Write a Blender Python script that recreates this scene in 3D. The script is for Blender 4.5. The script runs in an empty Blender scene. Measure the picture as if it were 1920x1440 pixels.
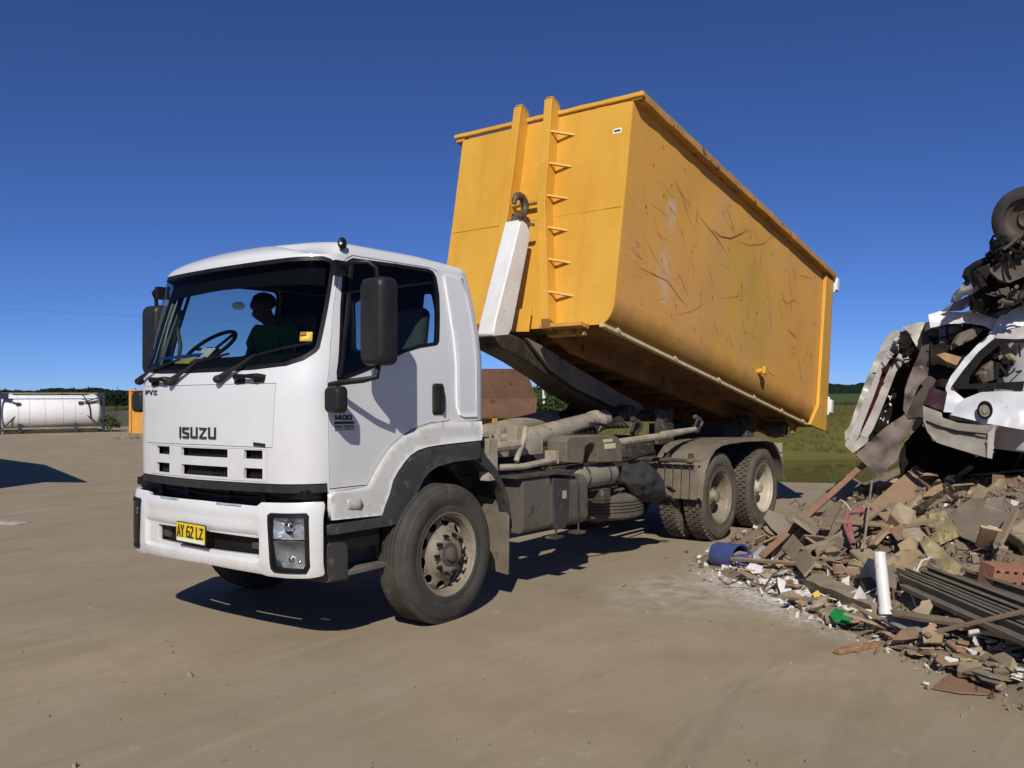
import bpy, bmesh, math, random
from mathutils import Vector, Matrix, Euler, noise
from mathutils.geometry import delaunay_2d_cdt, tessellate_polygon
PI = math.pi
random.seed(7)
scene = bpy.context.scene
COL = scene.collection

# ---------------------------------------------------------------- camera
CAM_F, CAM_PITCH, CAM_ROLL, CAM_YAW = 1665.386, .0196756, -.0061339, .6536
CAM = Vector((-4.955, -4.379, 1.633))
_F = Vector((math.cos(CAM_YAW)*math.cos(CAM_PITCH), math.sin(CAM_YAW)*math.cos(CAM_PITCH), math.sin(CAM_PITCH)))
_R0 = Vector((math.sin(CAM_YAW), -math.cos(CAM_YAW), 0))
_U0 = _R0.cross(_F)
_R = math.cos(CAM_ROLL)*_R0 + math.sin(CAM_ROLL)*_U0
_U = -math.sin(CAM_ROLL)*_R0 + math.cos(CAM_ROLL)*_U0
cd = bpy.data.cameras.new("camera")
cd.sensor_fit = 'HORIZONTAL'; cd.sensor_width = 36.0
cd.lens = 36.0*CAM_F/1920; cd.clip_start = .05; cd.clip_end = 6000
co = bpy.data.objects.new("camera", cd); COL.objects.link(co)
M = Matrix((( _R.x, _U.x, -_F.x, CAM.x), (_R.y, _U.y, -_F.y, CAM.y), (_R.z, _U.z, -_F.z, CAM.z), (0, 0, 0, 1)))
co.matrix_world = M
scene.camera = co

# ---------------------------------------------------------------- light
SUN_TRAVEL = Vector((1.10, .70, -1.0)).normalized()
world = bpy.data.worlds.new("World"); scene.world = world
world.use_nodes = True
wn = world.node_tree; wn.nodes.clear()
wo = wn.nodes.new('ShaderNodeOutputWorld'); bg = wn.nodes.new('ShaderNodeBackground')
sky = wn.nodes.new('ShaderNodeTexSky'); sky.sky_type = 'NISHITA'; sky.sun_disc = False
to_sun = -SUN_TRAVEL
sky.sun_elevation = math.asin(to_sun.z)
sky.sun_rotation = math.atan2(to_sun.x, to_sun.y)
sky.air_density = .8; sky.dust_density = .8; sky.ozone_density = 8; sky.altitude = 3000
bg.inputs['Strength'].default_value = .083
tint = wn.nodes.new('ShaderNodeMix'); tint.data_type = 'RGBA'; tint.blend_type = 'MULTIPLY'; tint.inputs[0].default_value = 1
tint.inputs[7].default_value = (.72, .80, 1.05, 1)          # the deep dry-air blue of the day
wn.links.new(sky.outputs[0], tint.inputs[6]); wn.links.new(tint.outputs[2], bg.inputs[0]); wn.links.new(bg.outputs[0], wo.inputs[0])
sd = bpy.data.lights.new("sun", 'SUN'); sd.energy = 4.2; sd.angle = math.radians(.5); sd.color = (1, .955, .88)
so = bpy.data.objects.new("sun", sd); COL.objects.link(so)
so.location = (-20, -12, 30)
so.rotation_euler = SUN_TRAVEL.to_track_quat('-Z', 'Y').to_euler()
scene.view_settings.view_transform = 'Standard'; scene.view_settings.look = 'None'
scene.view_settings.exposure = 0; scene.view_settings.gamma = 1
scene.cycles.max_bounces = 6; scene.cycles.transparent_max_bounces = 12

# ---------------------------------------------------------------- helpers
def at(px, py, d):
    """world point seen at photo pixel (1920 wide) at a given depth along the view"""
    return CAM + (_F + _R*((px-960)/CAM_F) - _U*((py-720)/CAM_F))*d

class MB:
    def __init__(s): s.v = []; s.f = []
    def add(s, vs, fs):
        n = len(s.v); s.v += [Vector(v) for v in vs]; s.f += [[i+n for i in f] for f in fs]; return s
    def box(s, c, size, R=None):
        c = Vector(c); h = Vector(size)*.5
        vs = []
        for z in (-1, 1):
            for y in (-1, 1):
                for x in (-1, 1):
                    p = Vector((x*h.x, y*h.y, z*h.z)); vs.append(c + (R @ p if R else p))
        return s.add(vs, [(0,2,3,1),(4,5,7,6),(0,1,5,4),(2,6,7,3),(0,4,6,2),(1,3,7,5)])
    def beam(s, p0, p1, w, h, up=(0,0,1)):
        p0 = Vector(p0); p1 = Vector(p1); d = (p1-p0).normalized(); u = Vector(up)
        r = d.cross(u).normalized(); u = r.cross(d).normalized()
        vs = []
        for p in (p0, p1):
            for a, b in ((-1,-1),(1,-1),(1,1),(-1,1)): vs.append(p + r*(a*w/2) + u*(b*h/2))
        return s.add(vs, [(3,2,1,0),(4,5,6,7),(0,1,5,4),(1,2,6,5),(2,3,7,6),(3,0,4,7)])
    def tube(s, pts, r, n=8, caps=True):
        pts = [Vector(p) for p in pts]; rs = r if isinstance(r, (list, tuple)) else [r]*len(pts)
        vs = []; fs = []; prev = None
        for i, p in enumerate(pts):
            d = (pts[min(i+1, len(pts)-1)] - pts[max(i-1, 0)]).normalized()
            if prev is None:
                a = d.cross(Vector((0,0,1)));
                if a.length < .05: a = d.cross(Vector((0,1,0)))
                a.normalize()
            else:
                a = (prev - d*prev.dot(d)).normalized()
            prev = a; b = d.cross(a)
            for k in range(n):
                t = 2*PI*k/n; vs.append(p + (a*math.cos(t) + b*math.sin(t))*rs[i])
        for i in range(len(pts)-1):
            for k in range(n):
                k2 = (k+1) % n; fs.append((i*n+k, i*n+k2, (i+1)*n+k2, (i+1)*n+k))
        if caps: fs += [tuple(range(n-1, -1, -1)), tuple(range((len(pts)-1)*n, len(pts)*n))]
        return s.add(vs, fs)
    def lathe(s, prof, n, Mx=None, closed=False):
        """prof: (radius, along axis Y)"""
        vs = []; fs = []; m = len(prof)
        for k in range(n):
            t = 2*PI*k/n
            for r, y in prof:
                p = Vector((r*math.cos(t), y, r*math.sin(t))); vs.append(Mx @ p if Mx else p)
        for k in range(n):
            k2 = (k+1) % n
            for i in range(m if closed else m-1):
                j = (i+1) % m
                fs.append((k*m+i, k*m+j, k2*m+j, k2*m+i))
        return s.add(vs, fs)
    def extrude(s, poly, vec):
        """planar polygon (3D points) pushed along vec"""
        n = len(poly); poly = [Vector(p) for p in poly]; vec = Vector(vec)
        vs = poly + [p+vec for p in poly]
        tri = tessellate_polygon([poly])
        fs = [tuple(t) for t in tri] + [tuple(i+n for i in reversed(t)) for t in tri]
        fs += [(i, (i+1) % n, (i+1) % n+n, i+n) for i in range(n)]
        return s.add(vs, fs)
    def sphere(s, c, r, nu=12, nv=8, Mx=None):
        c = Vector(c); vs = []; fs = []
        r = Vector((r, r, r)) if not hasattr(r, '__len__') else Vector(r)
        for j in range(nv+1):
            ph = -PI/2 + PI*j/nv
            for i in range(nu):
                th = 2*PI*i/nu
                p = Vector((r.x*math.cos(ph)*math.cos(th), r.y*math.cos(ph)*math.sin(th), r.z*math.sin(ph)))
                vs.append(c + (Mx @ p if Mx else p))
        for j in range(nv):
            for i in range(nu):
                i2 = (i+1) % nu; fs.append((j*nu+i, j*nu+i2, (j+1)*nu+i2, (j+1)*nu+i))
        return s.add(vs, fs)

def obj(name, mb, mat, parent=None, smooth=35, bevel=0, fix=True, seg=2):
    me = bpy.data.meshes.new(name)
    off = Vector((0, 0, 0)); rot = None
    root = parent
    if parent is not None:
        Mi = parent['_mi'] if False else None
    me.from_pydata([tuple(v) for v in mb.v], [], [tuple(f) for f in mb.f])
    if fix:
        b = bmesh.new(); b.from_mesh(me)
        bmesh.ops.remove_doubles(b, verts=b.verts, dist=1e-5)
        bmesh.ops.recalc_face_normals(b, faces=b.faces); b.to_mesh(me); b.free()
    o = bpy.data.objects.new(name, me); COL.objects.link(o)
    for m in (mat if isinstance(mat, (list, tuple)) else [mat]): me.materials.append(m)
    if smooth:
        for p in me.polygons: p.use_smooth = True
        me.set_sharp_from_angle(angle=math.radians(smooth))
    if bevel:
        md = o.modifiers.new('bevel', 'BEVEL'); md.width = bevel; md.segments = seg; md.limit_method = 'ANGLE'
        md.angle_limit = math.radians(40); md.harden_normals = False
    if parent is not None:
        W = world_of(parent)
        me.transform(W.inverted())
        o.parent = parent
    return o

def world_of(o):
    m = Matrix.LocRotScale(o.location, o.rotation_euler, o.scale)
    while o.parent is not None:
        o = o.parent; m = Matrix.LocRotScale(o.location, o.rotation_euler, o.scale) @ m
    return m

def tag(o, label=None, cat=None, group=None, kind=None):
    if label: o['label'] = label
    if cat: o['category'] = cat
    if group: o['group'] = group
    if kind: o['kind'] = kind
    return o

def thing(name, loc, label, cat, group=None, rot=(0,0,0)):
    o = bpy.data.objects.new(name, None); COL.objects.link(o)
    o.empty_display_size = .2
    o.location = loc; o.rotation_euler = rot
    return tag(o, label, cat, group)

def own(o, p):
    """put the origin of a one-mesh thing at p"""
    o.data.transform(Matrix.Translation(-Vector(p))); o.location = p; return o

def dup(o, loc, rot=None, label=None):
    r = o.copy(); COL.objects.link(r); r.location = loc
    if rot is not None: r.rotation_euler = rot
    if label: r['label'] = label
    for c in list(o.children):
        q = c.copy(); COL.objects.link(q); q.parent = r
        for d in list(c.children):
            e = d.copy(); COL.objects.link(e); e.parent = q
    return r

def solid(o, t, offset=-1, split=True):
    md = o.modifiers.new('solid', 'SOLIDIFY'); md.thickness = t; md.offset = offset; md.use_even_offset = False
    if split:
        es = o.modifiers.new('edges', 'EDGE_SPLIT'); es.split_angle = math.radians(45)
    return o

def inpoly(x, y, poly):
    c = False; n = len(poly); j = n-1
    for i in range(n):
        xi, yi = poly[i]; xj, yj = poly[j]
        if (yi > y) != (yj > y) and x < (xj-xi)*(y-yi)/(yj-yi)+xi: c = not c
        j = i
    return c

def segdist(px, py, a, b):
    ax, ay = a; bx, by = b; dx, dy = bx-ax, by-ay; L = dx*dx+dy*dy
    t = 0 if L == 0 else max(0, min(1, ((px-ax)*dx+(py-ay)*dy)/L))
    return math.hypot(px-ax-t*dx, py-ay-t*dy)

def cdt(outer, holes, sx, sy):
    """triangulate a 2-D outline with holes on a regular inner grid; returns (pts, tris)"""
    loops = [outer]+list(holes); V = []; E = []
    for lp in loops:
        ring = []
        for i in range(len(lp)):
            a = lp[i]; b = lp[(i+1) % len(lp)]
            n = max(1, int(math.ceil(max(abs(b[0]-a[0])/sx, abs(b[1]-a[1])/sy))))
            for k in range(n): ring.append((a[0]+(b[0]-a[0])*k/n, a[1]+(b[1]-a[1])*k/n))
        b0 = len(V); V += ring; E += [(b0+i, b0+(i+1) % len(ring)) for i in range(len(ring))]
    xs = [p[0] for p in outer]; ys = [p[1] for p in outer]
    nb = len(V)
    x = math.floor(min(xs)/sx)*sx+sx*.5
    segs = [(lp[i], lp[(i+1) % len(lp)]) for lp in loops for i in range(len(lp))]
    while x < max(xs):
        y = math.floor(min(ys)/sy)*sy+sy*.5
        while y < max(ys):
            if inpoly(x, y, outer) and not any(inpoly(x, y, h) for h in holes) and all(segdist(x, y, a, b) > .35*min(sx, sy) for a, b in segs):
                V.append((x, y))
            y += sy
        x += sx
    r = delaunay_2d_cdt([Vector(p) for p in V], E, [], 0, 1e-7)
    P, F = r[0], r[2]
    T = []
    for f in F:
        cx = sum(P[i].x for i in f)/len(f); cy = sum(P[i].y for i in f)/len(f)
        if inpoly(cx, cy, outer) and not any(inpoly(cx, cy, h) for h in holes): T.append(tuple(f))
    return [(p.x, p.y) for p in P], T

def shrink(poly, d):
    """move an outline inwards by d"""
    n = len(poly); A = sum(poly[i][0]*poly[(i+1) % n][1]-poly[(i+1) % n][0]*poly[i][1] for i in range(n))
    s = 1 if A > 0 else -1; out = []
    for i in range(n):
        a = Vector(poly[i-1]); b = Vector(poly[i]); c = Vector(poly[(i+1) % n])
        u = (b-a).normalized(); w = (c-b).normalized()
        n1 = Vector((-u.y, u.x))*s; n2 = Vector((-w.y, w.x))*s; m = n1+n2
        if m.length < .3: m = n1
        m = m/max(.35, m.dot(n1)) if m.length else n1
        out.append(tuple(b+m*d))
    return out

def mirror(poly): return [(-x, y) for x, y in reversed(poly)]

def rounded(x0, x1, y0, y1, r, n=4):
    out = []
    for cx, cy, a in ((x1-r, y1-r, 0), (x0+r, y1-r, 90), (x0+r, y0+r, 180), (x1-r, y0+r, 270)):
        for k in range(n+1):
            t = math.radians(a+90*k/n); out.append((cx+r*math.cos(t), cy+r*math.sin(t)))
    return out

# ---------------------------------------------------------------- materials
def mat(name, c1, c2=None, scale=4, rough=.6, metal=0, bump=0, bscale=40, spots=None, sscale=20, samt=.5, coat=0, low=None, low_z=(0, .6), stretch=None, rand=0, detail=6, spec=.5, lowamt=.85):
    """principled paint with noise mottling, optional spot layer, optional dirt towards the bottom of the thing"""
    m = bpy.data.materials.new(name); m.use_nodes = True
    nt = m.node_tree; N = nt.nodes; L = nt.links
    bs = N['Principled BSDF']
    tc = N.new('ShaderNodeTexCoord'); vec = tc.outputs['Object']
    if stretch:
        mp = N.new('ShaderNodeMapping'); mp.inputs['Scale'].default_value = stretch; L.new(vec, mp.inputs[0]); vec = mp.outputs[0]
    def nz(sc, det=detail, ro=.6):
        n = N.new('ShaderNodeTexNoise'); n.inputs['Scale'].default_value = sc; n.inputs['Detail'].default_value = det
        n.inputs['Roughness'].default_value = ro; L.new(vec, n.inputs['Vector']); return n.outputs[0]
    def ramp(src, a, b):
        r = N.new('ShaderNodeMapRange'); r.inputs[1].default_value = a; r.inputs[2].default_value = b; L.new(src, r.inputs[0]); return r.outputs[0]
    def mix(f, a, b):
        x = N.new('ShaderNodeMix'); x.data_type = 'RGBA'
        if isinstance(f, float): x.inputs[0].default_value = f
        else: L.new(f, x.inputs[0])
        for s, k in ((a, 6), (b, 7)):
            if isinstance(s, tuple): x.inputs[k].default_value = (*s[:3], 1)
            else: L.new(s, x.inputs[k])
        return x.outputs[2]
    col = c1
    if c2: col = mix(ramp(nz(scale), .35, .68), c1, c2)
    if spots:
        f = ramp(nz(sscale, 8, .7), .62-.12*samt, .72-.1*samt); col = mix(f, col, spots)
    if low:
        sx = N.new('ShaderNodeSeparateXYZ'); L.new(tc.outputs['Object'], sx.inputs[0])
        g = ramp(sx.outputs[2], low_z[1], low_z[0])
        mu = N.new('ShaderNodeMath'); mu.operation = 'MULTIPLY'; L.new(g, mu.inputs[0]); L.new(ramp(nz(9, 8, .7), .3, .6), mu.inputs[1])
        m2 = N.new('ShaderNodeMath'); m2.operation = 'MULTIPLY'; L.new(mu.outputs[0], m2.inputs[0]); m2.inputs[1].default_value = lowamt
        col = mix(m2.outputs[0], col, low)
    if rand:
        oi = N.new('ShaderNodeObjectInfo'); hv = N.new('ShaderNodeHueSaturation')
        mr = N.new('ShaderNodeMapRange'); mr.inputs[3].default_value = 1-rand; mr.inputs[4].default_value = 1+rand
        L.new(oi.outputs['Random'], mr.inputs[0]); L.new(mr.outputs[0], hv.inputs['Value'])
        if isinstance(col, tuple): hv.inputs['Color'].default_value = (*col[:3], 1)
        else: L.new(col, hv.inputs['Color'])
        col = hv.outputs[0]
    if isinstance(col, tuple): bs.inputs['Base Color'].default_value = (*col[:3], 1)
    else: L.new(col, bs.inputs['Base Color'])
    bs.inputs['Metallic'].default_value = metal
    bs.inputs['Specular IOR Level'].default_value = spec
    rr = N.new('ShaderNodeMapRange'); rr.inputs[3].default_value = max(.02, rough-.1); rr.inputs[4].default_value = min(1, rough+.1)
    L.new(nz(scale*3), rr.inputs[0]); L.new(rr.outputs[0], bs.inputs['Roughness'])
    if coat: bs.inputs['Coat Weight'].default_value = coat; bs.inputs['Coat Roughness'].default_value = .083
    if bump:
        bp = N.new('ShaderNodeBump'); bp.inputs['Strength'].default_value = bump; bp.inputs['Distance'].default_value = .01
        L.new(nz(bscale, 8), bp.inputs['Height']); L.new(bp.outputs[0], bs.inputs['Normal'])
    m['bs'] = 1
    return m

def glass(name, tint=(.75, .85, .85), refl=1.0):
    m = bpy.data.materials.new(name); m.use_nodes = True; nt = m.node_tree; nt.nodes.clear()
    o = nt.nodes.new('ShaderNodeOutputMaterial'); t = nt.nodes.new('ShaderNodeBsdfTransparent'); t.inputs[0].default_value = (*tint, 1)
    g = nt.nodes.new('ShaderNodeBsdfGlossy'); g.inputs['Roughness'].default_value = .02
    fr = nt.nodes.new('ShaderNodeFresnel'); fr.inputs[0].default_value = 1.45
    mu = nt.nodes.new('ShaderNodeMath'); mu.operation = 'MULTIPLY'; mu.inputs[1].default_value = refl
    x = nt.nodes.new('ShaderNodeMixShader')
    nt.links.new(fr.outputs[0], mu.inputs[0]); nt.links.new(mu.outputs[0], x.inputs[0])
    nt.links.new(t.outputs[0], x.inputs[1]); nt.links.new(g.outputs[0], x.inputs[2]); nt.links.new(x.outputs[0], o.inputs[0])
    return m

DUST = (.23, .185, .125)
W_PAINT = mat('white_cab_paint', (.70, .695, .688), (.672, .667, .66), 3, .32, coat=.5, bump=.02, bscale=3, low=(.40, .36, .29), low_z=(.80, 1.7), lowamt=.30)
W_TRIM = mat('white_lower_paint', (.68, .67, .63), (.60, .58, .52), 5, .4, coat=.2, spots=(.35, .3, .22), sscale=30, samt=.15)
W_BUMP = mat('white_bumper_paint', (.71, .705, .69), (.66, .65, .62), 4, .35, coat=.3, spots=(.4, .35, .27), sscale=45, samt=.12, low=(.40, .34, .26), low_z=(.45, .85), lowamt=.40)
BLK = mat('black_trim', (.007, .007, .007), (.013, .013, .013), 10, .5, spec=.25)
BLK_D = mat('dusty_black_plastic', (.018, .0175, .017), (.035, .032, .028), 7, .65, spec=.3, bump=.1, bscale=90)
GREY_GUARD = mat('dark_grey_guard', (.032, .032, .032), (.052, .048, .042), 5, .65, bump=.08, spots=(.12, .1, .075), sscale=12, samt=.4)
MIRR = mat('mirror_shell', (.013, .013, .0135), (.022, .021, .019), 6, .5, spec=.35)
DARK_IN = mat('cab_interior', (.007, .007, .008), (.011, .011, .012), 8, .9, spec=.1)
GREY_IN = mat('cab_grey_trim', (.20, .19, .165), (.15, .145, .13), 6, .8)
TYRE = mat('tyre_rubber', (.032, .030, .027), (.072, .062, .048), 3.5, .85, bump=.15, bscale=120, spots=(.10, .083, .06), sscale=9, samt=.4)
TYRE2 = mat('dusty_tyre_rubber', (.075, .064, .05), (.125, .10, .07), 5, .9, bump=.2, bscale=120, spots=(.16, .13, .09), sscale=14, samt=.5)
RIM = mat('dusty_steel_rim', (.27, .225, .16), (.19, .155, .105), 7, .6, spots=(.08, .06, .045), sscale=16, samt=.5, bump=.1)
RIM_CREAM = mat('cream_steel_rim', (.50, .45, .33), (.40, .35, .25), 6, .5, spots=(.2, .16, .1), sscale=16, samt=.3)
HUB = mat('dark_hub', (.05, .043, .035), (.11, .09, .065), 9, .7, bump=.2)
CHASSIS = mat('chassis_dirt_steel', (.028, .025, .021), (.085, .068, .048), 5, .8, bump=.2, spots=(.2, .165, .115), sscale=8, samt=.5)
DIRTY_BEIGE = mat('dusty_beige_steel', (.42, .37, .28), (.27, .22, .15), 6, .65, spots=(.12, .085, .05), sscale=10, samt=.45, bump=.1)
TANKGREY = mat('dusty_fuel_tank', (.105, .092, .075), (.15, .128, .10), 4, .6, metal=.2, spots=(.06, .05, .045), sscale=8, samt=.5, bump=.08)
AIRT = mat('dusty_air_tank', (.25, .225, .18), (.2, .17, .125), 6, .6, spots=(.35, .3, .22), sscale=15, samt=.3)
MUD = mat('dusty_mudguard', (.125, .10, .07), (.19, .152, .105), 4, .75, spots=(.09, .072, .052), sscale=10, samt=.45, bump=.1)
W_STEEL = mat('white_hook_arm_paint', (.78, .77, .75), (.68, .66, .62), 4, .45, spots=(.3, .2, .12), sscale=25, samt=.02)
GREASE = mat('greasy_steel', (.05, .04, .032), (.13, .095, .06), 10, .5, metal=.4, bump=.3, spots=(.25, .2, .13), sscale=14, samt=.3)
CANVAS = mat('black_canvas', (.02, .02, .021), (.035, .034, .033), 8, .85, bump=.3, bscale=30)
CHROME = mat('reflector_chrome', (.75, .75, .75), None, 4, .12, metal=1)
GLASS = glass('windscreen_glass', (.58, .65, .64), .35)
SGLASS = glass('side_glass', (.85, .9, .9), .6)
LENS = glass('lamp_lens', (.88, .9, .92), 1.0)
PLATE_Y = mat('plate_yellow', (.80, .58, .02), (.72, .5, .02), 30, .45)
INK = mat('black_ink', (.015, .015, .015), None, 4, .5)
STK_W = mat('white_sticker', (.75, .78, .75), None, 4, .5)
ORANGE = mat('orange_lens', (.5, .5, .47), (.42, .4, .36), 30, .3)
RUST = mat('rust_brown_steel', (.125, .062, .036), (.19, .10, .058), 3, .85, spots=(.07, .035, .022), sscale=6, samt=.6, bump=.2)
Y_FRAME = mat('old_yellow_paint', (.60, .30, .03), (.42, .2, .03), 5, .6, spots=(.15, .07, .03), sscale=12, samt=.5)
# ---------------------------------------------------------------- setting: ground, yard, pond, field, hills
def view_pt(d, lat, z):
    """point on the ground plan: metres ahead of the camera's standpoint and metres to its right"""
    f = Vector((math.cos(CAM_YAW), math.sin(CAM_YAW), 0)); r = Vector((math.sin(CAM_YAW), -math.cos(CAM_YAW), 0))
    p = Vector((CAM.x, CAM.y, 0)) + f*d + r*lat; p.z = z; return p

def yard_material():
    m = bpy.data.materials.new('yard_dirt'); m.use_nodes = True; nt = m.node_tree; N = nt.nodes; L = nt.links; bs = N['Principled BSDF']
    tc = N.new('ShaderNodeTexCoord')
    def nz(sc, det=8, ro=.6, st=None, rot=0, dist=0):
        v = tc.outputs['Object']
        if st:
            mp = N.new('ShaderNodeMapping'); mp.inputs['Scale'].default_value = st; mp.inputs['Rotation'].default_value = (0, 0, rot); L.new(v, mp.inputs[0]); v = mp.outputs[0]
        n = N.new('ShaderNodeTexNoise'); n.inputs['Scale'].default_value = sc; n.inputs['Detail'].default_value = det; n.inputs['Roughness'].default_value = ro
        n.inputs['Distortion'].default_value = dist
        L.new(v, n.inputs['Vector']); return n.outputs[0]
    def rg(s, a, b, lo=0, hi=1):
        r = N.new('ShaderNodeMapRange'); r.inputs[1].default_value = a; r.inputs[2].default_value = b; r.inputs[3].default_value = lo; r.inputs[4].default_value = hi; L.new(s, r.inputs[0]); return r.outputs[0]
    def mx(f, a, b):
        x = N.new('ShaderNodeMix'); x.data_type = 'RGBA'; L.new(f, x.inputs[0])
        for s, k in ((a, 6), (b, 7)):
            if isinstance(s, tuple): x.inputs[k].default_value = (*s, 1)
            else: L.new(s, x.inputs[k])
        return x.outputs[2]
    c = mx(rg(nz(.28, 5), .35, .65), (.30, .248, .172), (.365, .288, .182))
    c = mx(rg(nz(1.1, 8, .65), .42, .72), c, (.265, .212, .13))
    c = mx(rg(nz(.9, 7, .68, (.35, 1.3, 1), .55, 1.4), .52, .75, 0, .55), c, (.41, .34, .235))      # sweeping wheel tracks
    c = mx(rg(nz(1.3, 8, .68, (.22, 1.7, 1), .95, 1.2), .56, .72, 0, .55), c, (.22, .18, .122))
    c = mx(rg(nz(.6, 9, .7), .60, .72, 0, .5), c, (.385, .235, .125))                               # reddish soil
    c = mx(rg(nz(3.2, 10, .75), .61, .72, 0, .6), c, (.50, .45, .36))                             # pale dust
    c = mx(rg(nz(38, 4, .7), .66, .74, 0, .5), c, (.16, .122, .078))                              # grit
    # powdered plaster spilled beside the heap
    sx = N.new('ShaderNodeVectorMath'); sx.operation = 'SUBTRACT'; sx.inputs[1].default_value = (2.35, -1.0, 0); L.new(tc.outputs['Object'], sx.inputs[0])
    mp = N.new('ShaderNodeMapping'); mp.inputs['Scale'].default_value = (.75, 1.3, 1); mp.inputs['Rotation'].default_value = (0, 0, -.8); L.new(sx.outputs[0], mp.inputs[0])
    ln = N.new('ShaderNodeVectorMath'); ln.operation = 'LENGTH'; L.new(mp.outputs[0], ln.inputs[0])
    a = rg(ln.outputs['Value'], 1.25, .3); b = rg(nz(5, 9, .75), .42, .62)
    mu = N.new('ShaderNodeMath'); mu.operation = 'MULTIPLY'; L.new(a, mu.inputs[0]); L.new(b, mu.inputs[1])
    c = mx(mu.outputs[0], c, (.46, .42, .35))
    # plaster dust trodden along the toe of the heap
    sb2 = N.new('ShaderNodeVectorMath'); sb2.operation = 'SUBTRACT'; sb2.inputs[1].default_value = (2.15, -1.55, 0); L.new(tc.outputs['Object'], sb2.inputs[0])
    mp2 = N.new('ShaderNodeMapping'); mp2.inputs['Rotation'].default_value = (0, 0, -.847); L.new(sb2.outputs[0], mp2.inputs[0])
    sc2 = N.new('ShaderNodeVectorMath'); sc2.operation = 'MULTIPLY'; sc2.inputs[1].default_value = (.75, 3.2, 0); L.new(mp2.outputs[0], sc2.inputs[0])
    ln2 = N.new('ShaderNodeVectorMath'); ln2.operation = 'LENGTH'; L.new(sc2.outputs[0], ln2.inputs[0])
    mu2 = N.new('ShaderNodeMath'); mu2.operation = 'MULTIPLY'; L.new(rg(ln2.outputs['Value'], 1.2, .3), mu2.inputs[0]); L.new(rg(nz(9, 10, .8), .44, .58), mu2.inputs[1])
    c = mx(mu2.outputs[0], c, (.62, .59, .53))
    L.new(c, bs.inputs['Base Color']); bs.inputs['Roughness'].default_value = .92; bs.inputs['Specular IOR Level'].default_value = .25
    ad = N.new('ShaderNodeMath'); ad.operation = 'ADD'; L.new(rg(nz(60, 10, .75), 0, 1, 0, .5), ad.inputs[0]); L.new(nz(5, 8, .6, (.5, 1.5, 1), .6), ad.inputs[1])
    bp = N.new('ShaderNodeBump'); bp.inputs['Strength'].default_value = .35; bp.inputs['Distance'].default_value = .02
    L.new(ad.outputs[0], bp.inputs['Height']); L.new(bp.outputs[0], bs.inputs['Normal'])
    return m

YARD = yard_material()
GRASS = mat('olive_bank_grass', (.105, .100, .026), (.14, .118, .036), .35, .95, bump=.6, bscale=9, spots=(.085, .085, .025), sscale=1.2, samt=.5, spec=.1)
FIELD = mat('green_field_grass', (.062, .10, .022), (.085, .115, .03), .02, .95, spots=(.085, .09, .03), sscale=.05, samt=.4, spec=.1)
HILLM = mat('wooded_hill', (.012, .022, .016), (.02, .033, .02), .06, 1, bump=1, bscale=.4, spots=(.03, .042, .028), sscale=.03, samt=.3, spec=0)

EDGE = [(-70, -70), (30, -70), (20, -30), (15.4, -6), (13.4, -1.2), (12.62, .8), (12.3, 2.0), (12.6, 4), (13.6, 8), (15, 13), (22, 26), (32, 42), (40, 62), (30, 85), (-40, 85), (-70, 50)]
def edge_dense():
    out = []
    for i in range(len(EDGE)):
        a = Vector(EDGE[i]); b = Vector(EDGE[(i+1) % len(EDGE)]); n = max(1, int((b-a).length/.8))
        if (b-a).length > 40: n = 8
        for k in range(n):
            p = a.lerp(b, k/n); j = noise.noise((p.x*.9, p.y*.9, 3))*.22; out.append((p.x+j, p.y+j*.6))
    return out
ed = edge_dense()
mb = MB(); n = len(ed)
cx, cy = 0, 0
ring0 = [(p[0], p[1], 0) for p in ed]
ring1 = [(p[0]+(p[0]-cx)*.012+.25, p[1]+(p[1]-cy)*.012, -.55) for p in ed]
mb.v = [Vector(p) for p in ring0+ring1]
tri = tessellate_polygon([[Vector(p) for p in ring0]])
mb.f = [list(t) for t in tri] + [[i, (i+1) % n, (i+1) % n+n, i+n] for i in range(n)]
o = obj('yard_ground', mb, YARD, smooth=20); tag(o, kind='structure')

def terrain_z(r):
    if r < 105: return -.45
    if r < 650: return -.45 + (r-105)/545*6.0
    return 5.5
mb = MB(); NS = 96; radii = [.5, 8, 16, 24, 36, 52, 75, 105]
def ringmesh(radii, zf):
    mb = MB()
    for r in radii:
        for k in range(NS):
            t = 2*PI*k/NS; mb.v.append(Vector((CAM.x+r*math.cos(t), CAM.y+r*math.sin(t), zf(r))))
    for i in range(len(radii)-1):
        for k in range(NS):
            k2 = (k+1) % NS; mb.f.append([i*NS+k, i*NS+k2, (i+1)*NS+k2, (i+1)*NS+k])
    return mb
mb = ringmesh(radii, terrain_z); mb.f.append(list(range(NS)))
tag(obj('grass_ground', mb, GRASS, smooth=60), kind='structure')
tag(obj('far_field', ringmesh([105, 180, 300, 450, 650, 1100, 3500], terrain_z), FIELD, smooth=60), kind='structure')

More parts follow.
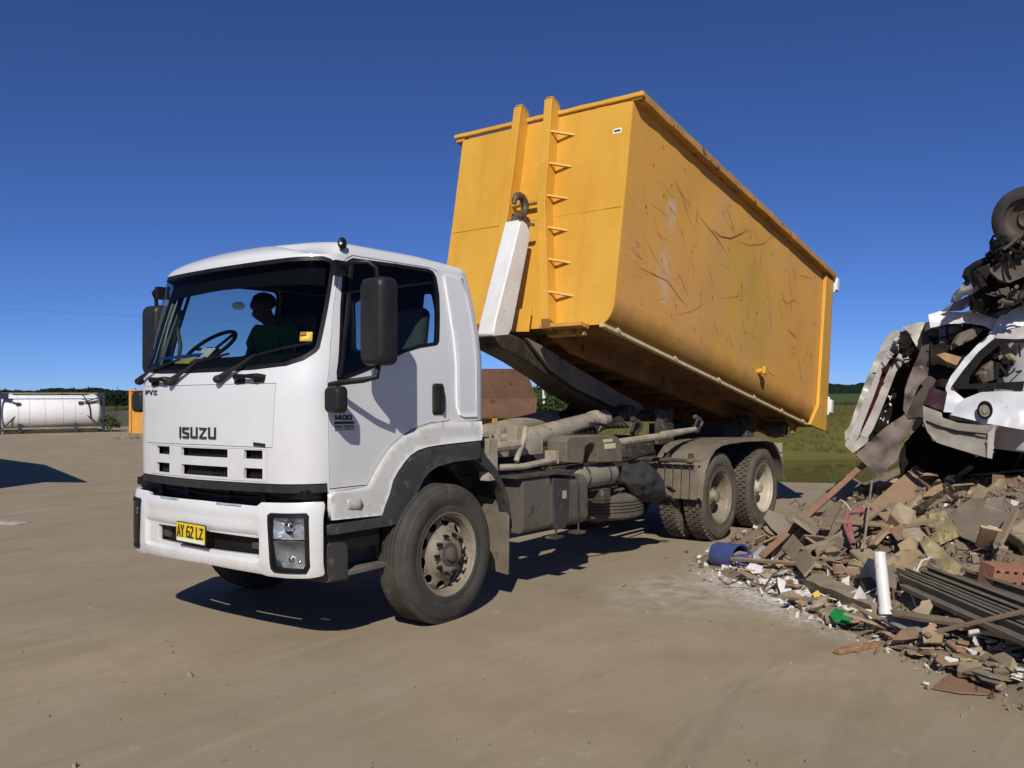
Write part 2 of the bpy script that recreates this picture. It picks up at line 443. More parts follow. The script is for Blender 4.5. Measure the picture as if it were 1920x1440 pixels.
# pond between the yard and the grass bank
WATER = bpy.data.materials.new('pond_water'); WATER.use_nodes = True
bs = WATER.node_tree.nodes['Principled BSDF']; bs.inputs['Base Color'].default_value = (.022, .027, .010, 1); bs.inputs['Roughness'].default_value = .05
bs.inputs['Specular IOR Level'].default_value = .35
nz_ = WATER.node_tree.nodes.new('ShaderNodeTexNoise'); nz_.inputs['Scale'].default_value = 5
bp_ = WATER.node_tree.nodes.new('ShaderNodeBump'); bp_.inputs['Strength'].default_value = .06; bp_.inputs['Distance'].default_value = .02
WATER.node_tree.links.new(nz_.outputs[0], bp_.inputs['Height']); WATER.node_tree.links.new(bp_.outputs[0], bs.inputs['Normal'])
mb = MB()
pl = [view_pt(14, 2.6, -.40), view_pt(14, 14, -.40), view_pt(20, 22, -.40), view_pt(30.2, 22, -.40), view_pt(30.6, 12, -.40), view_pt(30.2, 7, -.40), view_pt(26, 4.6, -.40), view_pt(20, 3.2, -.40)]
mb.v = pl; mb.f = [list(t) for t in tessellate_polygon([pl])]
tag(obj('pond_water', mb, WATER, smooth=0), kind='structure')

# low grass bank behind the pond, rising a little, with tufts
def bank_h(d, lat):
    e = 30.4+.5*math.sin(lat*.5); t = max(0, min(1, (d-e)/5.5)); return -.42 + t*(2-t)*1.45 + .12*noise.noise((d*.25, lat*.25, 0))*max(0, min(1, (d-e)/4))
mb = MB(); nd, nl = 48, 60
for i in range(nd):
    for j in range(nl):
        d = 29.5+ (i/(nd-1))**1.5*72; l = -8+ (6+d*.75)*1.0*j/(nl-1)*1.35
        mb.v.append(view_pt(d, l, bank_h(d, l)-.02))
for i in range(nd-1):
    for j in range(nl-1): a = i*nl+j; mb.f.append([a, a+1, a+nl+1, a+nl])
tag(obj('grass_bank', mb, GRASS, smooth=60), kind='structure')

def blades(name, spots, h, w, m, n_per=5, seed=1):
    rnd = random.Random(seed); mb = MB()
    for p in spots:
        for k in range(n_per):
            a = rnd.uniform(0, 2*PI); hh = h*rnd.uniform(.5, 1.15); q = p+Vector((rnd.gauss(0, w*2), rnd.gauss(0, w*2), 0))
            dx = Vector((math.cos(a), math.sin(a), 0))*w*.5; tip = q+Vector((rnd.gauss(0, .22), rnd.gauss(0, .22), 1))*hh
            mb.add([q-dx, q+dx, tip], [(0, 1, 2)])
    return obj(name, mb, m, smooth=0, fix=False)
rnd = random.Random(4)
sp = []
for i in range(5200):
    d = 30.6+rnd.random()**2.4*60; l = rnd.uniform(-6, 4+d*.62); sp.append(view_pt(d, l, bank_h(d, l)-.03))
BLADE = mat('dry_olive_grass_blades', (.11, .105, .028), (.15, .125, .04), .3, .95, spots=(.09, .09, .025), sscale=.8, samt=.5, spec=.1)
tag(blades('bank_grass', sp, .13, .035, BLADE, 9), 'olive grass covering the bank beyond the pond', 'grass', kind='stuff')
sp = []
for i in range(3600):
    d = rnd.uniform(98, 112); l = rnd.uniform(-45, 80); sp.append(view_pt(d, l, -.5))
REED = mat('brown_reeds', (.045, .036, .018), (.07, .052, .024), .2, .95, spots=(.035, .035, .015), sscale=.6, samt=.5, spec=.1)
tag(blades('reed_bed', sp, 1.75, .5, REED, 5), 'dark brown reeds in a band between the bank and the green field', 'reeds', kind='stuff')

# wooded ridge far off
def ridge(name, d0, d1, a0, a1, hf, m, step=.12, cols=26):
    mb = MB(); na = int((a1-a0)/step)
    for i in range(na+1):
        a = math.radians(a0+(a1-a0)*i/na)
        for j in range(cols):
            t = j/(cols-1); d = d0+(d1-d0)*t
            z = 4+hf(math.degrees(a))*math.sin(min(1, t*1.15)*PI/2)**.8
            x = d*math.sin(a); y = d*math.cos(a)
            z += (noise.noise((x*.09, y*.09, 2))*2.2+noise.noise((x*.3, y*.3, 9))*1.3)*(1 if j else .3)
            mb.v.append(view_pt(y, x, z))
    for i in range(na):
        for j in range(cols-1): a = i*cols+j; mb.f.append([a, a+1, a+cols+1, a+cols])
    return obj(name, mb, m, smooth=0, fix=False)
tag(ridge('wooded_hill', 660, 900, -50, 50, lambda a: 9.5+3.5*math.exp(-((a-19.0)/1.6)**2)+1.2*math.sin(a*.9)+.6*math.sin(a*2.7), HILLM), kind='structure')

# dark wood at left and scattered far trees: many leaf-sized faces in clumps
LEAF_D = mat('dark_wood_leaves', (.012, .020, .011), (.025, .036, .017), .15, .9, spots=(.04, .05, .022), sscale=.4, samt=.4, spec=.1)
LEAF_G = mat('bush_leaves', (.035, .058, .016), (.055, .075, .024), .9, .8, spots=(.03, .055, .012), sscale=2, samt=.5, spec=.2)
BARK = mat('bark', (.08, .06, .04), (.13, .1, .07), 4, .9, bump=.4)
def leaves(mb, c, r, n, s, rnd):
    for k in range(n):
        d = Vector((rnd.gauss(0, 1), rnd.gauss(0, 1), rnd.gauss(0, 1))).normalized()*rnd.random()**.45
        p = Vector(c)+Vector((d.x*r[0], d.y*r[1], d.z*r[2]))
        a = Vector((rnd.gauss(0, 1), rnd.gauss(0, 1), rnd.gauss(0, 1))).normalized()*s*rnd.uniform(.6, 1.3)
        b = a.cross(Vector((rnd.gauss(0, 1), rnd.gauss(0, 1), rnd.gauss(0, 1)))).normalized()*s*.6
        mb.add([p-a, p-b, p+a, p+b], [(0, 1, 2, 3)])
rnd = random.Random(11); mb = MB()
for i in range(150):
    d = rnd.uniform(215, 260); l = d*rnd.uniform(-.75, -.30)
    h = rnd.uniform(2.6, 4.6); c = view_pt(d, l, 1.2+h*.45)
    leaves(mb, c, (h*.75, h*.75, h*.62), 130, .45, rnd)
tag(obj('distant_wood', mb, LEAF_D, smooth=0, fix=False), 'dark green wood on the skyline behind the white tank container', 'wood', kind='stuff')
# ---------------------------------------------------------------- the truck
TRUCK = thing('hook_lift_truck', (2.6, 1.2, 0), 'white three-axle hook lift truck with its arm raised under the big yellow bin', 'truck')

def cab_p(T,z):
    """cab skin: T runs round the section from the front centre line, z up"""
    sg=-1 if T>=0 else 1   # +T = near side (low Y)
    a=abs(T)
    hw=1.045-(.10*((z-1.9)/.75)**1.4 if z>1.9 else 0)
    if z<1.75: xf=-1.34
    else: xf=-1.34+.03*min(1,(z-1.75)/.13)+max(0,z-1.88)*.165
    rc=.27; b=.06; xr=.64-(.06*((z-1.9)/.7)**2 if z>1.9 else 0); rr=.16
    yc=hw-rc; xa=xf+b
    ph0=math.atan2(2*b,yc)*1.0
    if a<=.81:
        s=a/.81; y=yc*s; x=xf+b*s*s
    elif a<=1.22:
        ph=(a-.81)/.41
        # arc with tangent continuity approx: superposition
        th=ph*math.pi/2
        y=yc+rc*math.sin(th); x=xa+rc*(1-math.cos(th))+.035*math.sin(th*2)*0.6
    elif a<=2.72:
        y=hw; x0=xa+rc; x=x0+(xr-rr-x0)*(a-1.22)/1.5
    elif a<=2.92:
        th=(a-2.72)/.2*math.pi/2
        y=hw-rr+rr*math.cos(th); x=xr-rr+rr*math.sin(th)
    else:
        y=(hw-rr)*(1-(a-2.92)/.98); x=xr
    return (x,1.175+sg*y,z)
def bump_p(T,z):
    sg=-1 if T>=0 else 1
    a=abs(T); hw=1.08; rc=.22; b=.07; xf=-1.38+ (.03*((.62-z)/.14)**2 if z<.62 else 0) + (.02*((z-.85)/.12)**2 if z>.85 else 0)
    yc=hw-rc; xa=xf+b
    if a<=.88: s=a/.88; y=yc*s; x=xf+b*s*s
    elif a<=1.22:
        th=(a-.88)/.34*math.pi/2; y=yc+rc*math.sin(th); x=xa+rc*(1-math.cos(th))+.02*math.sin(2*th)
    else: y=hw; x=xa+rc+(a-1.22)
    return (x,1.175+sg*y,z)
def skin(fn, off=0):
    """surface function pushed outwards by off"""
    def g(T, z):
        if not off: return Vector(fn(T, z))
        e = 1e-3; p = Vector(fn(T, z)); a = Vector(fn(T+e, z))-Vector(fn(T-e, z)); b = Vector(fn(T, z+e))-Vector(fn(T, z-e))
        n = a.cross(b).normalized()
        return p+n*off
    return g
def patch(name, outer, holes, m, parent, fn=cab_p, off=0, thick=.015, sx=.045, sz=.07, smooth=40, bevel=0):
    g = skin(fn, off); P, T = cdt(outer, holes, sx, sz)
    mb = MB(); mb.v = [g(*p) for p in P]; mb.f = [list(t) for t in T]
    # outward winding
    for f in mb.f:
        a, b, c = (mb.v[i] for i in f); nn = (b-a).cross(c-a)
        u = sum(P[i][0] for i in f)/3; w = sum(P[i][1] for i in f)/3
        out = skin(fn, .01)(u, w)-skin(fn, 0)(u, w)
        if nn.dot(out) < 0: f.reverse()
    o = obj(name, mb, m, parent, smooth=smooth, fix=False)
    if thick: solid(o, thick, split=not bevel)
    if bevel:
        md = o.modifiers.new('bevel', 'BEVEL'); md.width = bevel; md.segments = 2; md.limit_method = 'ANGLE'; md.angle_limit = math.radians(60)
    return o

WS = [(.262,1.849),(.592,1.855),(.871,1.874),(.98,1.91),(1.05,1.96),(1.073,1.99),(1.091,2.093),(1.125,2.305),(1.161,2.55),(1.155,2.585),(1.134,2.607),(1.077,2.622),(.817,2.614),(.255,2.608)]
WS = WS+[(-x, y) for x, y in reversed(WS)]
WIN = [(1.346,2.630),(1.885,2.642),(2.255,2.644),(2.31,2.632),(2.34,2.59),(2.335,2.457),(2.262,2.095),(2.245,2.072),(2.215,2.062),(2.036,2.036),(1.879,1.996),(1.757,1.95),(1.498,1.851),(1.269,1.778),(1.245,1.79),(1.232,1.836),(1.222,2.276),(1.238,2.48),(1.262,2.565),(1.30,2.612)]
DOOR = [(1.346,2.652),(1.888,2.655),(2.30,2.657),(2.365,2.64),(2.395,2.59),(2.39,2.462),(2.372,2.06),(2.382,1.762),(2.388,1.495),(2.361,1.489),(2.173,1.48),(2.01,1.447),(1.871,1.397),(1.753,1.33),(1.654,1.241),(1.582,1.153),(1.518,1.066),(1.358,1.056),(1.188,1.053),(1.178,1.321),(1.175,1.65),(1.160,1.85),(1.150,1.99),(1.160,2.271),(1.190,2.471),(1.232,2.576),(1.282,2.625)]
HOOD = [(.823,1.764),(0,1.765),(-.823,1.764),(-.793,1.337),(0,1.342),(.793,1.337)]
FRONT_LOW = [(.793,1.331),(0,1.336),(-.793,1.331),(-.79,1.325)]
BODY = [(-1.165,1.105),(0,1.10),(1.165,1.105),(1.172,1.045),(1.188,1.045),(1.518,1.058),(1.59,1.15),(1.66,1.235),(1.755,1.322),(1.875,1.39),(2.01,1.439),(2.173,1.472),(2.39,1.482),(2.92,1.487),(3.9,1.487),(3.9,2.66),(1.28,2.66),(1.16,2.647),(1.05,2.635),(-1.05,2.635),(-1.16,2.647),(-1.28,2.66),(-3.9,2.66),(-3.9,1.487),(-2.92,1.487),(-2.39,1.482),(-2.173,1.472),(-2.01,1.439),(-1.875,1.39),(-1.755,1.322),(-1.66,1.235),(-1.59,1.15),(-1.518,1.058),(-1.188,1.045),(-1.172,1.045)]
DOORH = [(x, max(y, 1.066)) if y < 1.07 else (x, y) for x, y in shrink(DOOR, 0)]
SLOTS = [(-.215,.355,1.262,1.320),(.525,.705,1.262,1.320),(-.60,-.385,1.262,1.320),(-.21,.355,1.130,1.200),(.525,.705,1.130,1.200),(-.60,-.385,1.130,1.200)]
slot_loops = [[(a,c),(b,c),(b,d),(a,d)] for a,b,c,d in SLOTS]
GRILLE = [(-.69,1.112),(.745,1.112),(.745,1.328),(-.69,1.328)]

# cab shell with roof rings
REARW = rounded(3.29, 3.84, 2.10, 2.56, .05)
holes = [WS, shrink(DOORH, -.004), mirror(shrink(DOORH, -.004)), HOOD, GRILLE, REARW, mirror(REARW)]
body = patch('cab_body', BODY, holes, W_PAINT, TRUCK, thick=.02, sx=.05, sz=.08)
mb = MB(); Ts = []
t = -3.9
while t < 3.899: Ts.append(t); t += .0325*1.0
Ts.append(3.9)
def roof_p(T, k):
    """k 0..1 from the gutter to the middle of the roof"""
    z0 = 2.635+.025*max(0, min(1, (abs(T)-1.05)/.23))
    x, y, z = cab_p(T, z0); xm = max(-.80, min(.22, x))
    prof = [(0, 0), (.012, .035), (.04, .066), (.09, .088), (.16, .10), (.35, .118), (.7, .135), (1, .14)]
    u, h = prof[k]; cx = xm; cy = 1.175
    fr_ = max(0, min(1, (1.32-abs(T))/.25)); fr_ = fr_*fr_*(3-2*fr_); co_ = 1+1.6*math.exp(-((abs(T)-1.10)/.15)**2)
    pf = [(0, 0), (.02, .014), (.06, .034), (.13, .056), (.24, .082), (.42, .112), (.72, .145), (1, .165)][k]
    u = u+(min(1, pf[0]*co_)-u)*fr_; h = h+(pf[1]-h)*fr_
    back = max(0, min(1, (x+.05)/.55))
    zz = z0+h*(1-.35*back) - (.06*u*(1-u)*4 if False else 0)
    # inset in metres near the edge, then converge on the ridge line
    d = Vector((cx-x, cy-y)); L = d.length
    q = Vector((x, y))+d*u
    return Vector((q.x, q.y, zz))
K = 8
for T in Ts:
    for k in range(K): mb.v.append(roof_p(T, k))
for i in range(len(Ts)-1):
    for k in range(K-1): a = i*K+k; mb.f.append([a, a+K, a+K+1, a+1])
roof = obj('cab_roof', mb, W_PAINT, TRUCK, smooth=50)
# dark lining just inside the shell (holes for the glass)
patch('cab_lining', shrink(BODY, .03), [shrink(WS, -.02), shrink(WIN, -.01), mirror(shrink(WIN, -.01)), shrink(REARW, -.01), mirror(shrink(REARW, -.01))], DARK_IN, TRUCK, off=-.05, thick=.01, sx=.12, sz=.15)
obj('headlining', MB().box((-.22, 1.175, 2.632), (1.28, 1.62, .02)), DARK_IN, TRUCK)
obj('cab_floor', MB().box((-.3, 1.2, 1.38), (1.7, 2.0, .06)), DARK_IN, TRUCK)

for q in (REARW, mirror(REARW)):
    rw = patch('rear_window', shrink(q, -.006), [], SGLASS, TRUCK, off=-.012, thick=0, sx=.15, sz=.15)
    patch('rear_window_rubber', shrink(q, -.012), [shrink(q, .012)], BLK, rw, off=.004, thick=.01, sx=.1, sz=.1)
# hood panel and its marks
hood = patch('front_panel', shrink(HOOD, .004), [], W_PAINT, TRUCK, thick=.02)
def stroke(mb, pts, w, T0, z0, S, off, fn=cab_p, th=.006):
    """a flat ribbon letter stroke laid on the skin and given thickness"""
    g0 = skin(fn, off); g1 = skin(fn, off+th)
    n = len(pts); L = []; Rr = []
    for i in range(n):
        a = Vector(pts[max(0, i-1)]); b = Vector(pts[min(n-1, i+1)]); p = Vector(pts[i])
        if 0 < i < n-1:
            d1 = (p-a).normalized(); d2 = (b-p).normalized(); m = (d1+d2).normalized(); nn = Vector((-m.y, m.x)); k = 1/max(.5, nn.dot(Vector((-d1.y, d1.x))))
        else:
            d = (b-a).normalized(); nn = Vector((-d.y, d.x)); k = 1
        L.append(p+nn*w*.5*k); Rr.append(p-nn*w*.5*k)
    vs = []
    for q in L+Rr: vs.append(g0(T0+q.x*S, z0+q.y*S))
    for q in L+Rr: vs.append(g1(T0+q.x*S, z0+q.y*S))
    fs = []; N2 = 2*n
    for i in range(n-1):
        fs += [(i, i+1, n+i+1, n+i), (N2+i, N2+n+i, N2+n+i+1, N2+i+1), (i, N2+i, N2+i+1, i+1), (n+i, n+i+1, N2+n+i+1, N2+n+i)]
    fs += [(0, n, N2+n, N2), (n-1, N2+n-1, N2+2*n-1, 2*n-1)]
    mb.add(vs, fs)
GLY = {'I': ([[(.1,0),(.1,1)]], .32), 'S': ([[(.95,.88),(.12,.88),(.12,.55),(.88,.42),(.88,.12),(.05,.12)]], 1.12), 'U': ([[(.12,1),(.12,.14),(.88,.14),(.88,1)]], 1.12),
       'Z': ([[(.05,.88),(.9,.88),(.1,.12),(.95,.12)]], 1.12), 'F': ([[(.1,0),(.1,1)],[(.1,.9),(.85,.9)],[(.1,.5),(.7,.5)]], 1.0), 'V': ([[(.05,1),(.45,.05),(.85,1)]], 1.0),
       '1': ([[(.1,.75),(.3,.95),(.3,0)]], .55), '4': ([[(.65,0),(.65,1),(.05,.32),(.95,.32)]], 1.1), '0': ([[(.12,.15),(.12,.85),(.35,.94),(.65,.94),(.88,.85),(.88,.15),(.65,.06),(.35,.06),(.12,.15)]], 1.12),
       'A': ([[(.05,0),(.45,1),(.85,0)],[(.2,.32),(.7,.32)]], 1.02), 'Y': ([[(.05,1),(.45,.5),(.85,1)],[(.45,.5),(.45,0)]], 1.0), '6': ([[(.8,.92),(.35,.92),(.12,.7),(.12,.1),(.85,.1),(.85,.52),(.12,.52)]], 1.05),
       '2': ([[(.1,.8),(.25,.93),(.7,.93),(.85,.75),(.1,.08),(.9,.08)]], 1.05), 'L': ([[(.12,1),(.12,.08),(.8,.08)]], .95), ' ': ([], .6)}
def word(name, s, T0, z0, h, wx, w, m, parent, off=.003, fn=cab_p, slant=0, gap=0, th=.006):
    mb = MB(); x = 0
    for ch in s:
        st, adv = GLY[ch]
        for pts in st: stroke(mb, [((x+p[0])*wx/1.0+slant*p[1], p[1]) for p in pts], w, T0, z0, h, off, fn, th)
        x += adv+gap
    return obj(name, mb, m, parent, smooth=0)
INK_E = mat('dark_chrome_letters', (.035, .035, .038), None, 4, .35, metal=.4)
word('maker_lettering', 'ISUZU', -.23, 1.384, .083, 1.09, .17, INK_E, hood, th=.008, gap=.10)
word('model_lettering', 'FVZ', -.80, 1.700, .034, 2.1, .2, INK, hood)
mb = MB(); stroke(mb, [(0,0),(.108,-.008)], .022, .622, 1.362, 1, .003); obj('badge', mb, INK, hood, smooth=0)

# grille: white lattice over a dark core
gr = patch('grille', shrink(GRILLE, .002), slot_loops, W_PAINT, TRUCK, thick=.022, sx=.06, sz=.05, off=.004)
patch('grille_core', shrink(GRILLE, .01), [], BLK, gr, off=-.06, thick=.01)
for a, b, c, d in SLOTS:
    mb = MB(); k = int((b-a)/.03)
    for i in range(1, k): mb.beam(skin(cab_p, -.045)(a+(b-a)*i/k, c), skin(cab_p, -.045)(a+(b-a)*i/k, d), .006, .012, (1, 0, 0))
    mb.beam(skin(cab_p, -.048)(a+.01, (c+d)/2), skin(cab_p, -.048)(b-.01, (c+d)/2), .006, .008, (0, 0, 1))
    obj('grille_fins', mb, BLK_D, gr, smooth=0)
# black band under the white nose and the dark gap over the bumper
patch('lower_band', [(-1.178,1.045),(0,1.04),(1.178,1.045),(1.178,1.098),(0,1.094),(-1.178,1.098)], [], BLK_D, TRUCK, off=-.006, thick=.02)
mb = MB().box((-.95, 1.2, .90), (.45, 2.0, .34)).box((-1.05, 1.2, 1.03), (.3, 2.02, .06))
for y in (.6, 1.0, 1.5, 1.85): mb.box((-1.19, y, .99), (.06, .05, .07))
mb.tube([(-1.2, .5, 1.0), (-1.22, 1.1, .985), (-1.2, 1.8, 1.0)], .012)
obj('front_bracket', mb, BLK, TRUCK, bevel=.01)

# windscreen, its black rubber surround
ws = patch('windscreen', shrink(WS, .012), [], GLASS, TRUCK, off=-.004, thick=0, sx=.06, sz=.08)
INNER = shrink(WS, .030)
patch('windscreen_surround', shrink(WS, .002), [INNER], BLK, ws, off=.001, thick=.012, sx=.05, sz=.06)
mb = MB(); P, T = cdt(rounded(.946, 1.022, 2.036, 2.098, .004), [], .05, .05)
def decal(name, outer, m, parent, off=.004, fn=cab_p, th=.002):
    P, T = cdt(outer, [], .04, .04); g = skin(fn, off); mb = MB(); mb.v = [g(*p) for p in P]; mb.f = [list(t) for t in T]
    o = obj(name, mb, m, parent, smooth=30); solid(o, th, 1, False); return o
YEL_ST = mat('yellow_sticker', (.75, .55, .08), None, 4, .5); BRN_ST = mat('brown_sticker', (.3, .12, .03), None, 4, .5); GRN_ST = mat('green_sticker', (.12, .42, .3), (.35, .6, .5), 60, .5)
decal('yellow_sticker', rounded(.946, 1.022, 2.036, 2.098, .004), YEL_ST, ws)
decal('yellow_sticker', rounded(.948, .985, 2.070, 2.096, .003), BRN_ST, ws, off=.007)
decal('green_sticker', rounded(-1.09, -1.03, 2.50, 2.565, .004), GRN_ST, ws)
# sun visor shade strip inside the top of the screen
patch('visor_band', [(-1.1,2.44),(0,2.46),(1.1,2.44),(1.12,2.60),(0,2.60),(-1.12,2.60)], [], DARK_IN, TRUCK, off=-.06, thick=.012, sx=.1, sz=.1)

def door(side):
    s = (lambda p: p) if side > 0 else mirror
    d = patch('door', s(shrink(DOORH, .003)), [s(WIN)], W_PAINT, TRUCK, thick=.03, sx=.05, sz=.07)
    win_in = shrink(WIN, .022)
    patch('window_rubber', s(shrink(WIN, -.004)), [s(win_in)], BLK, d, off=.003, thick=.02, sx=.08, sz=.08)
    gl = [p for p in shrink(WIN, .02)]
    patch('window', s(gl), [], SGLASS, d, off=-.008, thick=0, sx=.1, sz=.1)
    # quarter light bar at the front of the window
    mb = MB(); g = skin(cab_p, .001)
    if side > 0:
        mb.tube([g(1.262*side, 1.80), g(1.285*side, 2.2), g(1.33*side, 2.60)], .018, 6)
    else: mb.tube([g(1.262*side, 1.80), g(1.285*side, 2.2), g(1.33*side, 2.60)], .014, 6)
    obj('window_bar', mb, BLK, d)
    h = decal('door_handle', s(rounded(2.187, 2.312, 1.535, 1.772, .025)), BLK_D, d, th=.012)
    mb = MB(); g = skin(cab_p, .022)
    mb.tube([g(2.275*side, 1.74), g(2.285*side, 1.66), g(2.28*side, 1.56)], .016, 8); obj('handle_grip', mb, BLK, d)
    return d
dn = door(1); df = door(-1)
OVALM = bpy.data.materials.new('pale_green_sticker'); OVALM.use_nodes = True
b_ = OVALM.node_tree.nodes['Principled BSDF']; tr_ = OVALM.node_tree.nodes.new('ShaderNodeBsdfTranslucent'); tr_.inputs[0].default_value = (.85, .95, .85, 1)
OVALM.node_tree.links.new(tr_.outputs[0], OVALM.node_tree.nodes['Material Output'].inputs[0])
OVAL = [(-1.87+.075*math.cos(2*PI*k/20), 2.475+.036*math.sin(2*PI*k/20)) for k in range(20)]
decal('oval_sticker', OVAL, OVALM, df, off=-.004)
word('model_number', '1400', 1.224, 1.516, .032, 1.28, .22, INK, dn)
decal('number_strip', rounded(1.226, 1.402, 1.489, 1.505, .002), INK, dn)
for a, b in ((1.228, 1.292), (1.302, 1.352), (1.354, 1.401)):
    decal('spec_label', rounded(a, b, 1.447, 1.480, .003), mat('grey_label', (.18, .18, .19), (.4, .4, .42), 90, .5), dn)

# white arch trim, dark arch guard and sill, both sides
ARCH = [(1.18,.862),(1.644,.847),(1.665,.90),(1.718,.992),(1.752,1.083),(1.80,1.14),(1.87,1.206),(1.93,1.25),(2.009,1.283),(2.11,1.301),(2.227,1.31),(2.417,1.317),(2.74,1.327),(2.752,1.40),(2.74,1.478),(2.392,1.482),(2.173,1.470),(2.01,1.437),(1.875,1.388),(1.757,1.32),(1.662,1.232),(1.592,1.147),(1.522,1.056),(1.358,1.048),(1.182,1.045)]
GUARD = [(1.62,.835),(1.66,.885),(1.724,.985),(1.758,1.075),(1.806,1.132),(1.875,1.197),(1.935,1.24),(2.012,1.273),(2.113,1.291),(2.23,1.30),(2.42,1.307),(2.735,1.317),(2.735,1.18),(2.42,1.175),(2.227,1.15),(2.14,1.115),(2.076,1.07),(2.02,.99),(1.965,.90),(1.915,.83),(1.872,.77),(1.845,.765),(1.16,.765),(1.155,.832)]
for sd in (1, -1):
    s = (lambda p: p) if sd > 0 else mirror
    a = patch('arch_trim', s(ARCH), [], W_TRIM, TRUCK, off=.022, thick=.04, sx=.04, sz=.05, bevel=.012)
    # side repeater lamp
    ind = [(1.321,.987),(1.441,.982),(1.47,.93),(1.45,.90),(1.32,.918)]
    decal('side_lamp', s(ind), ORANGE, a, off=.023, th=.025)
    patch('arch_guard', s(GUARD), [], GREY_GUARD, TRUCK, off=.016, thick=.22, sx=.05, sz=.05, bevel=.006)
    # inner wheel arch and rear quarter of the guard, round the tyre
    y0 = .34 if sd > 0 else 2.06; y1 = .62 if sd > 0 else 1.78
    mb = MB(); prof = []
    for k in range(27):
        th = math.radians(165-175*k/26); prof.append((.02+.70*math.cos(th), .50+.68*math.sin(th)+(.0 if k < 14 else 0)))
    vs = []
    for r_, yy in ((0, y0), (0, y1), (.025, y1), (.025, y0)):
        for (x, z) in prof:
            d = Vector((x-.02, z-.5)).normalized()*r_; vs.append((x+d.x, yy, z+d.y))
    n = len(prof); fs = []
    for i in range(n-1):
        for j in range(4): a1 = j*n+i; b1 = ((j+1) % 4)*n+i; fs.append((a1, a1+1, b1+1, b1))
    fs += [(0, n, 2*n, 3*n), (n-1, 4*n-1, 3*n-1, 2*n-1)]
    mb.add(vs, fs); obj('wheel_arch_liner', mb, BLK, TRUCK)
    # rear outer wing plate sweeping down behind the wheel
    yo = .14 if sd > 0 else 2.26
    mb = MB(); wing = [(.48,1.30),(.56,1.26),(.60,1.20),(.74,1.08),(.84,.94),(.90,.80),(.925,.66),(.90,.66),(.86,.80),(.79,.93),(.68,1.04),(.55,1.12),(.46,1.16)]
    mb.extrude([(x, yo, z) for x, z in wing], (0, .10*sd, 0)); obj('wing_plate', mb, GREY_GUARD, TRUCK, bevel=.006)
    # mud flap behind the front wheel
    mb = MB()
    fl = [(.905, yo, .68), (.905, yo+.05*sd, .80), (.905, yo+.34*sd, .84), (.905, yo+.36*sd, .70), (.89, yo+.36*sd, .24), (.885, yo-.005*sd, .20)]
    mb.extrude(fl, (-.02, 0, 0)); obj('mud_flap', mb, MUD, TRUCK, bevel=.004)
    # step well under the door
    mb = MB(); mb.box((-.83, 1.2-sd*1.0, .70), (.5, .10, .12)); obj('step_backing', mb, BLK, TRUCK)
    mb = MB(); ys = 1.2-sd*1.06
    mb.extrude([(-1.07, ys, .69), (-1.04, ys, .71), (-.90, ys, .70), (-.87, ys, .67), (-.87, ys, .44), (-1.07, ys, .45)], (0, sd*.28, 0))
    obj('step_box', mb, GREY_GUARD, TRUCK, bevel=.012)
    mb = MB(); mb.extrude([(-.87, ys, .47), (-.44, ys+sd*.02, .47), (-.44, ys+sd*.24, .47), (-.87, ys+sd*.28, .46)], (0, 0, .035))
    mb.extrude([(-.72, ys+sd*.20, .49), (-.42, ys+sd*.20, .50), (-.47, ys+sd*.20, .74), (-.52, ys+sd*.20, .72), (-.60, ys+sd*.20, .60), (-.86, ys+sd*.20, .58), (-.86, ys+sd*.20, .49)], (0, sd*.02, 0))
    obj('step_tread', mb, mat('dusty_step', (.10, .09, .075), (.16, .14, .11), 8, .8, bump=.2), TRUCK, bevel=.005)
    # fairing ridge behind the door
    RIDGE = [(2.52,1.55),(2.60,1.53),(2.73,1.53),(2.73,2.60),(2.56,2.62),(2.47,2.60)]
    mb = None
    patch('fairing_panel', s([(2.46,1.60),(2.50,1.53),(2.54,1.515),(2.70,1.515),(2.70,2.61),(2.53,2.63),(2.44,2.61),(2.43,2.4)]), [], W_PAINT, TRUCK, off=.014, thick=.02, sx=.04, sz=.08, bevel=.012)

# bumper
SLOTB = [(-.545,.745),(-.20,.75),(.24,.748),(.674,.742),(.674,.628),(.24,.626),(-.20,.628),(-.545,.632)]
BEZ = [(.781,.903),(.801,.915),(1.053,.92),(1.071,.90),(1.079,.58),(1.049,.537),(.832,.539),(.808,.559)]
BUMP = [(-1.165,.985),(-1.08,.985),(-.70,.98),(-.664,.955),(-.3,.957),(.1,.96),(.664,.955),(.70,.98),(1.08,.992),(1.155,.99),(1.172,.97),(1.178,.95),(1.178,.54),(1.172,.522),(1.155,.512),(1.06,.502),(.76,.502),(.70,.512),(.1,.528),(-.70,.512),(-.76,.502),(-1.06,.502),(-1.155,.512),(-1.172,.522),(-1.178,.54),(-1.178,.95)]
def recess(T, z):
    """bumper skin with the shallow central recess pressed into it"""
    p = Vector(bump_p(T, z)); k = max(0, min(1, (.70-abs(T))/.03))*max(0, min(1, (.90-z)/.03 if z > .8 else (z-.56)/.03))
    kk = max(0, min(1, (.70-abs(T))/.03))*(max(0, min(1, (.785-z)/.02)) if z > .7 else max(0, min(1, (z-.585)/.02)))
    return p+Vector((.022*kk+.008*k, 0, 0))
bump = patch('bumper', BUMP, [SLOTB, shrink(BEZ, -.003), mirror(shrink(BEZ, -.003))], W_BUMP, TRUCK, fn=recess, thick=.035, sx=.03, sz=.022, smooth=30, bevel=.008)
patch('slot_backing', [(-.58,.61),(.71,.61),(.71,.77),(-.58,.77)], [], BLK, bump, fn=bump_p, off=-.10, thick=.01)
obj('slot_bracket', MB().box((-1.26, .60, .68), (.03, .10, .05)), CHASSIS, bump, bevel=.01); obj('slot_bracket', MB().box((-1.26, 1.68, .69), (.03, .14, .09)), CHASSIS, bump, bevel=.01)
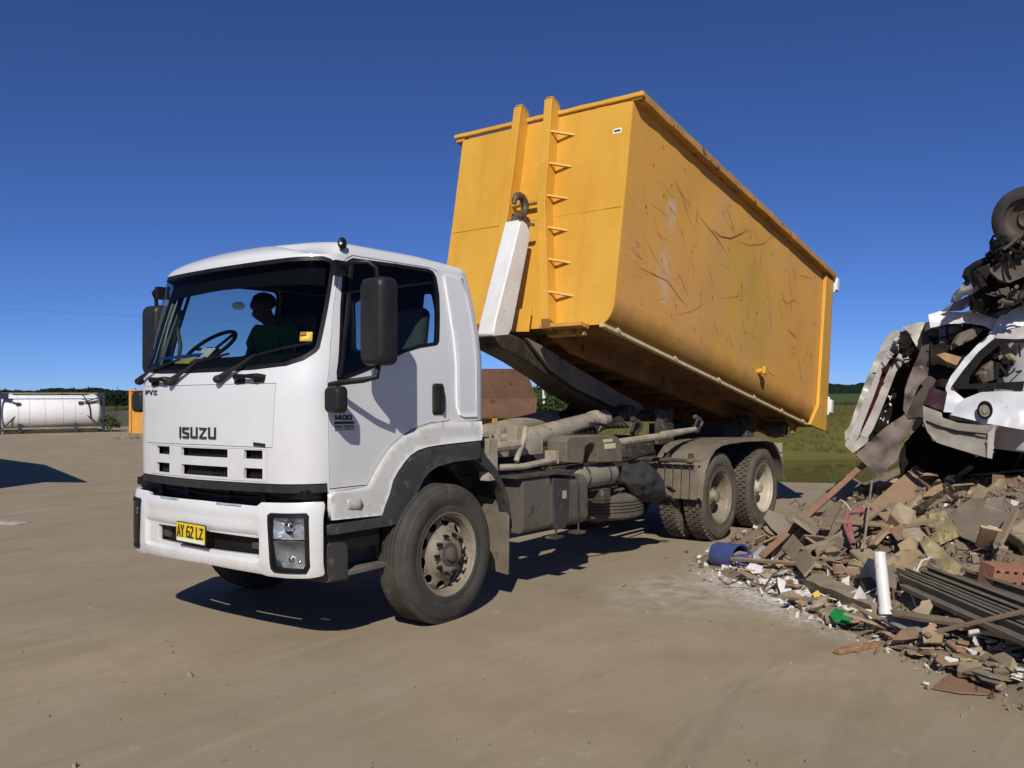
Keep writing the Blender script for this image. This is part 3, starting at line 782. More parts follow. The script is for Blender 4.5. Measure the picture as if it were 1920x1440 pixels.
for a, b in ((-.46, -.21), (.265, .52)):
    decal('top_clip', [(a,.945),(b,.943),(b,.957),(a,.957)], mat('grey_clip', (.35, .38, .37), None, 5, .6), bump, fn=bump_p, off=.001, th=.004)
for sd in (1, -1):
    s = (lambda p: p) if sd > 0 else mirror
    inner = shrink(BEZ, .027)
    hl = patch('headlight', s(inner), [], LENS, TRUCK, fn=bump_p, off=.004, thick=0, sx=.05, sz=.05)
    patch('bezel', s(BEZ), [s(inner)], BLK, hl, fn=bump_p, off=.008, thick=.05, sx=.04, sz=.04)
    # bowl: chrome upper reflector, grey lower one
    REFL = mat('lamp_bowl', (.75, .76, .78), (.35, .36, .37), 28, .22, metal=.55); REFG = mat('lamp_bowl_grey', (.20, .20, .19), (.40, .39, .36), 16, .3, metal=.4)
    up = [(x, max(y, .745)) for x, y in inner if True]; 
    def bowl(z0, z1, dep):
        def f(T, z):
            p = Vector(bump_p(T, z)); c = .945; k = 1-((abs(T)-c)/.135)**2; q = 1-((z-(z0+z1)/2)/((z1-z0)/2))**2
            return p+Vector((dep*max(0, k)*max(0, q)+.012, .0, 0))
        return f
    patch('high_beam_bowl', s([(.812,.752),(1.046,.752),(1.046,.890),(.818,.886)]), [], REFL, hl, fn=bowl(.75, .89, .07), thick=.004, sx=.022, sz=.02)
    patch('low_beam_bowl', s([(.835,.566),(1.044,.566),(1.050,.74),(.814,.74)]), [], REFG, hl, fn=bowl(.56, .74, .05), thick=.004, sx=.022, sz=.02)
    mb = MB()
    g = skin(bump_p, -.045)
    mb.sphere(g(.93*sd, .83), .032, 12, 8); mb.sphere(g(.95*sd, .62), .022, 10, 6); mb.sphere(g(1.01*sd, .60), .018, 10, 6); mb.box(g(.94*sd, .785), (.02, .09, .012), Euler((.35, 0, 0)).to_matrix())
    obj('bulb', mb, CHROME, hl)
# number plate
PL = [(-.142,.664),(.212,.664),(.212,.802),(-.142,.802)]
def plate_fn(T, z): return Vector(bump_p(T*.5, .73))*0+Vector((-1.40+.0*(z-.73), 1.2-T, z-.02*T))
pl = patch('number_plate', rounded(-.142, .212, .660, .802, .012), [], INK, bump, fn=plate_fn, off=0, thick=.006)
patch('plate_face', rounded(-.136, .206, .666, .796, .01), [], PLATE_Y, pl, fn=plate_fn, off=.003, thick=.002)
patch('plate_strip', [(-.128,.670),(.198,.670),(.198,.690),(-.128,.690)], [], STK_W, pl, fn=plate_fn, off=.006, thick=.001)
word('plate_letters', 'AY 62 LZ', -.121, .698, .085, .50, .12, INK, pl, off=.005, fn=plate_fn, th=.003)

# wipers: arm, pivot and blade each
def wiper(T0, z0, T1, z1, bl):
    mb = MB(); g = skin(cab_p, .035)
    base = g(T0, z0); tip = g(T1, z1)
    mb.sphere(g(T0, z0), (.035, .04, .03), 10, 6)
    mid = [g(T0+(T1-T0)*k, z0+(z1-z0)*k) for k in (0, .15, .35, .6, .8, 1)]
    mb.tube(mid, [.026, .022, .015, .010, .008, .007], 6)
    w = obj('wiper', mb, BLK_D, TRUCK)
    mb = MB(); g2 = skin(cab_p, .014)
    mb.tube([g2(T1+(bl[0]-T1)*k, z1+(bl[1]-z1)*k) for k in [i/8-.25 for i in range(11)]], .009, 5)
    obj('wiper_blade', mb, BLK, w)
wiper(-.93, 1.80, -.63, 1.90, (-.30, 1.95)); wiper(-.33, 1.785, .0, 1.93, (.32, 1.97)); wiper(.28, 1.79, .62, 1.95, (1.02, 2.02))
for a, b in ((.441, .705), (-.66, -.38)):
    mb = MB(); g = skin(cab_p, .045); g0 = skin(cab_p, .0)
    mb.tube([g0(a, 1.795), g(a+.03, 1.80), g((a+b)/2, 1.803), g(b-.03, 1.80), g0(b, 1.80)], [.024, .022, .014, .022, .024], 8)
    mb.box(g0(a+.03, 1.79), (.03, .10, .05)).box(g0(b-.04, 1.795), (.03, .10, .05))
    obj('grab_handle', mb, BLK, TRUCK, bevel=.004)

# mirrors
def mirror_set(sd):
    f = lambda x, y, z: Vector((x, 1.2-sd*(1.2-y), z))
    mb = MB(); pr = rounded(-.136, .136, -.29, .29, .05, 5)
    cx, cy, cz = -.855, -.125, 2.165
    rows = [(-.07, .80), (-.05, .93), (-.02, 1.0), (.05, 1.0), (.085, .93)]
    # deep rounded shell facing forwards, flat glass facing back
    vs = []; n = len(pr)
    for dx, k in rows:
        for (a, b) in pr: vs.append(f(cx+dx+.02*a, cy+a*k*.83, cz+b*(k*.5+.5)))
    fs = []
    for r_ in range(len(rows)-1):
        for i in range(n): fs.append((r_*n+i, r_*n+(i+1) % n, (r_+1)*n+(i+1) % n, (r_+1)*n+i))
    fs += [tuple(range(n)), tuple(range((len(rows)-1)*n, len(rows)*n))]
    mb.add(vs, fs)
    o = obj('mirror', mb, MIRR, TRUCK, smooth=50, bevel=.006)
    mb = MB(); gl = [f(cx+.088+.02*a*.8, cy+a*.66, cz+b*.9) for a, b in pr]; mb.extrude(gl, (.004, 0, 0)); obj('mirror_glass', mb, CHROME, o)
    mb = MB()
    mb.tube([f(-.96, .17, 2.545), f(-.95, .02, 2.56), f(-.90, -.09, 2.555), f(-.86, -.12, 2.52), f(-.845, -.125, 2.40)], .016, 8)
    mb.box(f(-.955, .135, 2.53), (.10, .05, .10)); obj('mirror_arm', mb, BLK, o); mb = MB()
    mb.tube([f(-1.04, .16, 1.745), f(-1.02, .03, 1.765), f(-.93, -.07, 1.78), f(-.86, -.12, 1.80), f(-.84, -.125, 1.92)], .020, 8)
    obj('mirror_arm', mb, BLK, o)
    mb = MB(); pr2 = rounded(-.075, .075, -.092, .085, .04, 5); vs = []; n = len(pr2); rows = [(-.05, .75), (-.03, .95), (.02, 1.0), (.035, .95)]
    for dx, k in rows:
        for (a, b) in pr2: vs.append(f(-1.075+dx, .03+a*k, 1.655+b*(k*.5+.5)))
    fs = []
    for r_ in range(len(rows)-1):
        for i in range(n): fs.append((r_*n+i, r_*n+(i+1) % n, (r_+1)*n+(i+1) % n, (r_+1)*n+i))
    fs += [tuple(range(n)), tuple(range((len(rows)-1)*n, len(rows)*n))]
    mb.add(vs, fs); obj('kerb_mirror', mb, MIRR, TRUCK, smooth=50, bevel=.004)
mirror_set(1); mirror_set(-1)
# roof marker lamp, vents
mb = MB(); mb.sphere((-.85, .22, 2.722), (.038, .022, .042), 12, 8); obj('marker_lamp', mb, BLK, TRUCK)
mb = MB(); mb.box((-.874, .208, 2.716), (.02, .02, .02)); obj('marker_lens', mb, STK_W, TRUCK, bevel=.008)

# inside the cab
mb = MB(); mb.extrude([(-1.20,.30,1.90),(-.95,.30,1.98),(-.78,.30,1.95),(-.72,.30,1.75),(-.80,.30,1.40),(-1.18,.30,1.40)], (0,1.80,0)); dash = obj('dashboard', mb, DARK_IN, TRUCK, bevel=.03)
BLUEC = mat('blue_paper', (.02, .08, .45), None, 5, .6)
mb = MB().extrude([(-1.14,2.0,1.975),(-.98,1.95,2.0),(-.96,1.66,2.01),(-1.12,1.66,1.975)], (0,0,.015)); obj('blue_folder', mb, BLUEC, dash)
mb = MB().extrude([(-1.18,1.72,1.935),(-1.12,1.74,1.96),(-1.10,1.56,1.965),(-1.17,1.54,1.93)], (0,0,.015)); obj('yellow_card', mb, YEL_ST, dash)
mb = MB().extrude([(-1.0,1.72,1.99),(-.93,1.74,2.05),(-.92,1.58,2.05),(-1.0,1.56,1.985)], (0,0,.01)); obj('paper', mb, STK_W, dash)
# steering wheel
cM = Matrix.Translation((-.86, 1.74, 2.07)) @ Euler((0, math.radians(-38), 0)).to_matrix().to_4x4()
mb = MB(); mb.tube([cM @ Vector((.22*math.cos(2*PI*k/28), .22*math.sin(2*PI*k/28), 0)) for k in range(29)], .016, 8, False)
for a in (90, 210, 330):
    mb.tube([cM @ Vector((0, 0, -.03)), cM @ Vector((.21*math.cos(math.radians(a)), .21*math.sin(math.radians(a)), 0))], .013, 6)
mb.sphere(cM @ Vector((0, 0, -.03)), (.07, .07, .03), 12, 6); mb.tube([cM @ Vector((0, 0, -.03)), cM @ Vector((0, 0, -.4))], .03, 8)
obj('steering_wheel', mb, BLK, TRUCK)
SEATM = mat('grey_seat_cloth', (.06, .075, .065), (.09, .105, .095), 20, .9, bump=.2)
def seat(y, dx=0):
    mb = MB().box((-.12+dx, y, 1.72), (.52, .48, .16)).box((-.12+dx, y, 1.55), (.35, .35, .22))
    st = obj('seat', mb, SEATM, TRUCK, bevel=.05, seg=3)
    mb = MB().box((.20+dx, y, 2.08), (.14, .48, .62), Euler((0, .14, 0)).to_matrix()); obj('backrest', mb, SEATM, st, bevel=.06, seg=3)
    mb = MB().box((.28+dx, y, 2.46), (.10, .28, .18), Euler((0, .14, 0)).to_matrix()); obj('headrest', mb, DARK_IN, st, bevel=.04, seg=3)
seat(.68); seat(1.75, -.26)
# beige pillar trim and entry grab bar on the far side
patch('pillar_trim', [(-1.20,1.86),(-1.0,1.86),(-1.02,1.98),(-1.10,2.2),(-1.17,2.4),(-1.22,2.4)], [], GREY_IN, TRUCK, off=-.075, thick=.02, sx=.06, sz=.06)
mb = MB().tube([(-.93, 2.18, 2.22), (-.92, 2.10, 2.24), (-.90, 2.09, 2.10), (-.90, 2.13, 1.95)], .016, 8); obj('entry_grab_bar', mb, GREY_IN, TRUCK)
# ---------------------------------------------------------------- wheels
AX = [0.0, 4.77, 6.08]
def disc_fn(profile):
    def f(x, z):
        r = math.hypot(x, z)
        for (r0, y0), (r1, y1) in zip(profile, profile[1:]):
            if r <= r1: return y0+(y1-y0)*(r-r0)/max(1e-6, r1-r0)
        return profile[-1][1]
    return f
def tyre_mb(cx, yo, cz, out, lug, R=.515, W=.27):
    """yo: outer sidewall plane; out: -1 when the outside looks to -Y"""
    Mx = Matrix.Translation((cx, yo, cz)) @ Matrix.Diagonal((1, -out, 1, 1))
    mb = MB(); Rt = R-(.018 if lug else 0)
    side = [(.29, .035), (.305, .012), (.335, .004), (.36, .007), (.365, .003), (.40, 0), (.405, -.002), (.44, .002), (.468, .010), (.472, .016), (Rt-.025, .024), (Rt-.006, .034), (Rt, .050)]
    if lug: tread = [(Rt, W/2)]
    else:
        tread = []
        for c in (.085, .118, .152, .185): tread += [(Rt, c-.007), (Rt-.014, c-.005), (Rt-.014, c+.005), (Rt, c+.007)]
    other = [(r, W-y) for r, y in reversed(side)]
    mb.lathe(side+tread+other, 64, Mx)
    if lug:
        n = 46
        for k in range(n):
            for j, (y, w, sh) in enumerate(((.062, .042, 0), (.112, .034, .5), (.158, .034, 0), (.208, .042, .5))):
                t = 2*PI*(k+sh)/n; rr = Rt+.006
                Rm = Matrix.Rotation(-t, 3, 'Y') @ Matrix.Rotation((.25 if j % 2 else -.25), 3, 'X')
                b = MB().box((0, 0, 0), (.028, w, .046), Rm)
                c = Vector((rr*math.cos(t), y, rr*math.sin(t)))
                mb.add([Mx @ (c+v) for v in b.v], b.f)
    return mb
def wheel(cx, yo, out, kind, lug, cz=.507, rimmat=RIM, tm=TYRE):
    Mx = Matrix.Translation((cx, yo, cz)) @ Matrix.Diagonal((1, -out, 1, 1))
    if kind == 'front':
        prof = [(0, .015), (.13, .015), (.155, .03), (.175, .06), (.20, .072), (.235, .075), (.262, .10), (.27, .115)]
        f = disc_fn(prof)
        circ = lambda r, n, c=(0, 0), ph=0: [(c[0]+r*math.cos(2*PI*k/n+ph), c[1]+r*math.sin(2*PI*k/n+ph)) for k in range(n)]
        hs = []
        for k in range(10):
            a = 2*PI*(k+.3)/10; c = (.228*math.cos(a), .228*math.sin(a)); h = []
            for q in range(12):
                b = 2*PI*q/12; u, v = .030*math.cos(b), .044*math.sin(b)
                h.append((c[0]+u*math.cos(a)-v*math.sin(a), c[1]+u*math.sin(a)+v*math.cos(a)))
            hs.append(h)
        P, T = cdt(circ(.268, 64), hs, .02, .02)
        mb = MB(); mb.v = [Mx @ Vector((x, f(x, z), z)) for x, z in P]; mb.f = [list(t) for t in T]
        w = obj('wheel', mb, rimmat, TRUCK, smooth=40); solid(w, .012, 0)
        mb = MB(); mb.lathe([(.268, .12), (.272, .06), (.283, .03), (.296, .024), (.302, .012), (.310, .010), (.312, .03), (.285, .06), (.28, .22)], 64, Mx)
        obj('rim', mb, rimmat, w, smooth=40)
        mb = MB(); mb.lathe([(0, -.035), (.04, -.035), (.052, -.028), (.056, .0), (.085, .002), (.09, .012), (.12, .014)], 24, Mx)
        h = obj('hub', mb, HUB, w)
        for k in range(10):
            mb = MB(); mb2 = MB(); a = 2*PI*k/10; c = Vector((.142*math.cos(a), 0, .142*math.sin(a)))
            mb.tube([Mx @ (c+Vector((0, .03, 0))), Mx @ (c+Vector((0, -.012, 0)))], .014, 6)
            a2 = a+.35*math.sin(k*7.3); d = Vector((math.cos(a2+1.1), 0, math.sin(a2+1.1)))
            mb2.beam(Mx @ (c+Vector((0, -.012, 0))-d*.018), Mx @ (c+Vector((0, -.006, 0))+d*.036), .013, .008, (0, 1, 0))
            mb.add(mb2.v, mb2.f); obj('wheel_nut', mb, BLK, w)
        mb = MB().lathe([(0, .16), (.25, .16), (.275, .22)], 32, Mx); obj('brake_drum', mb, BLK, w)
    else:
        mb = MB(); deep = .17 if kind == 'rear' else .06
        mb.lathe([(0, deep), (.10, deep), (.17, deep+.006), (.20, deep-.005), (.235, deep+.012), (.255, deep+.03), (.262, deep-.02), (.266, .07), (.272, .045), (.286, .026), (.298, .022), (.303, .010), (.311, .008), (.313, .03), (.29, .06), (.285, .24)], 64, Mx)
        w = obj('wheel', mb, rimmat, TRUCK, smooth=40)
        mb = MB(); mb.lathe([(0, deep-.13), (.05, deep-.13), (.07, deep-.12), (.08, deep-.06), (.10, deep-.05), (.105, deep)], 24, Mx)
        obj('hub', mb, rimmat if kind == 'rear' else HUB, w)
        for k in range(10 if kind == 'rear' else 0):
            mb = MB(); a = 2*PI*k/10; c = Vector((.142*math.cos(a), 0, .142*math.sin(a))); mb.tube([Mx @ (c+Vector((0, deep+.01, 0))), Mx @ (c+Vector((0, deep-.045, 0)))], .015, 6); obj('wheel_nut', mb, HUB, w)
            a += .31; c = Vector((.218*math.cos(a), deep+.002, .218*math.sin(a))); obj('hand_hole', MB().sphere(Mx @ c, (.022, .004, .022), 8, 4), BLK, w)
    obj('tyre', tyre_mb(cx, yo, cz, out, lug), tm, w, smooth=35)
    return w
wheel(AX[0], .0, -1, 'front', False); wheel(AX[0], 2.4, 1, 'front', False)
for i, x in enumerate(AX[1:]):
    rm = RIM_CREAM if i else RIM
    wheel(x, .0, -1, 'rear', True, rimmat=rm, tm=TYRE2); wheel(x, .315, -1, 'inner', True, tm=TYRE2)
    wheel(x, 2.4, 1, 'rear', True, rimmat=rm, tm=TYRE2); wheel(x, 2.085, 1, 'inner', True, tm=TYRE2)

# ---------------------------------------------------------------- chassis
mb = MB()
for y in (.78, 1.62): mb.box((3.0, y, .86), (8.2, .075, .24))
for x in (-.9, .7, 2.2, 3.7, 5.4, 6.95): mb.box((x, 1.2, .86), (.10, .80, .16))
fr = obj('chassis_frame', mb, CHASSIS, TRUCK, bevel=.008)
mb = MB()
for x in AX: mb.tube([(x, .30, .50), (x, 2.1, .50)], .075, 10)
for x in AX[1:]: mb.sphere((x, 1.2, .52), (.24, .2, .24), 14, 8)
mb.tube([(1.2, 1.2, .72), (4.6, 1.2, .58)], .05, 8)
mb.box((-.2, 1.2, .78), (1.1, .62, .55)); mb.box((.65, 1.2, .70), (.7, .42, .40))
for y in (.62, 1.78):
    for k in range(4): mb.box((5.42, y, .62+.022*k), (1.5-.24*k, .08, .02))
    for k in range(3): mb.box((0, y+.1*(1 if y < 1 else -1), .60+.022*k), (1.4-.3*k, .08, .02))
obj('axles_and_engine', mb, CHASSIS, TRUCK, bevel=.01)

# fuel tank, near side, with straps and step-shaped shield
mb = MB()
pr = rounded(.10, .52, .50, .955, .09, 5)
mb.extrude([(1.44, y, z) for y, z in pr], (.60, 0, 0))
ft = obj('fuel_tank', mb, TANKGREY, TRUCK, bevel=.02)
mb = MB(); pr1 = rounded(.09, .50, .52, 1.0, .05, 4); mb.extrude([(1.02, y, z) for y, z in pr1], (.40, 0, 0)); obj('battery_box', mb, TANKGREY, ft, bevel=.02)
mb = MB(); mb.extrude([(1.45, .085, .96), (1.72, .085, .93), (1.70, .085, .56), (1.65, .085, .50), (1.50, .085, .50)], (0, .03, 0)); obj('tank_shield', mb, GREY_GUARD, ft, bevel=.008)
for x in (1.50, 1.86):
    mb = MB(); prs = rounded(.092, .528, .492, .963, .095, 5); mb.extrude([(x, y, z) for y, z in prs], (.035, 0, 0)); mb.tube([(x+.018, .10, .52), (x+.018, .10, .43)], .008, 6)
    mb.box((x+.02, .13, .435), (.13, .14, .02)); obj('tank_strap', mb, CHASSIS, ft)
mb = MB().tube([(1.60, .25, .95), (1.60, .22, 1.02)], .05, 12).box((1.36, .2, 1.0), (.86, .26, .02)); obj('filler_cap', mb, CHASSIS, ft)
mb = MB().box((1.63, .082, .80), (.06, .004, .07)); obj('warning_sticker', mb, mat('faded_sticker', (.35, .35, .25), None, 5, .6), ft)
# air tanks, clamp, spare wheel, black canvas bag
mb = MB(); Mx = Matrix.Translation((2.02, .30, .905)) @ Matrix.Rotation(-PI/2, 4, 'Z')
mb.lathe([(0, 0), (.06, .005), (.105, .04), (.118, .09), (.118, .70), (.105, .76), (.06, .795), (0, .80)], 28, Mx)
mb.tube([(2.82, .30, .905), (2.86, .30, .905)], .022, 8)
at_ = obj('air_tank', mb, AIRT, TRUCK, smooth=60)
mb = MB()
for x in (2.22, 2.60): mb.lathe([(.119, x-.015), (.124, x-.015), (.124, x+.015), (.119, x+.015)], 28, Matrix.Translation((0, .30, .905)) @ Matrix.Rotation(-PI/2, 4, 'Z'))
mb.box((2.42, .30, .775), (.82, .10, .025)); mb.tube([(2.1, .2, .70), (2.5, .14, .68)], .012, 6); mb.box((2.55, .28, .70), (.12, .16, .14))
obj('tank_cradle', mb, CHASSIS, at_)
sp_ = wheel(3.02, .0, -1, 'inner', False, tm=TYRE2)
def relay(w, Mx):
    """move a finished wheel and its parts"""
    for o in [w]+list(w.children):
        W = world_of(o); 
        Wi = W.inverted()
        o.data.transform(Wi @ Mx @ W)
# spare wheel lies flat under the frame
relay(sp_, Matrix.Translation((3.12, .70, .545)) @ Matrix.Rotation(PI/2, 4, 'X') @ Matrix.Translation((-3.02, -.135, -.507)))
sp_.name = 'spare_wheel'
def crumple(mb, amp, sc, seed=0):
    for v in mb.v:
        n = noise.noise_vector((v.x*sc+seed, v.y*sc, v.z*sc)); v += n*amp
        n = noise.noise_vector((v.x*sc*3+seed, v.y*sc*3+5, v.z*sc*3)); v += n*amp*.4
def blob(c, r, Mx=None, amp=.03, sc=6, nu=26, nv=18, seed=0):
    mb = MB().sphere(c, r, nu, nv, Mx); crumple(mb, amp, sc, seed); return mb
bg_ = blob((3.30, .22, .76), (.40, .17, .165), Euler((0, .36, 0)).to_matrix(), .05, 3.5, 70, 44, 3)
for v in bg_.v: v += noise.noise_vector((v.x*9, v.y*14, v.z*11))*.018+Vector((0, 0, -.10*max(0, v.x-3.35)))
bg_.beam((3.55, .06, .72), (3.66, .05, .66), .06, .02).beam((3.58, .08, .62), (3.68, .07, .56), .05, .02)
obj('canvas_bag', bg_, CANVAS, TRUCK, smooth=60)
# plastic guard (arched box) over the near rail, side pipe rail, hoses
mb = MB()
arch = [(1.80, 1.07), (1.80, 1.27), (1.86, 1.31), (2.62, 1.30), (2.72, 1.27), (2.80, 1.20), (2.80, 1.03), (2.72, 1.02), (2.34, 1.04), (2.33, 1.15), (2.29, 1.22), (2.20, 1.23), (2.12, 1.20), (2.08, 1.05)]
mb.extrude([(x, .17, z) for x, z in arch], (0, .22, 0)); vg = obj('valve_guard', mb, MUD, TRUCK, bevel=.012)
mb = MB().box((2.52, .168, 1.245), (.17, .004, .03)).box((2.56, .168, 1.19), (.20, .004, .05)); obj('guard_label', mb, mat('yellow_white_label', (.65, .55, .15), (.6, .6, .55), 30, .6), vg)
mb = MB().tube([(2.74, .30, 1.20), (4.1, .30, 1.245)], .040, 10).tube([(3.9, .30, 1.25), (4.75, .32, 1.29)], [.045, .03], 10)
obj('side_rail_pipe', mb, DIRTY_BEIGE, TRUCK)
mb = MB()
mb.tube([(.70, .30, 1.08), (1.2, .22, 1.07), (1.70, .24, 1.10)], .030, 8); mb.tube([(.68, .28, 1.24), (1.18, .26, 1.26)], .045, 8)
mb.tube([(1.1, .22, 1.12), (1.25, .25, 1.30), (1.35, .3, 1.40)], .025, 8); mb.box((1.28, .35, 1.33), (.14, .1, .18))
mb.box((1.75, .30, 1.12), (.06, .12, .12)); mb.box((1.35, .62, 1.22), (1.0, .30, .16)); mb.box((.95, .30, 1.33), (.03, .06, .14)); mb.box((.95, .36, 1.28), (.16, .10, .05))
mb.box((.70, .20, 1.16), (.12, .10, .34))
mb.tube([(.62, .22, 1.36), (.70, .20, 1.40), (.74, .18, 1.25), (.74, .16, 1.0)], .012, 6)
obj('pipework', mb, DIRTY_BEIGE, TRUCK, bevel=.006)
mb = MB()
for k in range(5):
    mb.tube([(2.5+.1*k, .55, 1.32), (2.9, .5+.03*k, 1.40), (3.3+.1*k, .62, 1.34), (3.7, .8, 1.44+.02*k)], .014, 6)
mb.tube([(2.0, .3, 1.0), (2.4, .2, 1.04), (3.0, .25, 1.02), (3.7, .3, 1.08)], .018, 6)
obj('hoses', mb, BLK_D, TRUCK)

# rear mudguard over the tandem, its flap and the light board
def guard(sd):
    Y = lambda y: y if sd > 0 else 2.4-y
    path = [(4.19,.53),(4.23,.70),(4.28,.85),(4.40,1.00),(4.54,1.09),(4.72,1.13),(4.95,1.145),(5.45,1.15),(6.05,1.135),(6.30,1.10),(6.46,1.02),(6.58,.90),(6.66,.76),(6.70,.58)]
    mb = MB(); n = len(path)
    for y in (-.03, .0, .60, .62):
        for i, (x, z) in enumerate(path): mb.v.append(Vector((x, Y(y), z-(.03 if y == -.03 else 0)+(.012 if y in (0,) else 0))))
    for j in range(3):
        for i in range(n-1): a = j*n+i; mb.f.append([a, a+1, a+n+1, a+n])
    g = obj('rear_mudguard', mb, MUD, TRUCK, smooth=50); solid(g, .018, 0)
    mb = MB()
    for k in range(6): y = .02+.105*k; mb.box((4.18, Y(y+.045), .72), (.022, .094, .40), Euler((0, .10, 0)).to_matrix())
    mb.beam((4.20, Y(-.02), .965), (4.20, Y(.64), .965), .02, .03)
    obj('front_flap', mb, MUD, g, bevel=.008)
    mb = MB().tube([(4.10, Y(.02), .96), (4.10, Y(.85), .96)], .022, 8).box((4.22, Y(.12), 1.0), (.05, .05, .07)).box((4.22, Y(.42), 1.0), (.05, .05, .07))
    obj('guard_bracket', mb, CHASSIS, g)
    obj('guard_bracket', MB().beam((5.42, Y(.05), 1.10), (5.42, Y(.8), 1.0), .05, .03), CHASSIS, g)
guard(1); guard(-1)
mb = MB()
for z, h in ((.975, .13), (.86, .07), (.74, .16)): mb.box((6.98, 1.2, z), (.06, 2.2, h))
rb = obj('rear_light_board', mb, DIRTY_BEIGE, TRUCK, bevel=.006)
for y in (.26, 2.14):
    mb = MB().box((7.02, y, .86), (.05, .28, .11)); obj('tail_light', mb, mat('red_lens', (.25, .01, .01), None, 5, .3), rb, bevel=.01)

# ---------------------------------------------------------------- hook lift gear
mb = MB()
for y in (.78, 1.62): mb.box((3.6, y, 1.06), (6.6, .09, .14))
for x in (.9, 2.0, 3.4, 4.8, 6.4): mb.box((x, 1.2, 1.06), (.12, .76, .10))
mb.box((6.72, 1.2, 1.20), (.24, 1.5, .20))
for y in (.62, 1.78): mb.tube([(6.85, y-.12, 1.30), (6.85, y+.12, 1.30)], .11, 16)
mb.tube([(1.55, .9, 1.21), (1.55, 1.5, 1.21)], .09, 12)
mb.box((4.62, .66, 1.32), (.40, .05, .42)); mb.box((4.62, 1.74, 1.32), (.40, .05, .42)); mb.tube([(4.62, .62, 1.45), (4.62, 1.78, 1.45)], .07, 12)
# locking claws standing on the frame
for x in (3.45, 4.95):
    mb.beam((x, .42, 1.26), (x+.12, .40, 1.40), .05, .10); mb.beam((x+.10, .40, 1.38), (x-.08, .38, 1.44), .05, .05); mb.tube([(x-.14, .36, 1.30), (x-.10, .34, 1.40), (x+.02, .36, 1.40)], .018, 6)
obj('hook_lift_subframe', mb, CHASSIS, TRUCK, bevel=.01)
# main arm lying from the elbow down to the pivot
mb = MB()
arm_lo = [(1.84,2.28),(2.12,2.31),(2.36,2.25),(2.8,2.10),(3.34,1.95),(4.22,1.65),(4.72,1.55),(4.72,1.42),(4.19,1.47),(3.68,1.57),(3.13,1.74),(2.81,1.89),(2.39,2.04),(2.15,2.11),(1.95,2.17)]
mb.extrude([(x, 1.04, z) for x, z in arm_lo], (0, .32, 0))
ha = obj('main_arm', mb, GREASE, TRUCK, bevel=.012)
mb = MB()
up = [(2.30,2.28),(2.62,2.20),(3.30,1.98),(4.25,1.70),(4.70,1.58),(4.6,1.46),(4.0,1.56),(3.2,1.78),(2.7,1.98)]
mb.extrude([(x, .98, z) for x, z in up], (0, .05, 0)); mb.extrude([(x, 1.37, z) for x, z in up], (0, .05, 0))
obj('arm_side_plate', mb, mat('grey_arm_paint', (.24, .22, .19), (.16, .14, .115), 5, .6, spots=(.07, .05, .035), sscale=9, samt=.5, bump=.1), ha, bevel=.01)
# white jib
mb = MB()
jib = [(2.30,3.50),(2.41,3.46),(2.475,3.38),(2.14,2.36),(2.06,2.26),(1.90,2.22),(1.84,2.30),(1.87,2.42)]
mb.extrude([(x, 1.05, z) for x, z in jib], (0, .205, 0))
jb = obj('jib', mb, W_STEEL, TRUCK, bevel=.012)
mb = MB().extrude([(2.285, 1.18, 3.40), (2.285, 1.125, 3.40), (2.255, 1.125, 3.31), (2.255, 1.18, 3.31)], (-.012, 0, .004)); obj('jib_slot', mb, BLK, jb)
mb = MB().beam((2.08, 1.048, 2.55), (2.13, 1.048, 2.57), .004, .01)
mb = MB()
# hook: plate neck and a curled hook above the jib
mb.extrude([(2.31, 1.10, 3.47), (2.38, 1.10, 3.60), (2.47, 1.10, 3.58), (2.45, 1.10, 3.40)], (0, .11, 0))
hk = []
for k in range(15):
    a = math.radians(-75+255*k/14); hk.append((2.42+.095*math.cos(a), 1.155, 3.675+.10*math.sin(a)))
mb.tube(hk, [.042]*10+[.04, .036, .032, .028, .022], 10)
for k in range(7):
    mb.tube([(2.30+.02*k, 1.06+.025*k, 3.48), (2.28+.02*k, 1.04+.033*k, 3.52+.02*(k % 3)), (2.36, 1.08+.02*k, 3.58)], .012, 6)
mb.beam((2.46, 1.0, 3.46), (2.40, 1.3, 3.52), .035, .03)
obj('hook', mb, mat('rusty_hook_steel', (.16, .11, .07), (.07, .05, .035), 12, .6, metal=.3, bump=.3, spots=(.3, .24, .16), sscale=16, samt=.4), jb)
# rams, one each side of the arm
for y in (.85, 1.55):
    mb = MB(); mb.tube([(1.35, y, 1.17), (1.5, y, 1.185), (3.55, y, 1.425), (3.58, y, 1.43)], [.09, .115, .115, .09], 20)
    rm = obj('lift_ram', mb, DIRTY_BEIGE, TRUCK, smooth=50)
    mb = MB(); mb.tube([(3.5, y, 1.42), (4.05, y, 1.485)], .068, 14); mb.tube([(4.05, y-.08, 1.49), (4.05, y+.08, 1.49)], .10, 14); obj('ram_rod', mb, GREASE if y < 1 else BLK_D, rm)
    mb = MB().tube([(3.30, y, 1.395), (3.42, y, 1.41)], .125, 20); obj('ram_collar', mb, DIRTY_BEIGE, rm)
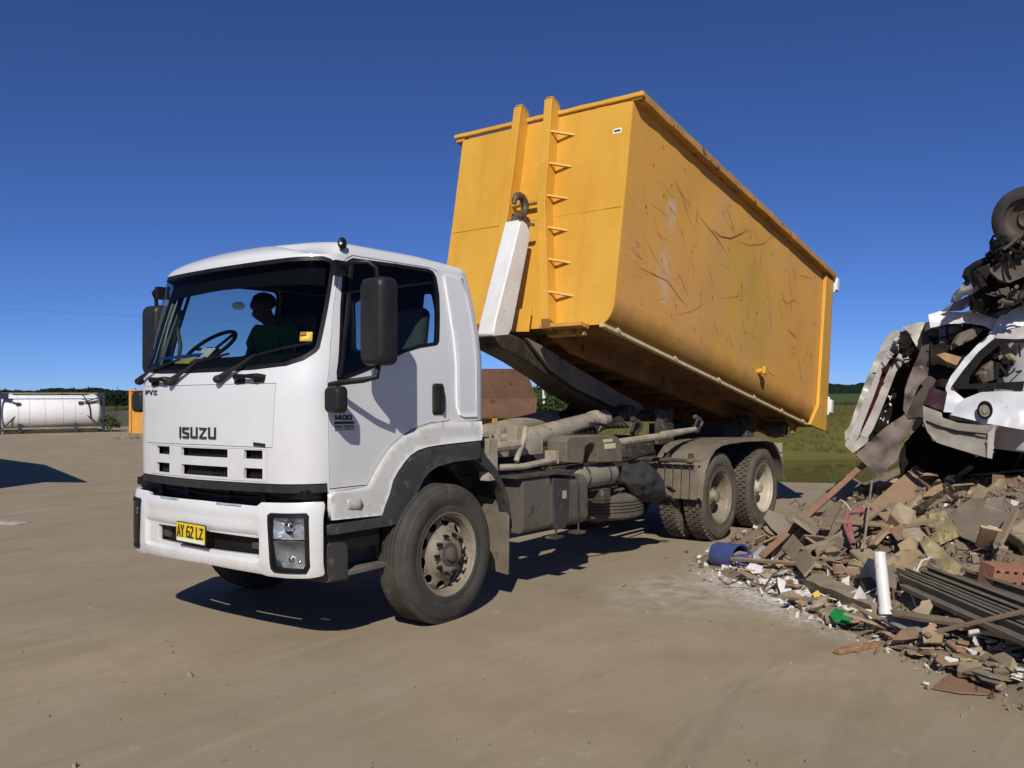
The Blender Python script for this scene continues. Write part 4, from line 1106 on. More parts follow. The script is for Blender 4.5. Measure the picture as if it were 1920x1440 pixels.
# ---------------------------------------------------------------- tipping bin
TH = math.radians(10.9)
BIN = thing('hook_bin', (2.457, 1.2, 2.325), 'large yellow open-top steel hook bin tipped up on the back of the white truck', 'skip bin', rot=(0, TH, 0))
BW = world_of(BIN)
def yellow(name, dark=False):
    m = bpy.data.materials.new(name); m.use_nodes = True; nt = m.node_tree; N = nt.nodes; L = nt.links; bs = N['Principled BSDF']
    tc = N.new('ShaderNodeTexCoord')
    def mp(st, rot=(0, 0, 0)):
        p = N.new('ShaderNodeMapping'); p.inputs['Scale'].default_value = st; p.inputs['Rotation'].default_value = rot; L.new(tc.outputs['Object'], p.inputs[0]); return p.outputs[0]
    def nz(v, sc, det=8, ro=.65, dist=0):
        n = N.new('ShaderNodeTexNoise'); n.inputs['Scale'].default_value = sc; n.inputs['Detail'].default_value = det; n.inputs['Roughness'].default_value = ro; n.inputs['Distortion'].default_value = dist; L.new(v, n.inputs[0]); return n.outputs[0]
    def rg(s, a, b, lo=0, hi=1):
        r = N.new('ShaderNodeMapRange'); r.inputs[1].default_value = a; r.inputs[2].default_value = b; r.inputs[3].default_value = lo; r.inputs[4].default_value = hi; L.new(s, r.inputs[0]); return r.outputs[0]
    def mx(f, a, b):
        x = N.new('ShaderNodeMix'); x.data_type = 'RGBA'; L.new(f, x.inputs[0])
        for s, k in ((a, 6), (b, 7)):
            if isinstance(s, tuple): x.inputs[k].default_value = (*s, 1)
            else: L.new(s, x.inputs[k])
        return x.outputs[2]
    def mul(a, b):
        q = N.new('ShaderNodeMath'); q.operation = 'MULTIPLY'
        for i, s in enumerate((a, b)):
            if isinstance(s, (int, float)): q.inputs[i].default_value = s
            else: L.new(s, q.inputs[i])
        return q.outputs[0]
    def ell(c, sc):
        sb = N.new('ShaderNodeVectorMath'); sb.operation = 'SUBTRACT'; sb.inputs[1].default_value = c; L.new(tc.outputs['Object'], sb.inputs[0])
        p = N.new('ShaderNodeVectorMath'); p.operation = 'MULTIPLY'; p.inputs[1].default_value = sc; L.new(sb.outputs[0], p.inputs[0])
        ln = N.new('ShaderNodeVectorMath'); ln.operation = 'LENGTH'; L.new(p.outputs[0], ln.inputs[0]); return ln.outputs['Value']
    o1 = mp((1, 1, 1))
    c = mx(rg(nz(o1, .9), .35, .65), (.62, .315, .034), (.70, .385, .055))
    c = mx(rg(nz(mp((2.2, 2.2, .25)), 2.2), .52, .72, 0, .35), c, (.50, .235, .03))          # runs down the plate
    c = mx(rg(nz(o1, 2.6, 10, .75), .60, .70, 0, .55), c, (.60, .36, .11))                     # chalky fade
    if dark:
        c = mx(rg(nz(o1, .5, 4), .2, .6, .45, .8), c, (.70, .345, .068))
        e = rg(ell((3.1, -1.1, 1.15), (.85, 0, 1.0)), 1.25, .45); c = mx(mul(mul(e, rg(nz(o1, 2.2), .25, .6)), .6), c, (.52, .36, .035))   # greenish worn patch
        for cc, s in (((.98, -1.1, 1.55), (6.5, 0, 3.2)), ((.90, -1.1, .86), (5.0, 0, 3.0)), ((.99, -1.1, .62), (7, 0, 5))):
            e = rg(ell(cc, s), 1.0, .35); c = mx(mul(mul(e, rg(nz(o1, 7, 8), .40, .6)), .75), c, (.62, .52, .40))
        c = mx(rg(nz(o1, 1.3, 8, .7), .50, .68, 0, .45), c, (.52, .27, .06)); c = mx(rg(nz(o1, .8, 6, .6), .45, .65, 0, .5), c, (.62, .33, .13))
        # long scratches and grazes: thin contour lines of stretched noise
        for rot, st, sc, w, col, k in (((0, .9, 0), (.25, 1, 1.6), .9, .0035, (.20, .07, .025), .9), ((0, -.6, 0), (.25, 1, 1.5), 1.2, .003, (.25, .09, .03), .8), ((0, 1.3, 0), (.3, 1, 1.4), 1.6, .0025, (.2, .07, .03), .7)):
            n = nz(mp(st, rot), sc, 3, .55, .4)
            d = N.new('ShaderNodeMath'); d.operation = 'SUBTRACT'; L.new(n, d.inputs[0]); d.inputs[1].default_value = .53
            ab = N.new('ShaderNodeMath'); ab.operation = 'ABSOLUTE'; L.new(d.outputs[0], ab.inputs[0])
            c = mx(mul(mul(rg(ab.outputs[0], w, w*.3), rg(nz(o1, 1.15, 4), .54, .66)), k*.55), c, col)
    if dark:
        sp_ = N.new('ShaderNodeSeparateXYZ'); L.new(tc.outputs['Object'], sp_.inputs[0])
        ad_ = N.new('ShaderNodeMath'); ad_.operation = 'ADD'; L.new(sp_.outputs[2], ad_.inputs[0]); L.new(rg(nz(o1, 3.5, 8, .75), 0, 1, -.22, .22), ad_.inputs[1])
        c = mx(rg(ad_.outputs[0], .36, .12, 0, .6), c, (.17, .095, .022))                     # dirt plus the shade of the roll, painted along the lower edge
    c = mx(rg(nz(o1, 13, 10, .8), .665, .72, 0, .9), c, (.10, .04, .018))                      # rust nicks
    L.new(c, bs.inputs['Base Color']); bs.inputs['Roughness'].default_value = .58 if dark else .5; bs.inputs['Specular IOR Level'].default_value = .35
    bp = N.new('ShaderNodeBump'); bp.inputs['Strength'].default_value = .22; bp.inputs['Distance'].default_value = .03; L.new(nz(o1, 1.6, 5, .5), bp.inputs['Height']); L.new(bp.outputs[0], bs.inputs['Normal'])
    return m
YEL = yellow('bin_yellow'); YEL_S = yellow('bin_side_yellow', True)
YEL_R = mat('worn_rail_yellow', (.60, .31, .045), (.38, .21, .07), 3, .65, spots=(.09, .045, .03), sscale=8, samt=.65, bump=.2, bscale=20)
UNDER = mat('bin_underside', (.28, .13, .03), (.15, .07, .025), 2, .85, spots=(.045, .028, .018), sscale=5, samt=.6, bump=.2)
TIP = mat('bin_lip_paint', (.72, .58, .36), (.6, .43, .2), 14, .6, spots=(.1, .05, .03), sscale=20, samt=.5)
BL, BH, HW = 6.15, 2.45, 1.13
def bobj(name, mb, m, parent=None, **k):
    mb.v = [BW @ Vector(v) for v in mb.v]; return obj(name, mb, m, parent or BIN, **k)
# U-shaped hull: sides, rounded lower corners, floor
sec = [(-HW, 2.40)]
for k in range(9):
    a = PI*.5*k/8; sec.append((-HW+.14*(1-math.cos(a)), .30-.24*math.sin(a)))
sec += [(0, .06)]
sec = sec + [(-y, w) for y, w in reversed(sec[:-1])]
mb = MB(); nu = 41
rows = []
for i in range(nu):
    u = .0+BL*i/(nu-1)
    for j, (y, w) in enumerate(sec): mb.v.append(Vector((u, y, w)))
n = len(sec)
# cross-divided sides so the plates can be dented
dense = []
mb = MB(); sd_ = []
sec2 = []
for (a, b) in zip(sec, sec[1:]):
    L_ = math.hypot(b[0]-a[0], b[1]-a[1]); k = max(1, int(L_/.12))
    for q in range(k): sec2.append((a[0]+(b[0]-a[0])*q/k, a[1]+(b[1]-a[1])*q/k))
sec2.append(sec[-1]); n = len(sec2)
for i in range(nu):
    u = BL*i/(nu-1)
    for y, w in sec2:
        d = (noise.noise((u*.9, y*2, w*.9))*.022+noise.noise((u*2.4, y, w*2.4+3))*.009)*min(1, 4*min(u, BL-u)/BL+.05)*min(1, max(0, (2.40-w)*3))
        v = Vector((u, y, w)); 
        if w > .3: v.y += d*(1 if y > 0 else -1)
        mb.v.append(v)
for i in range(nu-1):
    for j in range(n-1): a = i*n+j; mb.f.append([a, a+1, a+n+1, a+n])
hull = bobj('side_walls_and_floor', mb, YEL_S, smooth=50); solid(hull, .012, 0)
# front panel
out = [(-HW-.005, 2.40), (-HW-.005, .30)]
for k in range(1, 8):
    a = PI*.5*k/8; out.append((-HW-.005+.145*(1-math.cos(a)), .30-.245*math.sin(a)))
out.append((-HW+.14, .055)); out = out+[(-y, w) for y, w in reversed(out)]
P, T = cdt(out, [], .12, .12); mb = MB()
for y, w in P: mb.v.append(Vector((-.006+noise.noise((y*1.4, w*1.2, 4))*.009, y, w)))
mb.f = [list(t) for t in T]; fp = bobj('front_panel', mb, YEL, smooth=40); solid(fp, .014, 0)
mb = MB().box((-.016, 0, 1.262), (.006, 2*HW-.04, .010)); bobj('plate_seam', mb, YEL, fp)
# top rails (dented, worn), rear ring
def rail(p0, p1, w, h, up, m, name, n=40, amp=.010, seed=0):
    mb = MB(); p0 = Vector(p0); p1 = Vector(p1); d = (p1-p0).normalized(); r = d.cross(Vector(up)).normalized(); u = r.cross(d)
    for i in range(n+1):
        p = p0.lerp(p1, i/n)
        for a, b in ((-1, -1), (1, -1), (1, 1), (-1, 1)):
            j = Vector((noise.noise((i*.5+seed, a*3, b)), noise.noise((i*.45+seed, 9, b)), noise.noise((i*.6+seed, a, 4+b))))*amp
            mb.v.append(p+r*(a*w/2)+u*(b*h/2)+j)
    for i in range(n):
        for k in range(4): a = i*4+k; b = i*4+(k+1) % 4; mb.f.append([a, b, b+4, a+4])
    mb.f += [[3, 2, 1, 0], [n*4, n*4+1, n*4+2, n*4+3]]
    return bobj(name, mb, m, smooth=20, bevel=.008)
for s in (-1, 1): rail((-.02, s*(HW+.045), 2.43), (BL+.04, s*(HW+.045), 2.43), .13, .09, (0, 0, 1), YEL_R, 'top_rail', 46, .012, s*7)
rail((-.015, -HW-.13, 2.43), (-.015, HW+.13, 2.455), .055, .05, (0, 0, 1), YEL, 'front_top_rail', 30, .006, 3)
for s in (-1, 1):
    mb = MB(); mb.extrude([(5.86, s*(HW+.008), 2.37), (BL+.03, s*(HW+.008), 2.37), (BL+.03, s*(HW+.008), .0), (5.70, s*(HW-.06), .02), (5.82, s*(HW+.008), .34)], (0, s*.055, 0))
    bobj('rear_post', mb, YEL, bevel=.012)
# tail door
mb = MB().box((BL+.075, 0, 1.24), (.05, 2*HW+.10, 2.34))
for y in (-.75, 0, .75): mb.box((BL+.115, y, 1.24), (.06, .10, 2.2))
for w in (.25, 1.2, 2.3): mb.box((BL+.112, 0, w), (.05, 2.2, .10))
td = bobj('tail_door', mb, YEL_R, bevel=.01)
for s in (-1, 1):
    for w in (2.33, .40): mb = MB().box((BL+.15, s*(HW+.06), w), (.10, .09, .20)).tube([(BL+.10, s*(HW+.06), w-.14), (BL+.10, s*(HW+.06), w+.14)], .018, 8); bobj('door_hinge', mb, W_STEEL, td, bevel=.01)
# hook mast: two vertical rails with a lifting bar between
def mast(y, lean, name):
    mb = MB()
    top, bot = 2.58, -.02
    # inward-leaning channel: front flange and web
    prof = [(-.17, top-.04), (-.16, top), (-.02, top-.01), (-.01, top-.06)]
    mb.extrude([(-.175, y-.05, top-.03), (-.175, y+.05, top-.03), (-.175, y+.05+lean*.2, 1.35), (-.175, y+.05+lean, .0), (-.175, y-.05+lean, .0), (-.175, y-.05+lean*.2, 1.35)], (.018, 0, 0))
    yi = y-.045
    mb.extrude([(-.158, yi, top-.02), (-.012, yi, top-.05), (-.012, yi+lean*.2, 1.35), (-.012, yi+lean, .0), (-.158, yi+lean, .0), (-.158, yi+lean*.2, 1.35)], (0, .016, 0))
    mb.extrude([(-.158, y-.045, top-.012), (-.158, y+.045, top-.012), (-.01, y+.045, top-.045), (-.01, y-.045, top-.045)], (0, 0, .014))
    mb.extrude([(-.158, y+.045, top-.02), (-.012, y+.045, top-.05), (-.012, y+.045+lean*.2, 1.35), (-.012, y+.045+lean, .0), (-.158, y+.045+lean, .0), (-.158, y+.045+lean*.2, 1.35)], (0, .012, 0))
    return bobj(name, mb, YEL, smooth=20, bevel=.004)
mast(-.175, -.275, 'mast_rail'); mast(.235, .05, 'mast_rail')
mb = MB().tube([(-.10, -.18, 1.42), (-.10, .27, 1.42)], .026, 12).tube([(-.10, .27, 1.42), (-.10, .33, 1.43)], .022, 10); bobj('lifting_bar', mb, YEL_R)
# rungs bent from flat bar
for i in range(6):
    w = 2.18-.356*i; off = 0 if w > 1.3 else -.275*(1.3-w)/1.3
    mb = MB(); y0 = -.205+off
    mb.beam((-.170, y0+.02, w), (-.004, y0-.245, w-.03), .035, .014, (0, 0, 1)).beam((-.170, y0+.02, w+.004), (-.004, y0-.245, w-.026), .010, .028, (0, 0, 1))
    bobj('rung', mb, YEL, smooth=0)
# lower cover plate, toe lip, side lip
mb = MB().extrude([(-.11, -.20, .25), (-.11, .18, .25), (-.11, .18, .02), (-.11, -.20, .0)], (.02, 0, 0)); bobj('toe_plate', mb, YEL, bevel=.004)
mb = MB().box((-.09, -.62, .035), (.16, .50, .045)).box((-.02, -.62, -.02), (.06, .44, .06)); bobj('step_lip', mb, YEL_R, bevel=.006)
mb = MB().box((-.012, -.98, 2.09), (.004, .10, .055)); st = bobj('maker_sticker', mb, STK_W, fp)
mb = MB().box((-.016, -.98, 2.09), (.003, .07, .018)); bobj('maker_sticker_print', mb, INK, fp)
# underside: long skids and cross ribs, ends turned up at the front
for y in (-.46, .46):
    mb = MB(); mb.extrude([(-.20, y-.05, .10), (-.02, y-.05, .06), (6.1, y-.05, .05), (6.1, y-.05, -.13), (.35, y-.05, -.13), (.05, y-.05, -.06), (-.18, y-.05, .0)], (0, .10, 0)); bobj('skid_rail', mb, UNDER if y > 0 else UNDER, bevel=.006)
mb = MB()
for k in range(13): mb.box((.3+.46*k, 0, .015), (.07, .80, .07))
bobj('floor_ribs', mb, UNDER, bevel=.004)
P, T = cdt([(.01, -.99), (6.1, -.99), (6.1, .99), (.01, .99)], [], .5, .3); mb = MB(); mb.v = [Vector((x, y, .046)) for x, y in P]; mb.f = [list(t) for t in T]; bobj('floor_skin', mb, UNDER, smooth=0)
# seam flange along the lower edge with rope cleats
for s in (-1, 1):
    mb = MB().beam((-.02, s*1.02, .044), (5.9, s*1.02, .044), .06, .030)
    fl_ = bobj('bottom_flange', mb, TIP, smooth=0)
    mb = MB()
    for u in (.25, 1.5, 2.65, 3.75, 4.75, 5.6): mb.box((u, s*1.045, .058), (.07, .03, .03), Euler((0, .3, 0)).to_matrix())
    bobj('rope_cleats', mb, TIP, fl_, bevel=.004)
    mb = MB().tube([(3.60, s*(HW-.02), .36), (3.60, s*(HW+.09), .37)], .035, 10).box((3.60, s*(HW+.10), .37), (.09, .04, .10)); bobj('sheet_hook', mb, YEL, bevel=.008)
    mb = MB().tube([(5.42, s*.86, -.10), (5.42, s*.60, -.10)], .115, 20); bobj('roller', mb, mat('roller_steel', (.16, .11, .075), (.1, .07, .05), 6, .7), smooth=40)
    mb = MB().extrude([(5.20, s*.93, .06), (5.75, s*.93, .06), (5.62, s*.93, -.14), (5.50, s*.93, -.14), (5.48, s*.93, -.02)], (0, -s*.04, 0)); bobj('roller_bracket', mb, YEL_R, bevel=.005)
    mb = MB().box((4.75, s*.50, -.10), (.34, .26, .26)); bobj('lock_block', mb, UNDER, bevel=.01)
# debris stuck along the near top rail
# long rust grazes on the near side (raised flaked paint edges)
SCR = mat('rust_graze', (.24, .085, .03), (.16, .055, .024), 20, .9)
def graze(pts, w, mb=None):
    one = mb is None; mb = mb or MB(); q = []
    for (a, b) in zip(pts, pts[1:]):
        for k in range(6): q.append((a[0]+(b[0]-a[0])*k/6, a[1]+(b[1]-a[1])*k/6))
    q.append(pts[-1]); n = len(q); vs = []
    for i, (u, w_) in enumerate(q):
        a = Vector(q[max(0, i-1)]); b = Vector(q[min(n-1, i+1)]); d = (b-a).normalized(); nn = Vector((-d.y, d.x)); ww = w*(.35+.65*math.sin(PI*i/(n-1)))*(1+.5*noise.noise((i*.9, u, 0)))
        dd = (noise.noise((u*.9, -HW*2, w_*.9))*.022+noise.noise((u*2.4, -HW, w_*2.4+3))*.009)*min(1, 4*min(u, BL-u)/BL+.05)
        for s in (-1, 1): vs.append((u+nn.x*s*ww/2, -HW-dd*1.0-.0085-.004, w_+nn.y*s*ww/2))
    mb.add(vs, [(2*i, 2*i+1, 2*i+3, 2*i+2) for i in range(n-1)])
    if one: bobj('graze', mb, SCR, hull, smooth=0)
for pts, w in (([(1.57,1.78),(1.78,1.71),(2.14,1.65),(2.45,1.54)],.016),([(1.95,1.71),(2.2,1.71),(2.48,1.78),(2.73,1.92),(2.95,2.05)],.022),([(.37,.75),(.66,.77),(.99,.79),(1.28,.69),(1.5,.64)],.013),
               ([(1.33,1.88),(1.51,1.71),(1.69,1.65)],.006),([(.35,1.17),(.56,1.03),(.81,.89),(1.05,.82)],.006),([(.55,1.41),(.75,1.21),(.96,.99)],.005),([(2.63,1.81),(3.01,1.87),(3.49,2.05),(3.81,2.28)],.010),
               ([(3.35,2.33),(3.63,2.29),(3.86,2.22)],.010),([(3.5,2.02),(3.45,1.79),(3.51,1.68)],.010),([(2.86,2.30),(3.13,2.17),(3.41,2.02)],.007),([(4.21,1.5),(4.59,1.54)],.012),([(4.56,1.16),(4.91,1.13)],.02),([(1.22,.48),(1.63,.63),(1.93,.82)],.007)):
    graze(pts, w*.55)

rg_ = random.Random(77); mb = MB()
for k in range(80):
    u = rg_.uniform(.3, 5.7); w = rg_.uniform(.42, 2.2); L_ = rg_.uniform(.06, .55)*(1 if u < 2.6 or u > 3.6 else .6); a = rg_.choice((-.45, -1.1, -1.4, .3, 1.2, -.8))+rg_.gauss(0, .25); b = rg_.gauss(0, .5)
    pts = []
    for q in range(4): pts.append((u, w)); u += L_/3*math.cos(a); w += L_/3*math.sin(a); a += b*.4
    if all(.05 < p[0] < 5.8 and .38 < p[1] < 2.33 for p in pts): graze(pts, rg_.choice((.003, .003, .004, .006)), mb)
for k in range(60):
    u = rg_.uniform(.2, 5.7); w = rg_.uniform(.35, 2.2); graze([(u, w), (u+rg_.uniform(-.02, .02), w-rg_.uniform(.015, .05))], rg_.uniform(.008, .02), mb)
bobj('scratches', mb, SCR, hull, smooth=0)
# ---------------------------------------------------------------- driver
SKIN = mat('skin', (.15, .075, .05), (.18, .09, .06), 20, .55)
SHIRT = mat('green_work_shirt', (.04, .17, .03), (.055, .21, .04), 14, .85, bump=.2)
TROUS = mat('navy_trousers', (.015, .018, .03), None, 10, .9)
HAIR = mat('dark_hair', (.02, .014, .01), (.03, .02, .015), 40, .7)
PERSON = thing('person', (-.18, 1.72, 1.80), 'driver in a green shirt sitting behind the wheel inside the white truck cab', 'person')
def skinned(name, verts, edges, radii, m, parent, sub=2):
    me = bpy.data.meshes.new(name); me.from_pydata(verts, edges, [])
    o = bpy.data.objects.new(name, me); COL.objects.link(o)
    sk = o.modifiers.new('skin', 'SKIN'); sk.use_smooth_shade = True
    for i, r in enumerate(radii):
        d = me.skin_vertices[0].data[i]; d.radius = (r, r) if not isinstance(r, tuple) else r; d.use_root = (i == 0)
    sb = o.modifiers.new('sub', 'SUBSURF'); sb.levels = sub; sb.render_levels = sub
    dg = bpy.context.evaluated_depsgraph_get(); ev = o.evaluated_get(dg)
    me2 = bpy.data.meshes.new_from_object(ev); bpy.data.objects.remove(o); 
    o = bpy.data.objects.new(name, me2); COL.objects.link(o)
    me2.materials.clear(); me2.materials.append(m)
    for p in me2.polygons: p.use_smooth = True; p.material_index = 0
    me2.transform(world_of(parent).inverted()); o.parent = parent
    return o
V, E_, R_ = [], [], []
def vtx(p, r, prev=None):
    V.append(p); R_.append(r); i = len(V)-1
    if prev is not None: E_.append((prev, i))
    return i
cy = 1.72
pel = vtx((-.14, cy, 1.86), .13); wst = vtx((-.17, cy, 1.98), .125, pel); cht = vtx((-.22, cy, 2.14), .135, wst); nck0 = vtx((-.27, cy, 2.27), .075, cht)
nck = vtx((-.31, cy, 2.33), .055, nck0); jaw = vtx((-.36, cy+.01, 2.375), .070, nck); skl = vtx((-.365, cy+.01, 2.44), .092, jaw); crn = vtx((-.345, cy+.01, 2.50), .078, skl)
nose = vtx((-.455, cy+.02, 2.405), .016, skl); chin = vtx((-.43, cy+.015, 2.345), .030, jaw)
for s in (-1, 1): vtx((-.35, cy+.01+s*.098, 2.425), .018, skl)
for s in (-1, 1):
    sh = vtx((-.25, cy+s*.19, 2.235), .066, cht); el = vtx((-.30, cy+s*.27, 1.99), .048, sh); wr = vtx((-.50, cy+s*.17, 1.955), .032, el)
    pa = vtx((-.57, cy+s*.155, 1.96), .036, wr)
    for k, (a, b, c) in enumerate(((-.05, .04, .02), (-.06, .015, .03), (-.058, -.01, .03), (-.05, -.032, .025))):
        k1 = vtx((-.615, cy+s*.155+b*.8, 1.968+.003*k), .0115, pa); k2 = vtx((-.642, cy+s*.155+b, 1.955), .0095, k1); vtx((-.655, cy+s*.155+b, 1.935), .008, k2)
    t1 = vtx((-.585, cy+s*.115, 1.965), .013, pa); vtx((-.615, cy+s*.10, 1.965), .010, t1)
    hp = vtx((-.16, cy+s*.10, 1.83), .095, pel); kn = vtx((-.56, cy+s*.14, 1.88), .068, hp); an = vtx((-.72, cy+s*.14, 1.50), .045, kn); vtx((-.86, cy+s*.14, 1.45), .035, an)
body_ = skinned('body', V, E_, R_, SKIN, PERSON)
V, E_, R_ = [], [], []
a = vtx((-.14, cy, 1.88), .16); b = vtx((-.17, cy, 2.0), .155, a); c = vtx((-.22, cy, 2.14), .16, b); d = vtx((-.27, cy, 2.26), .095, c); vtx((-.30, cy, 2.30), .075, d)
for s in (-1, 1):
    e = vtx((-.25, cy+s*.19, 2.235), .085, c); vtx((-.285, cy+s*.255, 2.08), .070, e)
skinned('shirt', V, E_, R_, SHIRT, PERSON)
V, E_, R_ = [], [], []
a = vtx((-.14, cy, 1.85), .14)
for s in (-1, 1):
    h = vtx((-.18, cy+s*.10, 1.84), .108, a); k = vtx((-.56, cy+s*.14, 1.88), .080, h); vtx((-.71, cy+s*.14, 1.52), .065, k)
skinned('trousers', V, E_, R_, TROUS, PERSON)
mb = blob((-.338, cy+.01, 2.475), (.105, .092, .078), None, .006, 30, 20, 14); obj('hair', mb, HAIR, PERSON, smooth=60)
mb = MB()
for s in (-1, 1): mb.sphere((-.437, cy+.015+s*.034, 2.425), .011, 8, 6)
obj('eyes', mb, INK, PERSON)

PERSON.location.x -= .02
# ---------------------------------------------------------------- background things
# white tank container
pR = Vector((21.75, 46.0, 0)); dr = Vector((.964, -.264, 0)).normalized(); TS = .89; TL = 6.06*TS
TANK = thing('tank_container', pR-dr*TL/2+Vector((.264, .964, 0))*1.08, 'white cylindrical tank in a dark blue container frame at the far left', 'tank', rot=(0, 0, math.atan2(dr.y, dr.x)))
TW = Matrix.Translation(pR-dr*TL) @ Matrix.Rotation(math.atan2(dr.y, dr.x), 4, 'Z') @ Matrix.Scale(TS, 4)
def tobj(name, mb, m, parent=None, **k):
    mb.v = [TW @ Vector(v) for v in mb.v]; return obj(name, mb, m, parent or TANK, **k)
TWHITE = mat('tank_white', (.82, .815, .80), (.77, .76, .73), .9, .5, spots=(.35, .27, .16), sscale=5, samt=.12, low=(.36, .29, .17), low_z=(.1, .9))
TBLUE = mat('frame_dark_blue', (.022, .028, .065), (.03, .035, .06), 3, .6)
TBLACK = mat('frame_dark', (.03, .028, .028), (.06, .05, .04), 3, .7)
Mx = Matrix.Translation((0, 1.22, 1.29)) @ Matrix.Rotation(-PI/2, 4, 'Z')
mb = MB().lathe([(0, .08), (.45, .09), (.80, .13), (1.04, .20), (1.16, .30), (1.205, .44), (1.205, 5.62), (1.16, 5.76), (1.04, 5.86), (.80, 5.93), (.45, 5.97), (0, 5.98)], 48, Mx)
tk = tobj('tank', mb, TWHITE, smooth=40)
mb = MB()
for x in (1.05, 1.68, 2.55, 3.60, 4.30): mb.lathe([(1.206, x-.012), (1.214, x-.012), (1.214, x+.012), (1.206, x+.012)], 48, Mx)
tobj('tank_band', mb, mat('tank_seam', (.5, .48, .44), None, 4, .6), tk)
mb = MB()
for x in (.06, 6.0):
    mb = MB()
    for y in (.08, 2.36):
        mb.box((x, y, 1.30), (.13, .15, 2.59))
    mb.box((x, 1.22, 2.52), (.12, 2.2, .14)).box((x, 1.22, .09), (.12, 2.2, .16))
    mb.beam((x, .15, .25), (x, .9, .9), .08, .08).beam((x, 2.3, .25), (x, 1.5, .9), .08, .08)
    if x < 1: mb.box((.30, .08, 2.36), (.44, .14, .36))
    else: mb.box((5.78, .08, 2.44), (.36, .12, .26))
    tobj('end_frame', mb, TBLUE, bevel=.01)
mb = MB()
for y in (.06, 2.38): mb.box((3.03, y, 2.54), (5.8, .06, .06))
mb.box((3.05, .04, .33), (5.6, .05, .09))
tobj('side_rail', mb, mat('dusty_rail', (.38, .33, .24), (.2, .17, .12), 2, .7))
mb = MB()
for (x0, z0, x1, z1) in ((.2, 2.25, 1.0, 1.88), (.2, .30, 1.0, 1.25), (5.85, 2.30, 4.75, 1.95), (5.85, .30, 4.75, 1.35), (5.85, 2.1, 4.9, 1.93)):
    mb.beam((x0, .05, z0), (x1, .06, z1), .05, .07)
for x, z in ((1.05, 1.86), (1.02, 1.20), (4.62, 1.92), (4.62, 1.36)): mb.box((x, .10, z), (.24, .12, .20))
mb.box((1.15, .10, .35), (.22, .2, .55)).box((4.35, .10, .30), (.16, .2, .60)).box((4.1, .1, .18), (.4, .2, .2)).box((3.0, .2, .10), (5.4, .12, .10))
tobj('brace', mb, TBLACK)
mb = MB().tube([(4.45, .04, 2.50), (4.75, -.02, 2.40), (5.0, -.05, 2.0), (5.15, -.05, 1.5), (5.2, -.02, .9)], .035, 8); tobj('hose', mb, BLK)
mb = MB().box((3.9, 1.0, 2.60), (1.3, .5, .05)).box((3.0, .9, 2.55), (4.4, .4, .04)); mb.lathe([(0, 0), (.25, 0), (.25, .12), (0, .12)], 16, Matrix.Translation((3.9, 1.2, 2.48)) @ Matrix.Rotation(PI/2, 4, 'X')); tobj('walkway', mb, TBLACK)

# plain yellow bin behind the cab
def ribbed_bin(name, loc, L_, W_, H_, rz, m, label, cat='skip bin', nrib=9):
    t = thing(name, loc, label, cat, rot=(0, 0, rz)); Wm = world_of(t)
    mb = MB(); pr = [(-L_/2, 0), (L_/2, 0), (L_/2, H_), (-L_/2, H_)]
    for y in (-W_/2, W_/2): mb.box((0, y, H_/2), (L_, .04, H_))
    for x in (-L_/2, L_/2): mb.box((x, 0, H_/2), (.04, W_, H_))
    mb.box((0, 0, .1), (L_, W_, .06)); mb.v = [Wm @ v for v in mb.v]; obj('walls', mb, m, t)
    mb = MB()
    for k in range(nrib):
        x = -L_/2+L_*k/(nrib-1)
        for y in (-W_/2-.05, W_/2+.05): mb.box((x, y, H_/2), (.10, .09, H_-.03))
    for k in range(5):
        y = -W_/2+W_*k/4
        for x in (-L_/2-.05, L_/2+.05): mb.box((x, y, H_/2), (.09, .12, H_-.03))
    mb.v = [Wm @ v for v in mb.v]; obj('ribs', mb, m, t, bevel=.01)
    mb = MB()
    for y in (-W_/2-.03, W_/2+.03): mb.box((0, y, H_+.03), (L_+.2, .14, .08))
    for x in (-L_/2-.03, L_/2+.03): mb.box((x, 0, H_+.03), (.14, W_-.2, .08))
    mb.v = [Wm @ v for v in mb.v]; obj('rim', mb, m, t)
    return t
OLDY = mat('faded_orange_yellow', (.66, .30, .03), (.55, .24, .03), 2.5, .6, spots=(.62, .5, .3), sscale=7, samt=.35, stretch=(1, 1, .5))
c = at(243, 808, 49.5); c.z = 0
ribbed_bin('yellow_skip_bin', c+Vector((.608, -.794, 0))*3.05+Vector((.794, .608, 0))*1.2, 6.0, 2.3, 2.36, math.atan2(-.794, .608), OLDY, 'faded orange-yellow ribbed bin just showing past the left edge of the truck cab')
# rusty hopper on yellow legs behind the truck
p0 = at(1003, 780, 15.5); ux = Vector((.608, -.794, 0)); uy = Vector((.794, .608, 0))
HOP = thing('rusty_hopper', (p0.x-1.0, p0.y+1.5, 0), 'rust-brown steel hopper on yellow legs standing behind the truck chassis', 'hopper')
b = Vector((p0.x, p0.y, 0)); z0, z1 = 1.40, 2.20
mb = MB(); loop0 = [b-ux*1.9, b+ux*.02, b+ux*.02+uy*1.7, b-ux*1.9+uy*1.7]; loop1 = [b-ux*2.1-uy*.12, b-ux*.16-uy*.12, b-ux*.16+uy*1.9, b-ux*2.1+uy*1.9]
vs = [p+Vector((0, 0, z0)) for p in loop0]+[p+Vector((0, 0, z0+.28)) for p in [q+ux*(.02 if i in (1, 2) else 0) for i, q in enumerate(loop0)]]+[p+Vector((0, 0, z1)) for p in loop1]
mb.add(vs, [(0, 1, 5, 4), (1, 2, 6, 5), (2, 3, 7, 6), (3, 0, 4, 7), (4, 5, 9, 8), (5, 6, 10, 9), (6, 7, 11, 10), (7, 4, 8, 11), (3, 2, 1, 0)])
hb = obj('hopper_body', mb, RUST, HOP, smooth=0); solid(hb, .03)
